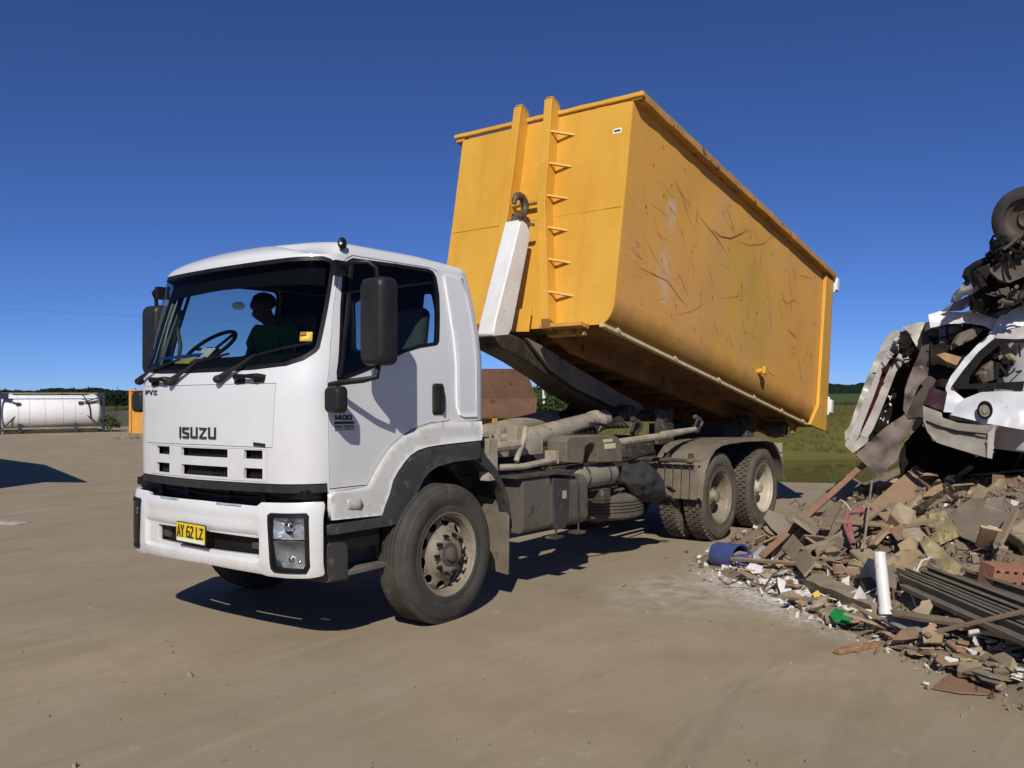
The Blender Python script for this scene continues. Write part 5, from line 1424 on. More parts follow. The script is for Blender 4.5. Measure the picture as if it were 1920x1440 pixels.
mb = MB().beam(b-ux*1.95-uy*.03+Vector((0, 0, z0)), b+ux*.05-uy*.03+Vector((0, 0, z0)), .08, .07); obj('hopper_rim', mb, RUST, HOP)
for sx_, sy_ in ((-.72, -.0), (-.22, .1), (-1.7, 0), (-.2, 1.6), (-1.7, 1.6)):
    q = b+ux*sx_+uy*sy_; mb = MB().beam(q-ux*.14+Vector((0, 0, 0)), q+ux*.03+Vector((0, 0, z0)), .09, .09); obj('leg', mb, Y_FRAME, HOP, bevel=.008)
mb = MB().beam(b-ux*1.9+Vector((0, 0, .55)), b+Vector((0, 0, .55)), .07, .07).beam(b-ux*1.9+uy*.5+Vector((0, 0, 1.1)), b+uy*.5+Vector((0, 0, 1.1)), .30, .45); obj('crossbar', mb, Y_FRAME, HOP)
# things seen through the gap behind the cab
p = at(1014, 790, 60); mbx = blob((p.x, p.y, .25), (.95, .8, .55), None, .10, 1.6, 30, 20, 5); o = obj('grey_boulder', mbx, mat('grey_boulder_stone', (.27, .26, .23), (.2, .19, .16), 2, .9, bump=.5, spots=(.12, .11, .1), sscale=5, samt=.5), smooth=60); own(o, (p.x, p.y, 0)); tag(o, 'pale grey boulder beside the rusty hopper, seen through the gap behind the cab', 'boulder')
p = at(1062, 778, 55); p.z = 0
ribbed_bin('rusty_skip_bin', p+Vector((1.5, .6, 0)), 2.6, 1.6, 1.25, math.atan2(-.794, .608), RUST, 'low rust-brown skip bin behind the raised hook arm, beyond the boulder', nrib=5)
def tree(name, base, h, r, n, s, m, label, cat, seed, trunk=True, group=None):
    rnd = random.Random(seed); t = thing(name, base, label, cat, group)
    mb = MB()
    for k in range(9):
        c = Vector(base)+Vector((rnd.gauss(0, r*.45), rnd.gauss(0, r*.45), h*rnd.uniform(.35, .85))); q = r*rnd.uniform(.4, .7)
        leaves(mb, c, (q, q, q*.75), n//9, s, rnd)
    obj('crown', mb, m, t, smooth=0, fix=False)
    mb = MB(); b_ = Vector(base)
    mb.tube([b_-Vector((0, 0, .3)), b_+Vector((.05, .03, h*.35)), b_+Vector((-.05, .05, h*.7))], [h*.035+.02, h*.025+.015, .012], 7)
    for k in range(4): a = rnd.uniform(0, 6.28); mb.tube([b_+Vector((0, 0, h*(.25+.1*k))), b_+Vector((math.cos(a)*r*.6, math.sin(a)*r*.6, h*(.45+.1*k)))], [h*.016+.01, .008], 5)
    obj('trunk' if trunk else 'stem', mb, BARK, t)
    return t
for i, (px, py, d, h, r) in enumerate(((1012, 772, 44, 2.6, 1.9), (1052, 780, 40, 2.2, 1.9), (985, 775, 47, 2.4, 1.9), (1100, 780, 44, 2.6, 2.0))):
    p = at(px, py, d); p.z = -.45
    tree('leafy_bush', p, h, r, 2600, .13, LEAF_G, ['bright green bush in the gap behind the cab, left of the skip bin', 'bright green bush directly behind the low rusty skip bin', 'green bush half hidden behind the rusty hopper', 'green bush hidden mostly by the raised hook arm'][i], 'bush', 50+i, False, 'bushes seen through the gap behind the cab')
p = at(1019, 762, 40); mb = MB().tube([(p.x, p.y, -.4), (p.x, p.y, 2.3)], .05, 8).box((p.x, p.y, 2.32), (.16, .12, .10)).beam((p.x, p.y, 1.2), (p.x+.05, p.y-.05, 1.9), .10, .03)
o = obj('white_post', mb, W_STEEL); own(o, (p.x, p.y, -.4)); tag(o, 'thin white post standing among the green bushes behind the truck', 'post')
# left: weed clump, low bank and pale rocks by the wood
p = at(209, 800, 52); p.z = 0; tree('weed_bush', p, .95, .55, 900, .07, mat('weed_leaves', (.05, .065, .02), (.07, .085, .03), 2, .9), 'small green weed bush growing at the right end of the tank container', 'bush', 71, False)
mb = MB(); nn = 40
for i in range(nn):
    for j in range(8):
        d = 62+j*3.2; l = -d*(.62-.30*i/(nn-1)); z = (.0+.95*math.sin(j/7*PI*.55))+noise.noise((i*.5, j*.6, 0))*.2-(.5 if j == 0 else 0); mb.v.append(view_pt(d, l, z))
for i in range(nn-1):
    for j in range(7): a = i*8+j; mb.f.append([a, a+1, a+9, a+8])
tag(obj('earth_bank', mb, mat('weedy_earth', (.10, .085, .045), (.07, .072, .03), .6, .95, bump=.5), smooth=60), kind='structure')
for i, (px, py, d) in enumerate(((204, 777.5, 120), (220, 776, 120), (238, 776.5, 120), (228, 778.5, 110))):
    p = at(px, py, d); q = blob(p, (.28, .25, .19), None, .05, 3, 12, 8, i); o = obj('pale_rock', q, mat('pale_rock_stone', (.6, .58, .54), None, 3, .9), smooth=40)
    own(o, (p.x, p.y, p.z-.15)); tag(o, 'small pale rock on the weedy bank below the dark wood', 'rock', 'pale rocks below the wood')
mb = MB(); 
for k in range(26):
    rr = random.Random(k); p = at(212+rr.uniform(0, 45), 821+rr.uniform(-4, 4), 41); p.z = rr.uniform(0, .12); mb.add(blob(p, (rr.uniform(.06, .16),)*3, None, .06, 4, 8, 6, k).v, MB().sphere((0, 0, 0), 1, 8, 6).f)
tag(obj('earth_clods', mb, mat('clod_earth', (.17, .14, .1), (.24, .2, .15), 3, .95), smooth=40), 'row of earth clods on the yard in front of the yellow bin', 'clods', kind='stuff')
# overhead wire with its two poles
w0 = at(-260, 562, 96); w1 = at(1255, 628, 118)
for i, (p, lab) in enumerate(((w0, 'timber power pole holding the wire, far left beyond the tank container'), (w1, 'timber power pole holding the wire, hidden behind the yellow bin'))):
    t = thing('power_pole', (p.x, p.y, -.45), lab, 'pole', 'power poles')
    mb = MB().tube([(p.x, p.y, -.45), (p.x, p.y, p.z+.6)], [.16, .11], 10); obj('pole', mb, BARK, t)
    mb = MB().beam((p.x-.5, p.y+.6, p.z-.05), (p.x+.5, p.y-.6, p.z-.05), .10, .12); obj('cross_arm', mb, BARK, t)
mb = MB(); pts = []
for k in range(33):
    t = k/32; q = w0.lerp(w1, t); q.z -= 1.0*4*t*(1-t)*.6; pts.append(q)
mb.tube(pts, .013, 5); o = obj('overhead_wire', mb, mat('wire', (.09, .11, .17), None, 3, .6)); own(o, tuple(w0)); tag(o, 'thin overhead wire crossing the sky behind the truck cab', 'wire')
# unseen flat roof on posts, added off left to cast the shadow on the yard
S_ = []
for x, y in ((4.33, 13.92), (6.36, 20.21), (6.9, 24.5), (1.0, 25), (-1, 16), (2.5, 13.96), (3.9, 14.75)):
    S_.append(Vector((x-1.1*3.0, y-.7*3.0, 3.0)))
SH = thing('shadow_caster', (0.2, 17, 0), 'unseen flat roof on posts added left of the frame to cast the yard shadow', 'shadow caster')
mb = MB().extrude(S_, (0, 0, .08)); obj('caster_roof', mb, RUST, SH)
for x, y in ((-.2, 15.2), (.4, 20.5), (-2.2, 20.8), (-3.2, 15.8)): mb = MB().tube([(x, y, 0), (x, y, 3.0)], .06, 8); obj('post', mb, CHASSIS, SH)
# pale flattened sack on the yard at left
p = at(18, 975, 12.2); p.z = 0
mb = blob((p.x, p.y, .01), (.30, .16, .035), Matrix.Rotation(-.9, 3, 'Z'), .02, 9, 26, 10, 2); o = obj('flattened_sack', mb, mat('pale_sack', (.34, .32, .28), (.26, .24, .2), 9, .9, bump=.3), smooth=50); own(o, (p.x, p.y, 0)); tag(o, 'flattened pale grey sack lying on the yard at the left edge', 'sack')
# ---------------------------------------------------------------- rubble heap
def heap_q(x, y):
    q1 = (x-2.0)*.749-(y+1.85)*.662; q2 = -.30-y+max(0, x-6)*.15; q3 = (13.2-x)*.8
    return min(q1, q2, q3)
def heap_h(x, y, rough=False):
    q = heap_q(x, y)
    if q <= 0: return -.02
    h = .95*(1-math.exp(-q/1.9))
    if rough: h += (noise.noise((x*1.7, y*1.7, 1))*.14+noise.noise((x*5, y*5, 6))*.055)*min(1, q/.5)
    return h
def on_heap(px, py, d0=3.0):
    d = d0
    while d < 20:
        p = at(px, py, d)
        if p.z < max(0, heap_h(p.x, p.y)): return p, d
        d += .02
    return at(px, py, 20), 20
SOIL = mat('rubble_soil', (.17, .132, .085), (.26, .205, .135), 2.2, .95, bump=.8, bscale=22, spots=(.30, .27, .22), sscale=16, samt=.5)
mb = MB(); gx, gy = 130, 110; X0, X1, Y0, Y1 = -2.5, 13.6, -11.5, 1.6; idx = {}
for i in range(gx):
    for j in range(gy):
        x = X0+(X1-X0)*i/(gx-1); y = Y0+(Y1-Y0)*j/(gy-1)
        if heap_q(x, y) > -.25: idx[(i, j)] = len(mb.v); mb.v.append(Vector((x, y, heap_h(x, y, True))))
for i in range(gx-1):
    for j in range(gy-1):
        k = [(i, j), (i+1, j), (i+1, j+1), (i, j+1)]
        if all(q in idx for q in k): mb.f.append([idx[q] for q in k])
tag(obj('rubble_heap', mb, SOIL, smooth=50), 'mound of soil and demolition rubble at the right beneath the wrecked cars', 'rubble', kind='stuff')

# palette of the rubble
M_CON = mat('broken_concrete', (.30, .235, .15), (.225, .175, .11), 5, .95, bump=.5, spots=(.32, .28, .22), sscale=11, samt=.4, rand=.3)
M_TILE = mat('tan_tile', (.38, .265, .15), (.29, .20, .115), 4, .9, bump=.3, spots=(.16, .12, .085), sscale=9, samt=.4, rand=.35)
M_TILER = mat('brown_tile', (.22, .125, .075), (.28, .18, .11), 4, .9, bump=.3, spots=(.14, .1, .07), sscale=9, samt=.4, rand=.3)
M_GREY = mat('grey_sheet', (.22, .185, .135), (.165, .138, .098), 3, .85, bump=.2, spots=(.26, .23, .19), sscale=8, samt=.4, rand=.3)
M_WHITE = mat('white_plaster', (.66, .64, .60), (.5, .47, .42), 6, .85, bump=.2, rand=.2)
M_WOOD = mat('old_timber', (.30, .225, .14), (.21, .155, .10), 3, .85, bump=.3, spots=(.13, .1, .07), sscale=12, samt=.4, rand=.3, stretch=(1, 1, 1))
M_WOODG = mat('grey_timber', (.30, .24, .16), (.21, .17, .112), 4, .9, bump=.3, spots=(.11, .09, .07), sscale=9, samt=.4)
M_RED = mat('rust_timber', (.24, .115, .065), (.3, .17, .1), 4, .8, bump=.2, spots=(.13, .07, .045), sscale=9, samt=.4)
M_BRICK = mat('red_brick', (.33, .15, .09), (.27, .12, .075), 9, .95, bump=.4, spots=(.4, .28, .2), sscale=15, samt=.3)
M_BRICKT = mat('tan_brick', (.33, .24, .15), (.26, .18, .11), 9, .95, bump=.4)
M_CORR = mat('yellowed_sheet', (.36, .30, .15), (.27, .215, .11), 3, .7, bump=.2, spots=(.19, .14, .08), sscale=7, samt=.5)
M_ALU = mat('dull_aluminium', (.24, .21, .16), (.16, .138, .10), 5, .55, metal=.3, spots=(.3, .28, .24), sscale=9, samt=.4)

# --- small pieces, each a thing of its own
rnd = random.Random(21)
def shard_mesh(name, r, th, m, seed, n=6):
    rr = random.Random(seed); pts = []
    for k in range(n):
        a = 2*PI*(k+rr.uniform(-.3, .3))/n; q = r*rr.uniform(.55, 1.1); pts.append(Vector((q*math.cos(a)*1.2, q*math.sin(a)*.8, 0)))
    mb = MB().extrude(pts, (rr.uniform(-.1, .1)*th, 0, th)); o = obj(name, mb, m, smooth=0, bevel=.004); COL.objects.unlink(o); return o
def chunk_mesh(name, r, m, seed):
    rr = random.Random(seed); b = bmesh.new()
    for k in range(14):
        v = Vector((rr.gauss(0, 1), rr.gauss(0, 1), rr.gauss(0, 1))).normalized()*r*rr.uniform(.75, 1.05); b.verts.new((v.x*1.25, v.y*.95, v.z*.75))
    bmesh.ops.convex_hull(b, input=b.verts); 
    for v in [v for v in b.verts if not v.link_faces]: b.verts.remove(v)
    me = bpy.data.meshes.new(name); b.to_mesh(me); b.free(); me.materials.append(m)
    o = bpy.data.objects.new(name, me); md = o.modifiers.new('bevel', 'BEVEL'); md.width = r*.05; md.segments = 1; return o
def bit_mesh(name, size, m, seed):
    mb = MB().box((0, 0, 0), size); crumple(mb, .012, 3, seed); o = obj(name, mb, m, smooth=0, bevel=.004); COL.objects.unlink(o); return o
def brick_mb(L_=.23, W_=.11, H_=.076, holes=5):
    mb = MB(); hs = []
    for i in range(holes):
        for j in range(2):
            cx_ = -L_/2+L_*(i+.5)/holes; cy_ = -H_/2+H_*(j+.5)/2; hs.append([(cx_-.014, cy_-.011), (cx_+.014, cy_-.011), (cx_+.014, cy_+.011), (cx_-.014, cy_+.011)])
    P, T = cdt([(-L_/2, -H_/2), (L_/2, -H_/2), (L_/2, H_/2), (-L_/2, H_/2)], hs, .08, .08)
    n = len(P)
    mb.v = [Vector((x, -W_/2, z)) for x, z in P]+[Vector((x, W_/2, z)) for x, z in P]; mb.f = [list(t) for t in T]+[[i+n for i in reversed(t)] for t in T]
    for lp in [[(-L_/2, -H_/2), (L_/2, -H_/2), (L_/2, H_/2), (-L_/2, H_/2)]]+hs:
        k = len(lp); mb.add([(x, -W_/2, z) for x, z in lp]+[(x, W_/2, z) for x, z in lp], [(i, (i+1) % k, (i+1) % k+k, i+k) for i in range(k)])
    return mb
KINDS = []
for k in range(8): KINDS.append(('tile_shard', shard_mesh('tile_shard', .13, .016, M_TILE, 100+k, 5+k % 3), 'flat tan shard of broken tile lying in the rubble heap', 'tile shard', 'tan tile shards', 20))
for k in range(4): KINDS.append(('brown_tile_shard', shard_mesh('brown_tile_shard', .12, .018, M_TILER, 200+k, 5), 'flat reddish-brown shard of broken tile lying in the rubble heap', 'tile shard', 'brown tile shards', 13))
for k in range(5): KINDS.append(('grey_sheet_shard', shard_mesh('grey_sheet_shard', .16, .010, M_GREY, 300+k, 6), 'jagged grey piece of fibre sheet lying in the rubble heap', 'sheet shard', 'grey sheet shards', 14))
for k in range(6): KINDS.append(('concrete_chunk', chunk_mesh('concrete_chunk', .11, M_CON, 400+k), 'rough grey-brown lump of broken concrete in the rubble heap', 'concrete', 'concrete lumps', 22))
for k in range(4): KINDS.append(('plaster_flake', shard_mesh('plaster_flake', .07, .014, M_WHITE, 500+k, 6), 'small white flake of broken plaster in the rubble heap', 'plaster', 'white plaster flakes', 14))
for k in range(4): KINDS.append(('timber_offcut', bit_mesh('timber_offcut', (.34+.1*k, .055, .022), M_WOOD, 600+k), 'short brown offcut of old timber lying in the rubble heap', 'timber', 'timber offcuts', 12))
# sampled over the heap's face
SPOTS = []
KEEP = [[(1700, 950), (1790, 940), (1900, 925), (1960, 950), (1950, 1035), (1840, 1030), (1850, 1095), (1760, 1095), (1700, 1000)], [(1840, 1050), (1960, 1050), (1960, 1240), (1690, 1110), (1690, 1065)], [(1410, 1060), (1520, 960), (1610, 900), (1760, 890), (1740, 960), (1640, 1010), (1530, 1020), (1470, 1065)], [(1630, 1030), (1700, 1030), (1750, 1190), (1640, 1190)], [(1500, 1080), (1660, 1150), (1640, 1180), (1500, 1110)]]
def sample_spot():
    for _ in range(200):
        px = rnd.uniform(1385, 1990); py = rnd.uniform(880, 1300)
        p, d = on_heap(px, py)
        q = heap_q(p.x, p.y)
        if .0 < q < 6 and p.x < 11 and not any(inpoly(px, py, z) for z in KEEP): return p
    return p
n_bits = 0
for nm, src, lab, cat_, grp, cnt in KINDS:
    for c_ in range(cnt):
        p = sample_spot(); q = heap_q(p.x, p.y)
        sc = (.45+1.2*rnd.random()**2.2)*(1.0 if q > .6 else .55)
        if nm == 'plaster_flake' and rnd.random() < .7:
            # plaster gathers along the toe of the heap
            for _ in range(60):
                p2 = sample_spot()
                if heap_q(p2.x, p2.y) < .5: p = p2; break
        o = src.copy(); COL.objects.link(o)
        z = heap_h(p.x, p.y, True)
        o.location = (p.x, p.y, max(.0, z)+.035*sc+.02)
        t = .55 if q > .4 else .18
        o.rotation_euler = (rnd.gauss(0, t), rnd.gauss(-.25 if q > .4 else 0, t), rnd.uniform(0, 6.28)); o.scale = (sc, sc, sc*rnd.uniform(.8, 1.2))
        o.name = nm; tag(o, lab, cat_, grp); n_bits += 1
# crumbs nobody could count
mb = MB(); rnd = random.Random(33)
mbw = MB()
def nub(c, s, R):
    # small irregular broken bit: a wedge-like block with every corner moved
    b = MB().box((0, 0, 0), s, R)
    return [Vector(c)+v*rnd.uniform(.35, 1.25) for v in b.v], b.f
for k in range(7500):
    while True:
        x = rnd.uniform(-1.5, 9); y = rnd.uniform(-7, 0); q = heap_q(x, y)+rnd.gauss(0, .12)
        if -.10 < q < 4: break
    z = max(0, heap_h(x, y, True)); s = .010+.05*rnd.random()**2.5*(1.2 if q > .3 else .6)
    R_ = Euler((rnd.uniform(0, 6), rnd.uniform(0, 6), rnd.uniform(0, 6))).to_matrix()
    (mbw if rnd.random() < (.30 if q < .45 else .07) else mb).add(*nub((x, y, z+s*.4), (s*rnd.uniform(.8, 2.4), s*rnd.uniform(.6, 1.4), s*rnd.uniform(.3, .9)), R_))
tag(obj('rubble_crumbs', mb, mat('rubble_crumb', (.23, .18, .125), (.15, .115, .08), 3, .95, spots=(.3, .17, .1), sscale=4, samt=.5), smooth=0, fix=False), 'brown crumbs and grit strewn over the rubble heap', 'crumbs', kind='stuff')
for k in range(3600):
    px, py = rnd.gauss(1500, 85), 0; t = (px-1380)/260; py = 1085+t*105+rnd.gauss(-12, 13)
    C = at(px, py, 1)-CAM
    if C.z > -.05: continue
    p = CAM+C*(-CAM.z/C.z); q = heap_q(p.x, p.y)
    if not -.22 < q < .5 or noise.noise((p.x*3.1, p.y*3.1, 8)) < .12+rnd.gauss(0, .12): continue
    z = max(0, heap_h(p.x, p.y, True)); s = .005+.045*rnd.random()**3.2
    mbw.add(*nub((p.x, p.y, z+s*.25), (s*rnd.uniform(1, 2.6), s*rnd.uniform(.8, 1.6), s*rnd.uniform(.3, .8)), Euler((rnd.gauss(0, .3), rnd.gauss(0, .3), rnd.uniform(0, 6))).to_matrix()))
tag(obj('plaster_crumbs', mbw, M_WHITE, smooth=0, fix=False), 'white plaster crumbs strewn mostly along the toe of the rubble heap', 'crumbs', kind='stuff')
mb = MB()
for k in range(420):
    d = 3+rnd.random()**1.3*16; l = d*rnd.uniform(-.6, .6); p = view_pt(d, l, 0)
    if heap_q(p.x, p.y) > 0 or p.x > 12: continue
    s = rnd.uniform(.004, .012)*(1 if rnd.random() < .93 else 2.2); mb.box((p.x, p.y, s*.3), (s*1.6, s, s*.8), Euler((rnd.uniform(0, 6), rnd.uniform(0, 6), rnd.uniform(0, 6))).to_matrix())
tag(obj('yard_pebbles', mb, mat('pebble_stone', (.30, .26, .2), (.12, .1, .08), 2.5, .9), smooth=0, fix=False), 'tiny stones and crumbs scattered on the dirt yard', 'pebbles', kind='stuff')

# --- loose planks, pipes and wires lying across the heap
LOOSE = [(1600, 1020, .9, .075), (1560, 1040, .7, .06), (1680, 1000, 1.1, .09), (1755, 930, .8, .07), (1850, 905, 1.0, .08), (1700, 1020, .6, .05), (1890, 1040, .9, .07), (1530, 1065, .6, .05), (1640, 1190, .55, .05), (1780, 1215, .7, .06), (1850, 1230, .6, .05), (1720, 930, .9, .10), (1560, 985, .8, .09)]
def long_bit(name, px, py, L_, w, m, lab, cat_, grp, seed):
    rr = random.Random(seed); p = on_heap(px, py)[0]; a = rr.uniform(0, 6.28); d = Vector((math.cos(a), math.sin(a), 0))*L_*.5; pts = []
    zs = [heap_h(p.x+d.x*t, p.y+d.y*t, True) for t in (-1, 0, 1)]
    p0 = Vector((p.x-d.x, p.y-d.y, max(0, zs[0])+.05+rr.uniform(0, .12))); p1 = Vector((p.x+d.x, p.y+d.y, max(0, zs[2])+.05+rr.uniform(0, .2)))
    mid = (p0.z+p1.z)/2; lift = max(0, zs[1]+.04-mid); p0.z += lift; p1.z += lift
    mb = MB(); n = 8; dd = (p1-p0).normalized(); r = dd.cross(Vector((0, 0, 1))).normalized(); u = Matrix.Rotation(rr.uniform(-.5, .5), 3, dd) @ r.cross(dd); r = dd.cross(u)
    for i in range(n+1):
        q = p0.lerp(p1, i/n); k = 1 if 0 < i < n else rr.uniform(.5, 1)
        for s_, t_ in ((-1, -1), (1, -1), (1, 1), (-1, 1)): mb.v.append(q+r*(s_*w/2*k)+u*(t_*.014)+noise.noise_vector((i*.8, s_*3, seed))*.006+dd*(rr.uniform(-.06, .06) if i in (0, n) else 0))
    for i in range(n):
        for k in range(4): e = i*4+k; f_ = i*4+(k+1) % 4; mb.f.append([e, f_, f_+4, e+4])
    mb.f += [[3, 2, 1, 0], [n*4, n*4+1, n*4+2, n*4+3]]
    o = obj(name, mb, m, smooth=0, bevel=.003); own(o, tuple(p)); tag(o, lab, cat_, grp)
for i, (px, py, L_, w) in enumerate(LOOSE):
    long_bit('loose_plank', px, py, L_, w, (M_WOOD, M_WOODG, M_TILE)[i % 3], 'split length of old plank lying loose across the rubble heap', 'plank', 'loose planks across the heap', 900+i)
for i in range(9):
    rr = random.Random(700+i); px, py = rr.uniform(1480, 1900), rr.uniform(920, 1180); p = on_heap(px, py)[0]; a = rr.uniform(0, 6.28); pts = []; q = p.copy()
    for k in range(9):
        pts.append(Vector((q.x, q.y, max(0, heap_h(q.x, q.y, True))+.03+.09*math.sin(k*.8+i)**2))); a += rr.gauss(0, .6); q += Vector((math.cos(a), math.sin(a), 0))*.09
    o = obj('scrap_wire', MB().tube(pts, .006, 5), mat('scrap_wire_rust', (.09, .05, .035), None, 4, .7) if i % 2 else M_WHITE); own(o, tuple(p)); tag(o, 'thin rusty wire curling out of the rubble heap' if i % 2 else 'thin white cable curling over the rubble heap', 'wire', 'rusty wires in the heap' if i % 2 else 'white cables in the heap')
# --- larger pieces, traced on the heap
def hp(px, py, lift=.0, dd=.0):
    p, d = on_heap(px, py); return at(px, py, d-dd)+Vector((0, 0, lift))
def flat_piece(name, pts, m, label, cat, th=.014, dd=.20, step=16, amp=.010, wave=None, group=None, freq=4):
    """a sheet of real thickness lying on the heap; pts are photo pixels, optional third value = extra metres towards the viewer"""
    sh = [(p[0], p[1]) for p in pts]; D = [on_heap(p[0], p[1])[1]-dd-(p[2] if len(p) > 2 else 0) for p in pts]
    o = sheet(name, [(a[0], a[1], d) for a, d in zip(sh, D)], m, th, step, amp, wave=wave, freq=freq)
    c = sum((v.co for v in o.data.vertices), Vector())/len(o.data.vertices); own(o, tuple(c)); tag(o, label, cat, group); return o
def sheet(name, pts, m, th=.004, step=10, amp=.01, seed=0, parent=None, wave=None, smooth=45, freq=4):
    outer = [(p[0], p[1]) for p in pts]; P, T = cdt(outer, [], step, step); mb = MB()
    for x, y in P:
        w = 0; s = 0
        for a, b, d in pts:
            k = 1/((x-a)**2+(y-b)**2+150); w += k; s += k*d
        p = at(x, y, s/w); d = s/w
        nn = noise.noise((p.x*freq+seed, p.y*freq, p.z*freq))+.5*noise.noise((p.x*freq*2.7+seed, p.y*freq*2.7, p.z*freq*2.7))
        if wave: nn += 0
        dd = amp*nn*1.4 + (wave[0]*math.sin((x*wave[1]+y*wave[2])) if wave else 0)
        mb.v.append(at(x, y, d+dd))
    mb.f = [list(t) for t in T]
    for f in mb.f:
        a, b, c = (mb.v[i] for i in f)
        if (b-a).cross(c-a).dot(CAM-a) < 0: f.reverse()
    o = obj(name, mb, m, parent, smooth=smooth, fix=False); solid(o, th, -1); return o
def bar(name, a, b, w, h, m, label, cat, rot=0, amp=.0, group=None, bev=.004):
    mb = MB(); n = 10; d = (b-a).normalized(); r = d.cross(Vector((0, 0, 1))).normalized(); u = r.cross(d)
    if rot: Rm = Matrix.Rotation(rot, 3, d); r = Rm @ r; u = Rm @ u
    for i in range(n+1):
        p = a.lerp(b, i/n)
        for s, t in ((-1, -1), (1, -1), (1, 1), (-1, 1)):
            j = noise.noise_vector((i*.7, s*3, t*5+len(label)))*amp; mb.v.append(p+r*(s*w/2)+u*(t*h/2)+j)
    for i in range(n):
        for k in range(4): q = i*4+k; e = i*4+(k+1) % 4; mb.f.append([q, e, e+4, q+4])
    mb.f += [[3, 2, 1, 0], [n*4, n*4+1, n*4+2, n*4+3]]
    o = obj(name, mb, m, smooth=0, bevel=bev); own(o, tuple(a.lerp(b, .5))); tag(o, label, cat, group); return o

# blue plastic tub on its side
c0 = at(1366, 1068, 8.6); c0.z = .125; ax = (at(1410, 1080, 8.40)-at(1350, 1056, 8.75)); ax.z = 0; ax.normalize()
mb = MB(); Rm = Matrix.Translation(c0-ax*.16) @ ax.to_track_quat('Y', 'Z').to_matrix().to_4x4()
mb.lathe([(r_*.82, y_) for r_, y_ in [(0, 0), (.13, .0), (.142, .02), (.15, .16), (.158, .30), (.168, .305), (.168, .325), (.15, .325), (.142, .16), (.132, .03), (0, .02)]], 28, Rm)
BLUEP = mat('blue_plastic', (.052, .072, .21), (.07, .095, .25), 5, .45, spots=(.15, .15, .3), sscale=14, samt=.2)
o = obj('blue_tub', mb, BLUEP, smooth=40); own(o, tuple(c0)); tag(o, 'blue plastic tub lying on its side at the left tip of the rubble heap', 'tub')
flat_piece('blue_plastic_scrap', [(1375, 1040, .05), (1400, 1038, .06), (1412, 1052, .02), (1408, 1062), (1385, 1058)], BLUEP, 'crumpled dark blue plastic scrap against the open blue tub', 'plastic scrap', th=.005, amp=.03)
flat_piece('grey_floor_sheet', [(1384, 1012), (1420, 994), (1452, 992), (1448, 1006), (1418, 1022), (1392, 1026)], mat('dark_grey_sheet', (.12, .115, .10), (.15, .14, .12), 6, .8), 'dark grey sheet lying flat behind the blue tub', 'sheet', th=.01, dd=.05)
# pale blue patterned plastic panel leaning on the plank
PANEL = mat('pale_blue_panel', (.30, .34, .40), (.40, .43, .48), 8, .5, spots=(.65, .66, .66), sscale=22, samt=.6)
o = flat_piece('pale_blue_panel', [(1411, 1052, .0), (1413, 1038, .12), (1470, 984, .36), (1480, 982, .36), (1483, 992, .3), (1430, 1052, .02)], PANEL, 'pale blue plastic panel with white torn patches leaning on the long plank', 'panel', th=.03, amp=.012)
# long planks
a = hp(1428, 1054, .05, .22); b = at(1622, 869, 9.95)
bar('long_plank', a, b, .062, .03, M_RED, 'long thin reddish-brown plank leaning from the ground up to the wrecked cars', 'plank', rot=.5)
a = hp(1508, 1008, .10, .30); b = hp(1600, 914, .16, .45)
bar('grey_plank', a, b, .24, .035, M_WOODG, 'wide grey-brown plank leaning beside the long reddish plank', 'plank', rot=.6, amp=.006)
a = hp(1478, 1026, .05, .2); b = hp(1520, 1090, .10, .2)
bar('leaning_board', a, b, .16, .02, M_WOODG, 'short grey board slanting down below the foot of the long plank', 'board', rot=.9, amp=.008)
a = hp(1655, 982, .06, .25); b = hp(1748, 908, .20, .45)
bar('tan_board', a, b, .30, .03, mat('tan_board_wood', (.36, .235, .135), (.30, .195, .115), 2, .8, spots=(.2, .13, .08), sscale=6, samt=.3), 'big plain tan board sticking up out of the middle of the heap', 'board', rot=.75, amp=.006)
flat_piece('brown_curved_board', [(1640, 915, .1), (1655, 892, .15), (1675, 881, .2), (1692, 886, .2), (1705, 912, .1), (1690, 925, .05)], mat('brown_hardboard', (.30, .17, .09), (.22, .125, .07), 4, .8), 'curved brown hardboard sheet behind the big tan board', 'board', th=.012, amp=.02)
flat_piece('grey_board', [(1595, 958, .05), (1612, 935, .12), (1650, 920, .14), (1688, 909, .12), (1672, 938, .05), (1620, 955, .05)], M_WOODG, 'grey weathered board behind and left of the tan board', 'board', th=.02, amp=.012)
flat_piece('tall_slab', [(1605, 958, .08), (1622, 952, .12), (1632, 975, .05), (1622, 1000), (1610, 985)], M_WHITE, 'pale torn card standing on edge left of the black sheet', 'card', th=.006, amp=.02)
# sheets
CORR = (.018, .42, -.18)
flat_piece('corrugated_sheet', [(1722, 968, .1), (1772, 957, .14), (1802, 1004, .05), (1776, 1016, .02), (1758, 1024, .02), (1712, 990, .05)], M_CORR, 'upper piece of yellowish corrugated sheet in the middle of the heap', 'corrugated sheet', th=.008, step=5, amp=.006, wave=CORR)
flat_piece('corrugated_sheet', [(1710, 990, .08), (1760, 1022, .08), (1800, 1060, .06), (1836, 1090, .05), (1800, 1092, .05), (1766, 1084, .05), (1742, 1050, .06)], M_CORR, 'lower torn piece of yellowish corrugated sheet slanting down over the metal profiles', 'corrugated sheet', th=.008, step=6, amp=.010, wave=(.014, .3, -.3))
flat_piece('green_corrugated_sheet', [(1893, 965, .08), (1925, 1000, .08), (1945, 1020, .08), (1915, 1028, .04), (1896, 1005, .04)], mat('greenish_sheet', (.22, .23, .10), (.16, .17, .08), 4, .7), 'greenish corrugated sheet at the right edge of the heap', 'corrugated sheet', th=.008, step=5, amp=.006, wave=(.02, .45, -.2))
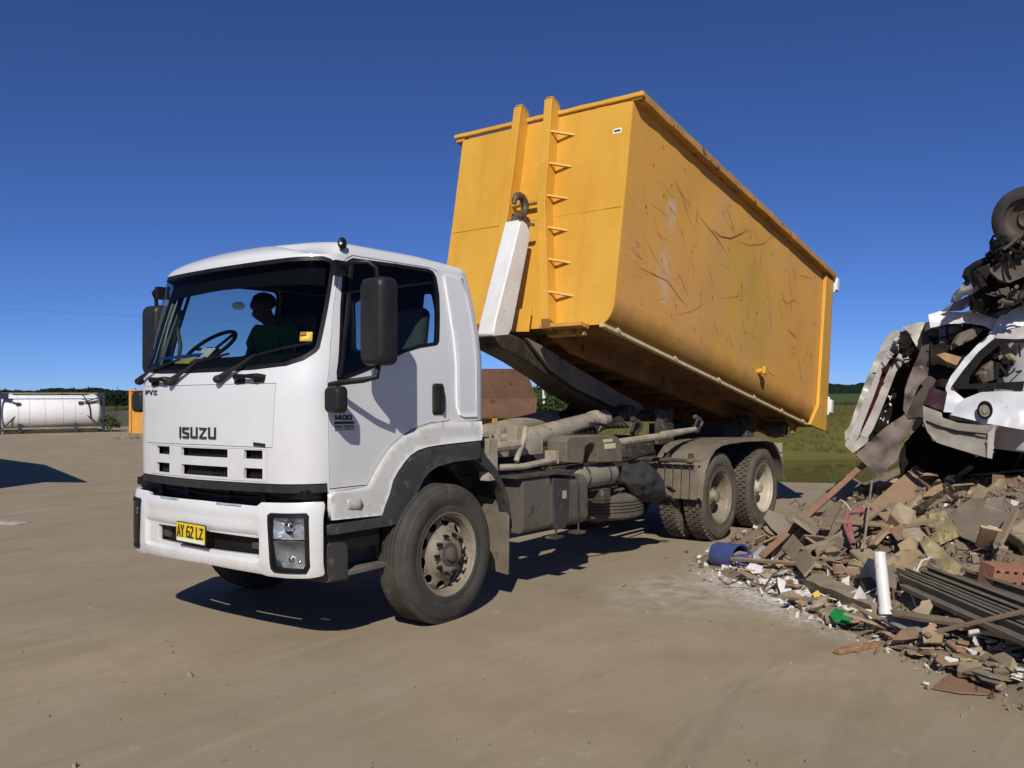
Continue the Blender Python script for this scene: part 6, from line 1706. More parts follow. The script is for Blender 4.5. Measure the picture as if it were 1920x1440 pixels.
flat_piece('flat_grey_brown_sheet', [(1780, 962, .12), (1820, 935, .16), (1880, 932, .18), (1910, 955, .16), (1900, 985, .1), (1880, 1020, .08), (1830, 1018, .08), (1800, 1005, .08), (1790, 985, .1)], mat('grey_brown_fibro', (.175, .14, .10), (.205, .165, .12), 3, .85, spots=(.3, .24, .17), sscale=5, samt=.2), 'large flat grey-brown fibre sheet on top of the heap at right', 'sheet', th=.012, amp=.016)
flat_piece('grey_angled_sheet', [(1766, 876, .1), (1812, 862, .16), (1800, 880, .1), (1782, 900, .05)], M_GREY, 'bent grey sheet scrap right under the car bumper', 'sheet scrap', th=.006)
flat_piece('tan_slab', [(1650, 1060, .1), (1690, 1030, .1), (1722, 1030, .1), (1742, 1050, .08), (1730, 1070, .05), (1690, 1082, .05)], M_TILE, 'broad tan cracked slab above the metal profiles', 'slab', th=.03, amp=.01)
flat_piece('brown_card', [(1660, 1040, .14), (1688, 1042, .14), (1680, 1105, .08), (1663, 1098, .1)], mat('brown_card_board', (.20, .155, .115), None, 3, .9), 'upright brown cardboard just right of the white pipe', 'cardboard', th=.006, amp=.01)
flat_piece('grey_slab', [(1650, 1160, .04), (1705, 1144, .10), (1742, 1168, .05), (1722, 1185, .02), (1688, 1178, .02)], mat('dark_grey_slab', (.16, .15, .135), (.2, .18, .15), 5, .9), 'dark grey triangular slab at the foot of the white pipe', 'slab', th=.02)
flat_piece('pointed_slab', [(1710, 1145, .1), (1745, 1121, .16), (1750, 1135, .12), (1740, 1156, .06)], M_CON, 'pointed pale slab right of the white pipe', 'slab', th=.03)
for i, (pts, lab) in enumerate((([(1672, 1200), (1690, 1180, .05), (1730, 1182, .05), (1728, 1195), (1695, 1200)], 'brown cracked tile in front of the grey slab'), ([(1745, 1160, .06), (1778, 1155, .08), (1782, 1178, .04), (1765, 1182, .02)], 'rounded brown tile piece below the pointed slab'), ([(1785, 1160, .08), (1818, 1178, .05), (1800, 1182, .03), (1786, 1175, .03)], 'grey-brown tile piece at the end of the lowest metal profile'), ([(1728, 1178, .08), (1748, 1172, .1), (1768, 1188, .05), (1765, 1205, .02), (1732, 1205, .02)], 'tan wedge of tile standing behind the thin batten'))):
    flat_piece('roof_tile_piece', pts, M_TILER if i % 2 == 0 else M_TILE, lab, 'tile', th=.022)
flat_piece('black_plastic_sheet', [(1610, 1078, .1), (1628, 1046, .16), (1642, 1050, .15), (1645, 1100, .08), (1636, 1128, .05), (1618, 1110, .05)], mat('black_plastic', (.018, .02, .022), (.04, .045, .05), 9, .35), 'crumpled black plastic sheet left of the white pipe', 'plastic sheet', th=.003, amp=.04, freq=9)
flat_piece('white_cloth', [(1606, 1108, .08), (1612, 1098, .1), (1624, 1118, .06), (1622, 1128, .04), (1600, 1122, .04)], M_WHITE, 'white rag below the black plastic sheet', 'rag', th=.004, amp=.03, freq=9)
# white pipe standing on the toe of the heap
a = hp(1661, 1158, .02); b = at(1649, 1036, on_heap(1661, 1158)[1]+.15)
mb = MB().tube([a, a.lerp(b, .12), a.lerp(b, .121), b], [.047, .047, .042, .042], 18)
o = obj('white_pipe', mb, mat('white_pvc', (.74, .72, .70), (.66, .64, .58), 6, .4, spots=(.45, .4, .2), sscale=22, samt=.3), smooth=40); own(o, tuple(a)); tag(o, 'white plastic pipe standing upright at the toe of the heap', 'pipe')
# bricks
def brick(px, py, sc, m, rot, lab, dd=.12):
    p = hp(px, py, .03, dd+.15); o = obj('cored_brick', brick_mb(.23*sc, .11*sc, .076*sc*1.35), m, smooth=0, bevel=.003); o.location = p; o.rotation_euler = rot; tag(o, lab, 'brick'); return o
brick(1890, 1088, 1.35, M_BRICK, (.12, .10, -.80), 'red brick with two rows of square holes at the right edge above the metal profiles')
brick(1818, 893, 1.1, M_BRICKT, (-.3, .35, -.75), 'tan cored brick near the top of the heap under the car bumper')
brick(1850, 935, 1.1, M_BRICKT, (.5, .3, -.3), 'broken tan cored brick beside the large flat sheet')
# aluminium profiles: lipped channels
def profile(a, b, w, h, label, rot):
    d = (b-a).normalized(); r = d.cross(Vector((0, 0, 1))).normalized(); u = Matrix.Rotation(rot, 3, d) @ r.cross(d); r = d.cross(u); t = .007
    sec = [(-w/2, -h/2), (w/2, -h/2), (w/2, h/2), (w/2-.02, h/2), (w/2-.02, h/2-t), (w/2-t, h/2-t), (w/2-t, -h/2+t), (w*.12+t, -h/2+t), (w*.12+t, h*.25), (w*.12, h*.25), (w*.12, -h/2+t), (-w/2+t, -h/2+t), (-w/2+t, h/2-t), (-w/2+.02, h/2-t), (-w/2+.02, h/2), (-w/2, h/2)]
    mb = MB().extrude([a+r*x+u*y for x, y in sec], b-a); o = obj('metal_profile', mb, M_ALU, smooth=0); own(o, tuple(a.lerp(b, .5))); return tag(o, label, 'metal profile', 'metal profiles')
for k, (x0, y0, x1, y1, w, h) in enumerate(((1690, 1078, 1950, 1196, .075, .05), (1692, 1090, 1950, 1214, .06, .06), (1700, 1104, 1950, 1228, .10, .04), (1735, 1078, 1950, 1172, .07, .06), (1800, 1085, 1960, 1150, .09, .05), (1745, 1102, 1960, 1206, .045, .035))):
    a = hp(x0, y0, .03, .25); b = hp(x1, y1, .06, .28)
    o = profile(a, b, w, h, ['long dull metal profile topmost at the left of the stack', 'second long metal profile, narrow, just below the topmost', 'broad dark metal profile at the bottom of the stack', 'square metal profile tucked under the corrugated sheet', 'wide metal profile nearest the red brick', 'thin metal strip lying across the middle of the stack'][k], .2*k)
# battens and timber at the toe
bar('batten', hp(1664, 1214, .03, .02), hp(1935, 1183, .12, .35), .035, .022, M_WOOD, 'thin pale batten crossing the toe of the heap at right', 'batten', rot=.3)
bar('batten', hp(1684, 1216, .02, .02), hp(1822, 1246, .03, .02), .07, .03, M_WOOD, 'brown batten lying on the ground under the thin pale one', 'batten', rot=.1)
bar('split_timber', hp(1569, 1228, .02), hp(1646, 1212, .02), .05, .03, mat('split_orange_timber', (.40, .23, .11), (.25, .12, .065), 8, .8), 'short split orange-brown timber lying on the yard in front of the heap', 'timber', amp=.006)
bar('grey_beam', hp(1518, 1094, .03, .02), hp(1650, 1152, .05, .02), .13, .08, M_WOODG, 'rounded grey timber beam lying along the toe of the heap', 'beam', rot=.3, amp=.012)
bar('round_stick', hp(1372, 1060, .06, .10), hp(1500, 1075, .08, .10), .035, .03, M_WOOD, 'pale stick lying across the mouth of the blue tub', 'stick', rot=.3, amp=.004)
bar('thin_stick', hp(1620, 1050, .1, .25), hp(1636, 960, .3, .25), .018, .014, M_WOODG, 'thin upright stick in front of the pale torn card', 'stick', amp=.004)
# green plastic, pink hose
flat_piece('green_plastic_lid', [(1555, 1152, .03), (1566, 1140, .06), (1590, 1146, .06), (1600, 1156, .04), (1584, 1170, .02), (1564, 1165, .02)], mat('green_plastic', (.012, .17, .04), (.02, .22, .06), 9, .35), 'bright green plastic piece at the toe of the heap by the grey beam', 'plastic', th=.02, amp=.02)
flat_piece('yellow_scrap', [(1524, 1112, .02), (1534, 1106, .05), (1538, 1118, .03), (1528, 1124, .02)], mat('yellow_plastic', (.6, .42, .03), None, 5, .6), 'small yellow plastic scrap on the white plaster by the grey beam', 'plastic', th=.01)
def hose(pts, r, m, label):
    mb = MB().tube([hp(x, y, l, .14) for x, y, l in pts], r, 8); o = obj('hose', mb, m); own(o, tuple(hp(*pts[0][:2]))); tag(o, label, 'hose')
PINK = mat('pink_rubber', (.30, .09, .10), (.38, .16, .16), 6, .6)
hose([(1580, 1012, .1), (1590, 1000, .18), (1605, 998, .18), (1635, 985, .15)], .022, PINK, 'dull pink hose crossing the heap above the black plastic')
hose([(1582, 1000, .12), (1588, 1025, .14), (1600, 1045, .1), (1596, 1030, .12), (1592, 1010, .16)], .022, PINK, 'looped pink hose hanging below the other pink hose')
mb = MB(); c = hp(1783, 945, .12, .15); mb.tube([c+Vector((.13*math.cos(t), .05*math.sin(t), .06*math.sin(t))) for t in [k*.28 for k in range(19)]], .016, 7)
mb.tube([c+Vector((-.1, .05, 0)), hp(1740, 960, .08, .15), hp(1722, 968, .06, .15)], [.016, .03, .035], 8)
o = obj('bent_tap_fitting', mb, GREASE); own(o, tuple(c)); tag(o, 'grimy metal fitting with a looped handle on the large flat sheet', 'fitting')
# brown sheets lying flat at the right bottom corner
def ground_sheet(name, pts, m, label, z=.012, th=.008, amp=.01, step=14):
    outer = pts; P, T = cdt(outer, [], step, step); mb = MB()
    for x, y in P:
        C = at(x, y, 1)-CAM; t = (z-CAM.z)/C.z; p = CAM+C*t; p.z = z+max(0, amp*(noise.noise((p.x*3, p.y*3, 0))+.3)); mb.v.append(p)
    mb.f = [list(t) for t in T]; o = obj(name, mb, m, smooth=40); solid(o, th, 1); c = mb.v[0]; own(o, tuple(c)); tag(o, label, 'sheet')
ground_sheet('brown_sheet', [(1747, 1290), (1785, 1262), (1830, 1265), (1960, 1268), (1960, 1312), (1880, 1303), (1800, 1300)], mat('brown_board_sheet', (.22, .12, .065), (.27, .155, .085), 4, .85, spots=(.15, .09, .05), sscale=9, samt=.4), 'reddish-brown sheet lying flat on the yard in the bottom right corner')
ground_sheet('dark_sheet', [(1812, 1262), (1822, 1274), (1850, 1276), (1890, 1288), (1960, 1296), (1960, 1262), (1880, 1258)], mat('dark_brown_sheet', (.13, .082, .058), (.17, .11, .075), 4, .85), 'darker brown torn sheet on top of the reddish-brown sheet', z=.045, amp=.03)
bar('grey_lath', hp(1885, 1266, .05), hp(1985, 1276, .06), .06, .05, M_WOODG, 'grey lath on the dark brown sheet at the right edge', 'lath')
# ---------------------------------------------------------------- wrecked cars on the heap
zA = lambda u, v, d: (1560+u/4, 340+v/4, d)
zB = lambda u, v, d: (1560+u/4.236, 560+v/4.236, d)
def S(name, z, pts, m, parent, th=.005, amp=.012, step=7, seed=0, freq=5): return sheet(name, [z(*p) for p in pts], m, th, step, amp, seed, parent, freq=freq)
CARW = mat('wreck_white_paint', (.62, .62, .63), (.54, .535, .54), 3, .4, coat=.15, spots=(.25, .2, .15), sscale=14, samt=.15, bump=.03)
CARC = mat('wreck_cream_paint', (.43, .41, .34), (.35, .33, .265), 4, .4, coat=.2, spots=(.2, .17, .11), sscale=12, samt=.35)
CARP = mat('wreck_pale_panel', (.45, .41, .385), (.36, .32, .295), 5, .45, spots=(.2, .15, .12), sscale=12, samt=.3)
CARD = mat('wreck_dark_cavity', (.012, .011, .010), (.03, .025, .02), 6, .9, bump=.2, spec=.03)  # near-black puts cavity shade into the colour; also used for cores and underside
CARB = mat('wreck_black_trim', (.010, .010, .011), (.018, .018, .018), 8, .8, spec=.1)
BUMPG = mat('wreck_bumper_grey', (.25, .225, .18), (.21, .185, .145), 4, .5, spots=(.14, .11, .08), sscale=14, samt=.3)
LAMPR = mat('wreck_lamp_red', (.055, .010, .008), (.028, .008, .006), 10, .25)
BRNS = mat('wreck_brown_lining', (.055, .042, .036), (.075, .058, .05), 4, .9, bump=.2)
RAGM = mat('brown_felt', (.20, .155, .13), (.14, .11, .09), 4, .95, bump=.3, spots=(.09, .07, .055), sscale=7, samt=.5)
FOAM = mat('tan_seat_foam', (.42, .27, .12), (.33, .2, .09), 7, .9, bump=.3)
UNDERB = mat('dirty_underbody', (.11, .088, .066), (.06, .048, .038), 4, .8, bump=.3, spots=(.24, .2, .155), sscale=9, samt=.4)
def junk(name, c, r, n, m, parent, seed, L_=(.1, .35), w=(.008, .03)):
    rr = random.Random(seed); mb = MB(); c = Vector(c)
    for k in range(n):
        p = c+Vector((rr.uniform(-1, 1)*r[0], rr.uniform(-1, 1)*r[1], rr.uniform(-1, 1)*r[2])); d = Vector((rr.gauss(0, 1), rr.gauss(0, 1), rr.gauss(0, .6))).normalized(); l = rr.uniform(*L_)
        if rr.random() < .55: mb.tube([p, p+d*l*.5+Vector((0, 0, rr.uniform(-.04, .04))), p+d*l], rr.uniform(*w)*.6, 5)
        else: mb.box(p, (l*.5, rr.uniform(*w)*3, rr.uniform(*w)*1.6), Euler((rr.uniform(0, 6), rr.uniform(0, 6), rr.uniform(0, 6))).to_matrix())
    return obj(name, mb, m, parent, smooth=30)

# car standing on its nose, only its pale side showing
p = at(1660, 830, 10.3); CAR1 = thing('wrecked_car', (p.x, p.y, .5), 'crushed pale cream car standing on end at the left, red strip along its panel', 'car')
S('outer_panel', zB, [(105,1170,10.6),(100,1060,10.7),(140,1010,10.6),(190,860,10.6),(250,700,10.6),(330,510,10.6),(400,360,10.6),(465,265,10.5),(530,245,10.35),(540,290,10.3),(440,390,10.35),(350,590,10.35),(250,830,10.35),(170,1030,10.35),(125,1110,10.35),(165,1222,10.35)], CARC, CAR1, amp=.004)
S('boot_panel', zB, [(128,1105,10.28),(185,985,10.28),(270,765,10.28),(352,612,10.28),(378,645,10.24),(330,780,10.24),(240,1010,10.24),(215,1090,10.24),(170,1150,10.24)], CARP, CAR1, amp=.004)
S('side_panel', zB, [(340,620,10.27),(395,500,10.27),(445,395,10.27),(530,300,10.24),(525,412,10.24),(460,480,10.25),(400,580,10.25),(372,645,10.25)], CARP, CAR1, amp=.004)
S('light_strip', zB, [(375,640,10.33),(400,580,10.33),(460,480,10.33),(500,430,10.33),(490,480,10.3),(400,680,10.3),(330,860,10.3),(260,1010,10.3),(225,1060,10.3),(250,990,10.32),(330,790,10.32)], LAMPR, CAR1, amp=.004)
S('sill_panel', zB, [(225,1080,10.25),(300,930,10.25),(400,700,10.25),(500,510,10.2),(600,450,10.1),(620,490,10.05),(560,520,10.1),(510,580,10.15),(430,790,10.2),(330,1030,10.2),(280,1110,10.2),(250,1130,10.2)], CARP, CAR1, amp=.004)
S('crumpled_roof_edge', zB, [(540,240,10.3),(600,210,10.2),(700,185,10.1),(770,190,10.0),(765,215,9.95),(690,260,10.0),(725,330,9.95),(695,415,9.95),(640,330,10.0),(620,280,10.05),(580,240,10.15)], CARC, CAR1, amp=.004, freq=5)
S('cavity_shade_sheet', zB, [(530,270,10.75),(640,230,10.7),(700,300,10.3),(720,420,10.3),(640,520,10.3),(580,900,10.7),(330,1110,10.75),(280,1100,10.75),(440,700,10.75),(530,420,10.75)], CARD, CAR1, amp=.004, th=.05)  # near-black sheet, the shade of the open cavity put into its colour
junk('torn_parts', at(1697, 660, 10.15), (.12, .12, .16), 16, CARB, CAR1, 3, (.06, .14)); junk('torn_parts', at(1688, 650, 10.1), (.11, .1, .12), 6, CARP, CAR1, 5, (.05, .12), (.01, .035)); junk('bright_scraps', at(1660, 765, 10.2), (.05, .05, .16), 7, M_WHITE, CAR1, 8, (.02, .05), (.006, .012))
S('crushed_end', zB, [(103,1165,10.2),(125,1112,10.2),(185,1135,10.18),(235,1085,10.16),(290,1108,10.14),(285,1140,10.15),(165,1228,10.2)], CARC, CAR1, amp=.015, freq=9)
# solid core so the wreck has depth from the side
def core(pxs, d0, d1, m, parent, name='wreck_core'):
    mb = MB(); n = len(pxs); vs = [at(x, y, d0) for x, y in pxs]+[at(960+(x-960)*d0/d1+ (x-960)*(1-d0/d1), y, d1) for x, y in pxs]
    mb.add(vs, [tuple(range(n)), tuple(range(2*n-1, n-1, -1))]+[(i, (i+1) % n, (i+1) % n+n, i+n) for i in range(n)]); return obj(name, mb, m, parent, smooth=0)
core([(1602, 845), (1640, 720), (1690, 620), (1735, 612), (1735, 790), (1690, 830)], 10.95, 12.5, CARC, CAR1)

# hatchback lying on the heap, tail towards the truck
p = at(1850, 870, 9.4); CAR2 = thing('wrecked_car', (p.x, p.y, .7), 'crushed white hatchback with grey rear bumper and torn open tail on the heap', 'car')
S('tail_roof', zB, [(765,125,9.55),(860,98,9.55),(990,105,9.45),(1150,115,9.35),(1320,150,9.25),(1275,250,9.2),(1200,212,9.25),(1080,197,9.32),(930,200,9.42),(780,232,9.5)], CARW, CAR2, amp=.008)
S('roof_side', zB, [(1315,155,9.25),(1390,90,9.3),(1490,22,9.35),(1640,20,9.3),(1640,230,9.1),(1525,215,9.1),(1400,240,9.12),(1285,300,9.1),(1240,275,9.15),(1275,250,9.2)], CARW, CAR2, amp=.012)
S('window_pillar', zB, [(1255,285,9.15),(1340,275,9.1),(1300,312,9.08),(1180,420,9.06),(1060,560,9.05),(965,690,9.05),(975,735,9.04),(1050,795,9.02),(1010,830,9.02),(960,905,9.02),(885,900,9.1),(915,750,9.12),(900,720,9.14),(930,640,9.14),(1040,490,9.14),(1150,370,9.14)], CARW, CAR2, amp=.010)
S('upper_fold', zB, [(1290,300,9.12),(1400,245,9.1),(1530,220,9.05),(1660,240,9.0),(1660,330,9.0),(1525,318,9.03),(1430,322,9.05),(1310,318,9.08)], CARP, CAR2, amp=.010)
S('window_frame', zB, [(1300,315,9.05),(1430,320,9.03),(1640,322,9.0),(1640,350,9.0),(1400,350,9.04),(1310,385,9.05),(1200,475,9.05),(1095,620,9.04),(1085,678,9.02),(1300,668,9.0),(1640,650,8.95),(1640,735,8.95),(1400,722,8.98),(1200,715,9.0),(1000,718,9.02),(962,692,9.03),(1060,560,9.04),(1180,420,9.05)], CARB, CAR2, th=.03, amp=.006)
S('cabin_dark', zB, [(1100,700,9.5),(1100,560,9.5),(1250,400,9.5),(1400,330,9.5),(1660,330,9.4),(1660,720,9.4)], CARD, CAR2, th=.03)  # dark sheet standing in for the shade inside the cabin
mb = MB().tube([at(*zB(1365,385,9.25)), at(*zB(1400,450,9.2)), at(*zB(1450,495,9.2)), at(*zB(1540,530,9.2))], .045, 8); obj('seat_frame', mb, mat('tan_tube', (.22, .17, .1), None, 5, .7), CAR2)
mb = MB().tube([at(*zB(1270,500,9.2)), at(*zB(1225,560,9.2)), at(*zB(1245,650,9.2))], [.02, .07, .05], 8).tube([at(*zB(1190,560,9.22)), at(*zB(1180,600,9.2)), at(*zB(1215,660,9.2))], [.02, .06, .05], 8); obj('seat_belt_stalk', mb, UNDERB, CAR2)
junk('cabin_debris', at(*zB(1420, 560, 9.3)), (.28, .14, .14), 30, CARB, CAR2, 12); junk('cabin_debris', at(*zB(1440, 480, 9.3)), (.2, .12, .12), 14, UNDERB, CAR2, 13, (.08, .2))
S('quarter_panel', zB, [(1050,795,9.02),(1110,772,9.0),(1180,745,8.98),(1330,735,8.95),(1640,742,8.85),(1640,1062,8.8),(1525,1042,8.85),(1300,1003,8.92),(1190,985,8.96),(935,925,9.05),(958,905,9.02),(1010,830,9.02)], CARW, CAR2, amp=.02, freq=2.6)
mb = MB(); fc = at(*zB(1215,885,8.90)); nrm = (CAM-fc).normalized(); Q = nrm.to_track_quat('Y', 'Z').to_matrix().to_4x4(); Mx = Matrix.Translation(fc) @ Q @ Matrix.Diagonal((.85, 1, 1.15, 1))
mb.lathe([(.058, .0), (.078, .0), (.082, .018), (.070, .028), (.058, .018)], 24, Mx, True); fcap = obj('fuel_cap_ring', mb, CARB, CAR2)
mb = MB().lathe([(0, .012), (.03, .014), (.04, .0), (.060, .0)], 20, Mx); obj('fuel_cap', mb, BUMPG, fcap)
S('tail_lamp', zB, [(785,705,9.12),(915,742,9.06),(880,892,9.05),(735,838,9.12)], LAMPR, CAR2, th=.04, amp=.004)
S('bumper', zB, [(722,850,9.08),(800,880,9.02),(870,905,8.98),(880,945,8.94),(1000,985,8.9),(1170,1005,8.86),(1302,1006,8.84),(1265,1272,8.84),(1130,1235,8.86),(1000,1195,8.9),(900,1165,8.94),(830,1140,8.98),(760,1060,9.04),(725,975,9.08)], BUMPG, CAR2, th=.03, amp=.005)
S('bumper_strip', zB, [(750,966,9.03),(860,1010,8.95),(1000,1046,8.88),(1235,1072,8.82),(1235,1085,8.82),(1000,1062,8.88),(860,1026,8.95),(755,982,9.03)], CARB, CAR2, th=.01, amp=0)
S('bumper_gap', zB, [(930,920,8.99),(1160,975,8.9),(1165,1000,8.88),(935,955,8.95)], CARD, CAR2, th=.01, amp=0)
S('bumper_end', zB, [(1240,1075,8.83),(1300,1006,8.82),(1272,1272,8.83),(1232,1262,8.83)], CARP, CAR2, th=.02, amp=0)
S('tail_cavity', zB, [(775,228,9.75),(930,198,9.7),(1200,208,9.6),(1270,260,9.5),(1060,560,9.45),(915,705,9.45),(790,700,9.7)], CARD, CAR2, th=.05)  # black backing that paints the shade inside the torn tail
S('inner_window', zB, [(845,225,9.66),(1040,205,9.62),(1030,330,9.62),(850,355,9.66)], mat('dirty_inner_glass', (.07, .08, .085), (.1, .11, .11), 6, .3), CAR2, th=.005, amp=.002)
mb = MB().tube([at(*zB(910,205,9.64)), at(*zB(920,330,9.64))], .010, 5).tube([at(*zB(840,320,9.64)), at(*zB(1030,265,9.6))], .008, 5).tube([at(*zB(1140,205,9.4)), at(*zB(1140,260,9.4))], .01, 5); obj('window_divider', mb, CARB, CAR2)
S('lining_panel', zB, [(750,195,9.75),(835,230,9.7),(830,420,9.65),(870,560,9.6),(800,700,9.55),(735,830,9.5),(720,940,9.5),(600,952,9.6),(570,900,9.65),(575,700,9.75),(640,550,9.75),(700,420,9.75),(730,270,9.78)], BRNS, CAR2, th=.02, amp=.03)
core([(1735, 605), (1800, 590), (1900, 570), (2050, 570), (2050, 845), (1900, 815), (1870, 860), (1760, 830), (1735, 780)], 9.78, 11.2, CARD, CAR2)
RX = Vector((_R0.x, _R0.y, 0)); FX = Vector((math.cos(CAM_YAW), math.sin(CAM_YAW), 0))
def car_side(B, prof, depth, m, parent, name):
    # body of the car beyond the torn end: bevelled shell from its side profile, tucked in towards the roof
    n = len(prof); mb = MB(); rows = [(0, .0), (.06, .03), (depth*.5, .04), (depth-.06, .03), (depth, 0)]
    cz = sum(z for s, z in prof)/n; cs = sum(s for s, z in prof)/n
    for d, g in rows:
        for s, z in prof: mb.v.append(B+RX*(s+(s-cs)*g)+FX*(d+.0)+Vector((0, 0, z+(z-cz)*g))+noise.noise_vector((s*2, z*2, d*2))*.03)
    for r_ in range(len(rows)-1):
        for i in range(n): mb.f.append([r_*n+i, r_*n+(i+1) % n, (r_+1)*n+(i+1) % n, (r_+1)*n+i])
    for r_ in (0, len(rows)-1):
        for t in tessellate_polygon([[Vector((s, z, 0)) for s, z in prof]]): mb.f.append([r_*n+i for i in t])
    return obj(name, mb, m, parent, smooth=40, bevel=.02)
def side_decal(B, pts, m, parent, name):
    mb = MB().extrude([B+RX*s-FX*.035+Vector((0, 0, z)) for s, z in pts], FX*.05); return obj(name, mb, m, parent, smooth=0)
def old_wheel(c, parent, ax=None):
    Mx = Matrix.Translation(c) @ (-(ax or FX)).to_track_quat('Y', 'Z').to_matrix().to_4x4()
    mb = MB().lathe([(0, -.05), (.06, -.04), (.10, -.06), (.17, -.05), (.19, .0), (.18, -.14), (0, -.12)], 28, Mx); w = obj('wheel', mb, UNDERB, parent)
    mb = MB().lathe([(.185, -.01), (.22, .015), (.29, 0), (.315, -.03), (.315, -.16), (.28, -.19), (.19, -.18), (.185, -.1)], 36, Mx, True); obj('tyre', mb, mat('worn_tyre', (.03, .03, .029), (.05, .047, .043), 5, .85), w)
B2 = at(1932, 850, 8.92); B2.z = 0
car_side(B2, [(0,1.12),(0,1.74),(.12,2.40),(.45,2.54),(1.2,2.45),(1.72,1.86),(2.7,1.72),(2.95,1.52),(2.95,1.15),(2.52,1.12),(2.40,1.36),(2.12,1.45),(1.86,1.34),(1.74,1.08)], 1.5, CARW, CAR2, 'body_shell')
side_decal(B2, [(.08,1.80),(.2,2.36),(.48,2.46),(.72,2.43),(.70,1.82)], CARB, CAR2, 'side_window'); side_decal(B2, [(.80,1.82),(.82,2.42),(1.12,2.38),(1.52,1.88)], CARB, CAR2, 'side_window')
old_wheel(B2+RX*2.12+FX*.05+Vector((0, 0, 1.14)), CAR2)
# loose things hanging in the tail
def loose(name, z, pts, m, label, cat, **k):
    o = S(name, z, pts, m, None, **k); c = sum((v.co for v in o.data.vertices), Vector())/len(o.data.vertices); own(o, tuple(c)); tag(o, label, cat); return o
loose('seat_foam', zB, [(840,450,9.4),(900,428,9.35),(1028,465,9.3),(990,528,9.3),(910,500,9.36)], FOAM, 'tan block of seat foam inside the torn tail of the white hatchback', 'foam', th=.08, amp=.012)
loose('grey_cushion', zB, [(975,350,9.42),(1030,268,9.4),(1130,232,9.35),(1205,240,9.32),(1130,320,9.32),(1010,375,9.36)], mat('grey_cushion_cloth', (.17, .145, .115), (.12, .1, .08), 6, .95, bump=.3), 'grey-brown cushion wedged under the roof of the white hatchback', 'cushion', th=.10, amp=.010)
loose('felt_rag', zB, [(640,545,9.55),(715,532,9.5),(762,612,9.45),(690,690,9.45),(640,800,9.45),(590,930,9.5),(565,880,9.55),(580,720,9.55)], RAGM, 'pale brown felt rag hanging between the two white cars', 'rag', th=.012, amp=.05)
loose('brown_mat', zB, [(190,1240,9.75),(300,1135,9.7),(400,1040,9.65),(480,980,9.6),(580,922,9.5),(605,962,9.45),(712,950,9.35),(715,990,9.3),(650,1060,9.35),(560,1130,9.4),(545,1210,9.42),(520,1285,9.45),(450,1340,9.5),(370,1422,9.55),(340,1380,9.6),(260,1312,9.68)], RAGM, 'large brown felt mat hanging over the rubble below the cream car', 'mat', th=.015, amp=.07, freq=3.2)
S('under_shadow_panel', zB, [(540,1230,10.4),(720,960,10.4),(800,1130,10.4),(1000,1150,10.4),(1265,1000,10.4),(1640,1000,10.4),(2300,1000,10.4),(2300,1500,10.4),(1000,1460,10.4),(560,1480,10.4)], CARD, CAR2, th=.03, amp=.010)  # dark sheet added where only shade lies under the bumper

# upside-down car on the top
p = at(1935, 560, 9.3); CAR3 = thing('overturned_car', (p.x, p.y, 2.3), 'overturned dark car topping the wreck pile, one wheel in the air', 'car')
c = at(1921, 411, 8.7); axd = (CAM-c).normalized(); axd = (axd+_R*-.55+_U*-.05).normalized()
Mx = Matrix.Translation(c) @ axd.to_track_quat('Y', 'Z').to_matrix().to_4x4()
mb = MB().lathe([(.185, -.01), (.20, .012), (.225, .018), (.26, .012), (.30, -.005), (.318, -.02), (.322, -.05), (.320, -.07), (.314, -.075), (.320, -.08), (.321, -.12), (.314, -.125), (.320, -.13), (.318, -.18), (.30, -.20), (.25, -.215), (.19, -.20), (.185, -.10)], 48, Mx, True)
mb2 = MB().lathe([(0, -.06), (.05, -.055), (.07, -.04), (.10, -.065), (.15, -.06), (.16, -.03), (.185, -.015), (.192, .005), (.186, -.10), (.18, -.17), (.10, -.10), (0, -.10)], 32, Mx)
wl = obj('wheel', mb2, mat('rusty_wheel', (.10, .065, .045), (.06, .045, .035), 8, .7, bump=.3), CAR3)
obj('tyre', mb, mat('old_car_tyre', (.032, .031, .03), (.055, .052, .048), 5, .8, bump=.1), wl)
junk('suspension_parts', at(1888, 470, 8.85), (.16, .16, .10), 46, CARB, CAR3, 21, (.08, .30), (.01, .035)); junk('suspension_parts', at(1925, 462, 8.8), (.2, .15, .08), 26, UNDERB, CAR3, 22, (.08, .26), (.01, .04))
S('heat_shield', zA, [(1165,620,8.9),(1240,640,8.85),(1290,600,8.8),(1440,470,8.7),(1640,380,8.6),(1640,700,8.6),(1440,715,8.7),(1330,760,8.75),(1250,735,8.85),(1190,680,8.9)], UNDERB, CAR3, th=.03, amp=.05, freq=3.5)
mb = MB().tube([at(*zA(1260,540,8.95)), at(*zA(1170,590,9.0)), at(*zA(1080,625,9.05)), at(*zA(1020,670,9.1)), at(*zA(1010,710,9.1)), at(*zA(1030,745,9.1))], [.05, .04, .035, .04, .045, .03], 8)
mb.tube([at(*zA(1060,680,9.1)), at(*zA(1110,740,9.05)), at(*zA(1140,800,9.0))], [.04, .05, .04], 8); obj('suspension_arm', mb, CARB, CAR3)
S('bracket', zA, [(905,850,9.2),(985,765,9.15),(1045,690,9.1),(1095,745,9.08),(1070,800,9.08),(1050,845,9.1),(985,860,9.12),(940,905,9.15),(905,905,9.2)], mat('dark_grey_bracket', (.055, .055, .065), (.09, .085, .085), 7, .5, metal=.3, bump=.2), CAR3, th=.03, amp=.03, freq=8)
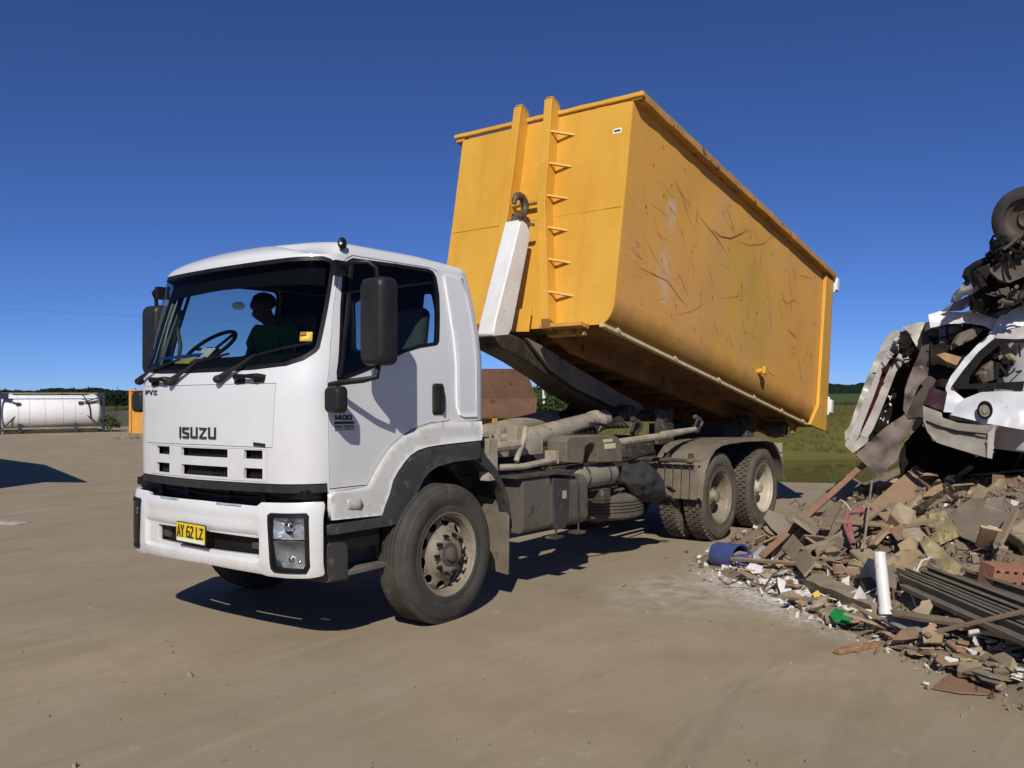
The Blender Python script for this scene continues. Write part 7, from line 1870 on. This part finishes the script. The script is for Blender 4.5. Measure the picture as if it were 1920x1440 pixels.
S('dark_underside', zA, [(1050,850,9.2),(1140,785,9.15),(1230,792,9.1),(1245,730,9.1),(1440,700,9.0),(1660,680,8.9),(1660,900,8.9),(1440,925,8.95),(1260,1005,9.1),(1060,985,9.2)], CARD, CAR3, th=.06, amp=.06)
S('bonnet_edge', zA, [(815,978,9.5),(900,912,9.4),(1050,850,9.25),(1058,920,9.2),(980,968,9.28)], mat('grey_blue_panel', (.15, .16, .19), (.1, .105, .12), 5, .4), CAR3, th=.012, amp=.008)
S('door_strip', zA, [(960,985,9.28),(1060,965,9.2),(1180,985,9.12),(1255,1010,9.1),(1250,1030,9.08),(1080,990,9.2)], mat('maroon_strip', (.05, .03, .035), None, 5, .5), CAR3, th=.02, amp=.004)
S('green_strip', zA, [(1200,1000,9.12),(1310,950,9.05),(1400,910,9.0),(1390,935,9.0),(1260,1010,9.08)], mat('dark_green_panel', (.03, .05, .035), None, 5, .5), CAR3, th=.02, amp=.01)
junk('hanging_debris', at(1900, 555, 8.85), (.16, .12, .06), 26, UNDERB, CAR3, 31, (.06, .2), (.01, .04))
core([(1850, 520), (1900, 470), (1990, 450), (1990, 570), (1900, 565), (1830, 585)], 9.3, 10.6, CARD, CAR3)
B3 = at(1950, 560, 8.95); B3.z = 0
CAR3M = mat('wreck_dark_blue_paint', (.03, .035, .05), (.05, .05, .055), 4, .45, spots=(.12, .09, .065), sscale=10, samt=.4)
car_side(B3, [(0,2.72),(0,3.12),(.5,3.24),(2.2,3.26),(2.75,3.10),(2.8,2.85),(2.3,2.72),(1.75,2.66),(1.45,2.50),(.5,2.47),(.15,2.62)], 1.4, CAR3M, CAR3, 'body_shell')
mb = MB().tube([B3+RX*.1+FX*.5+Vector((0, 0, 3.27)), B3+RX*1.0+FX*.55+Vector((0, 0, 3.33)), B3+RX*2.5+FX*.8+Vector((0, 0, 3.30))], .04, 8).tube([B3+RX*1.1+FX*.55+Vector((0, 0, 3.33)), B3+RX*1.7+FX*.6+Vector((0, 0, 3.34))], .10, 12); obj('exhaust', mb, UNDERB, CAR3)
old_wheel(B3+RX*2.25+FX*.12+Vector((0, 0, 3.36)), CAR3); old_wheel(B3+RX*2.25+FX*1.38+Vector((0, 0, 3.36)), CAR3, -FX)
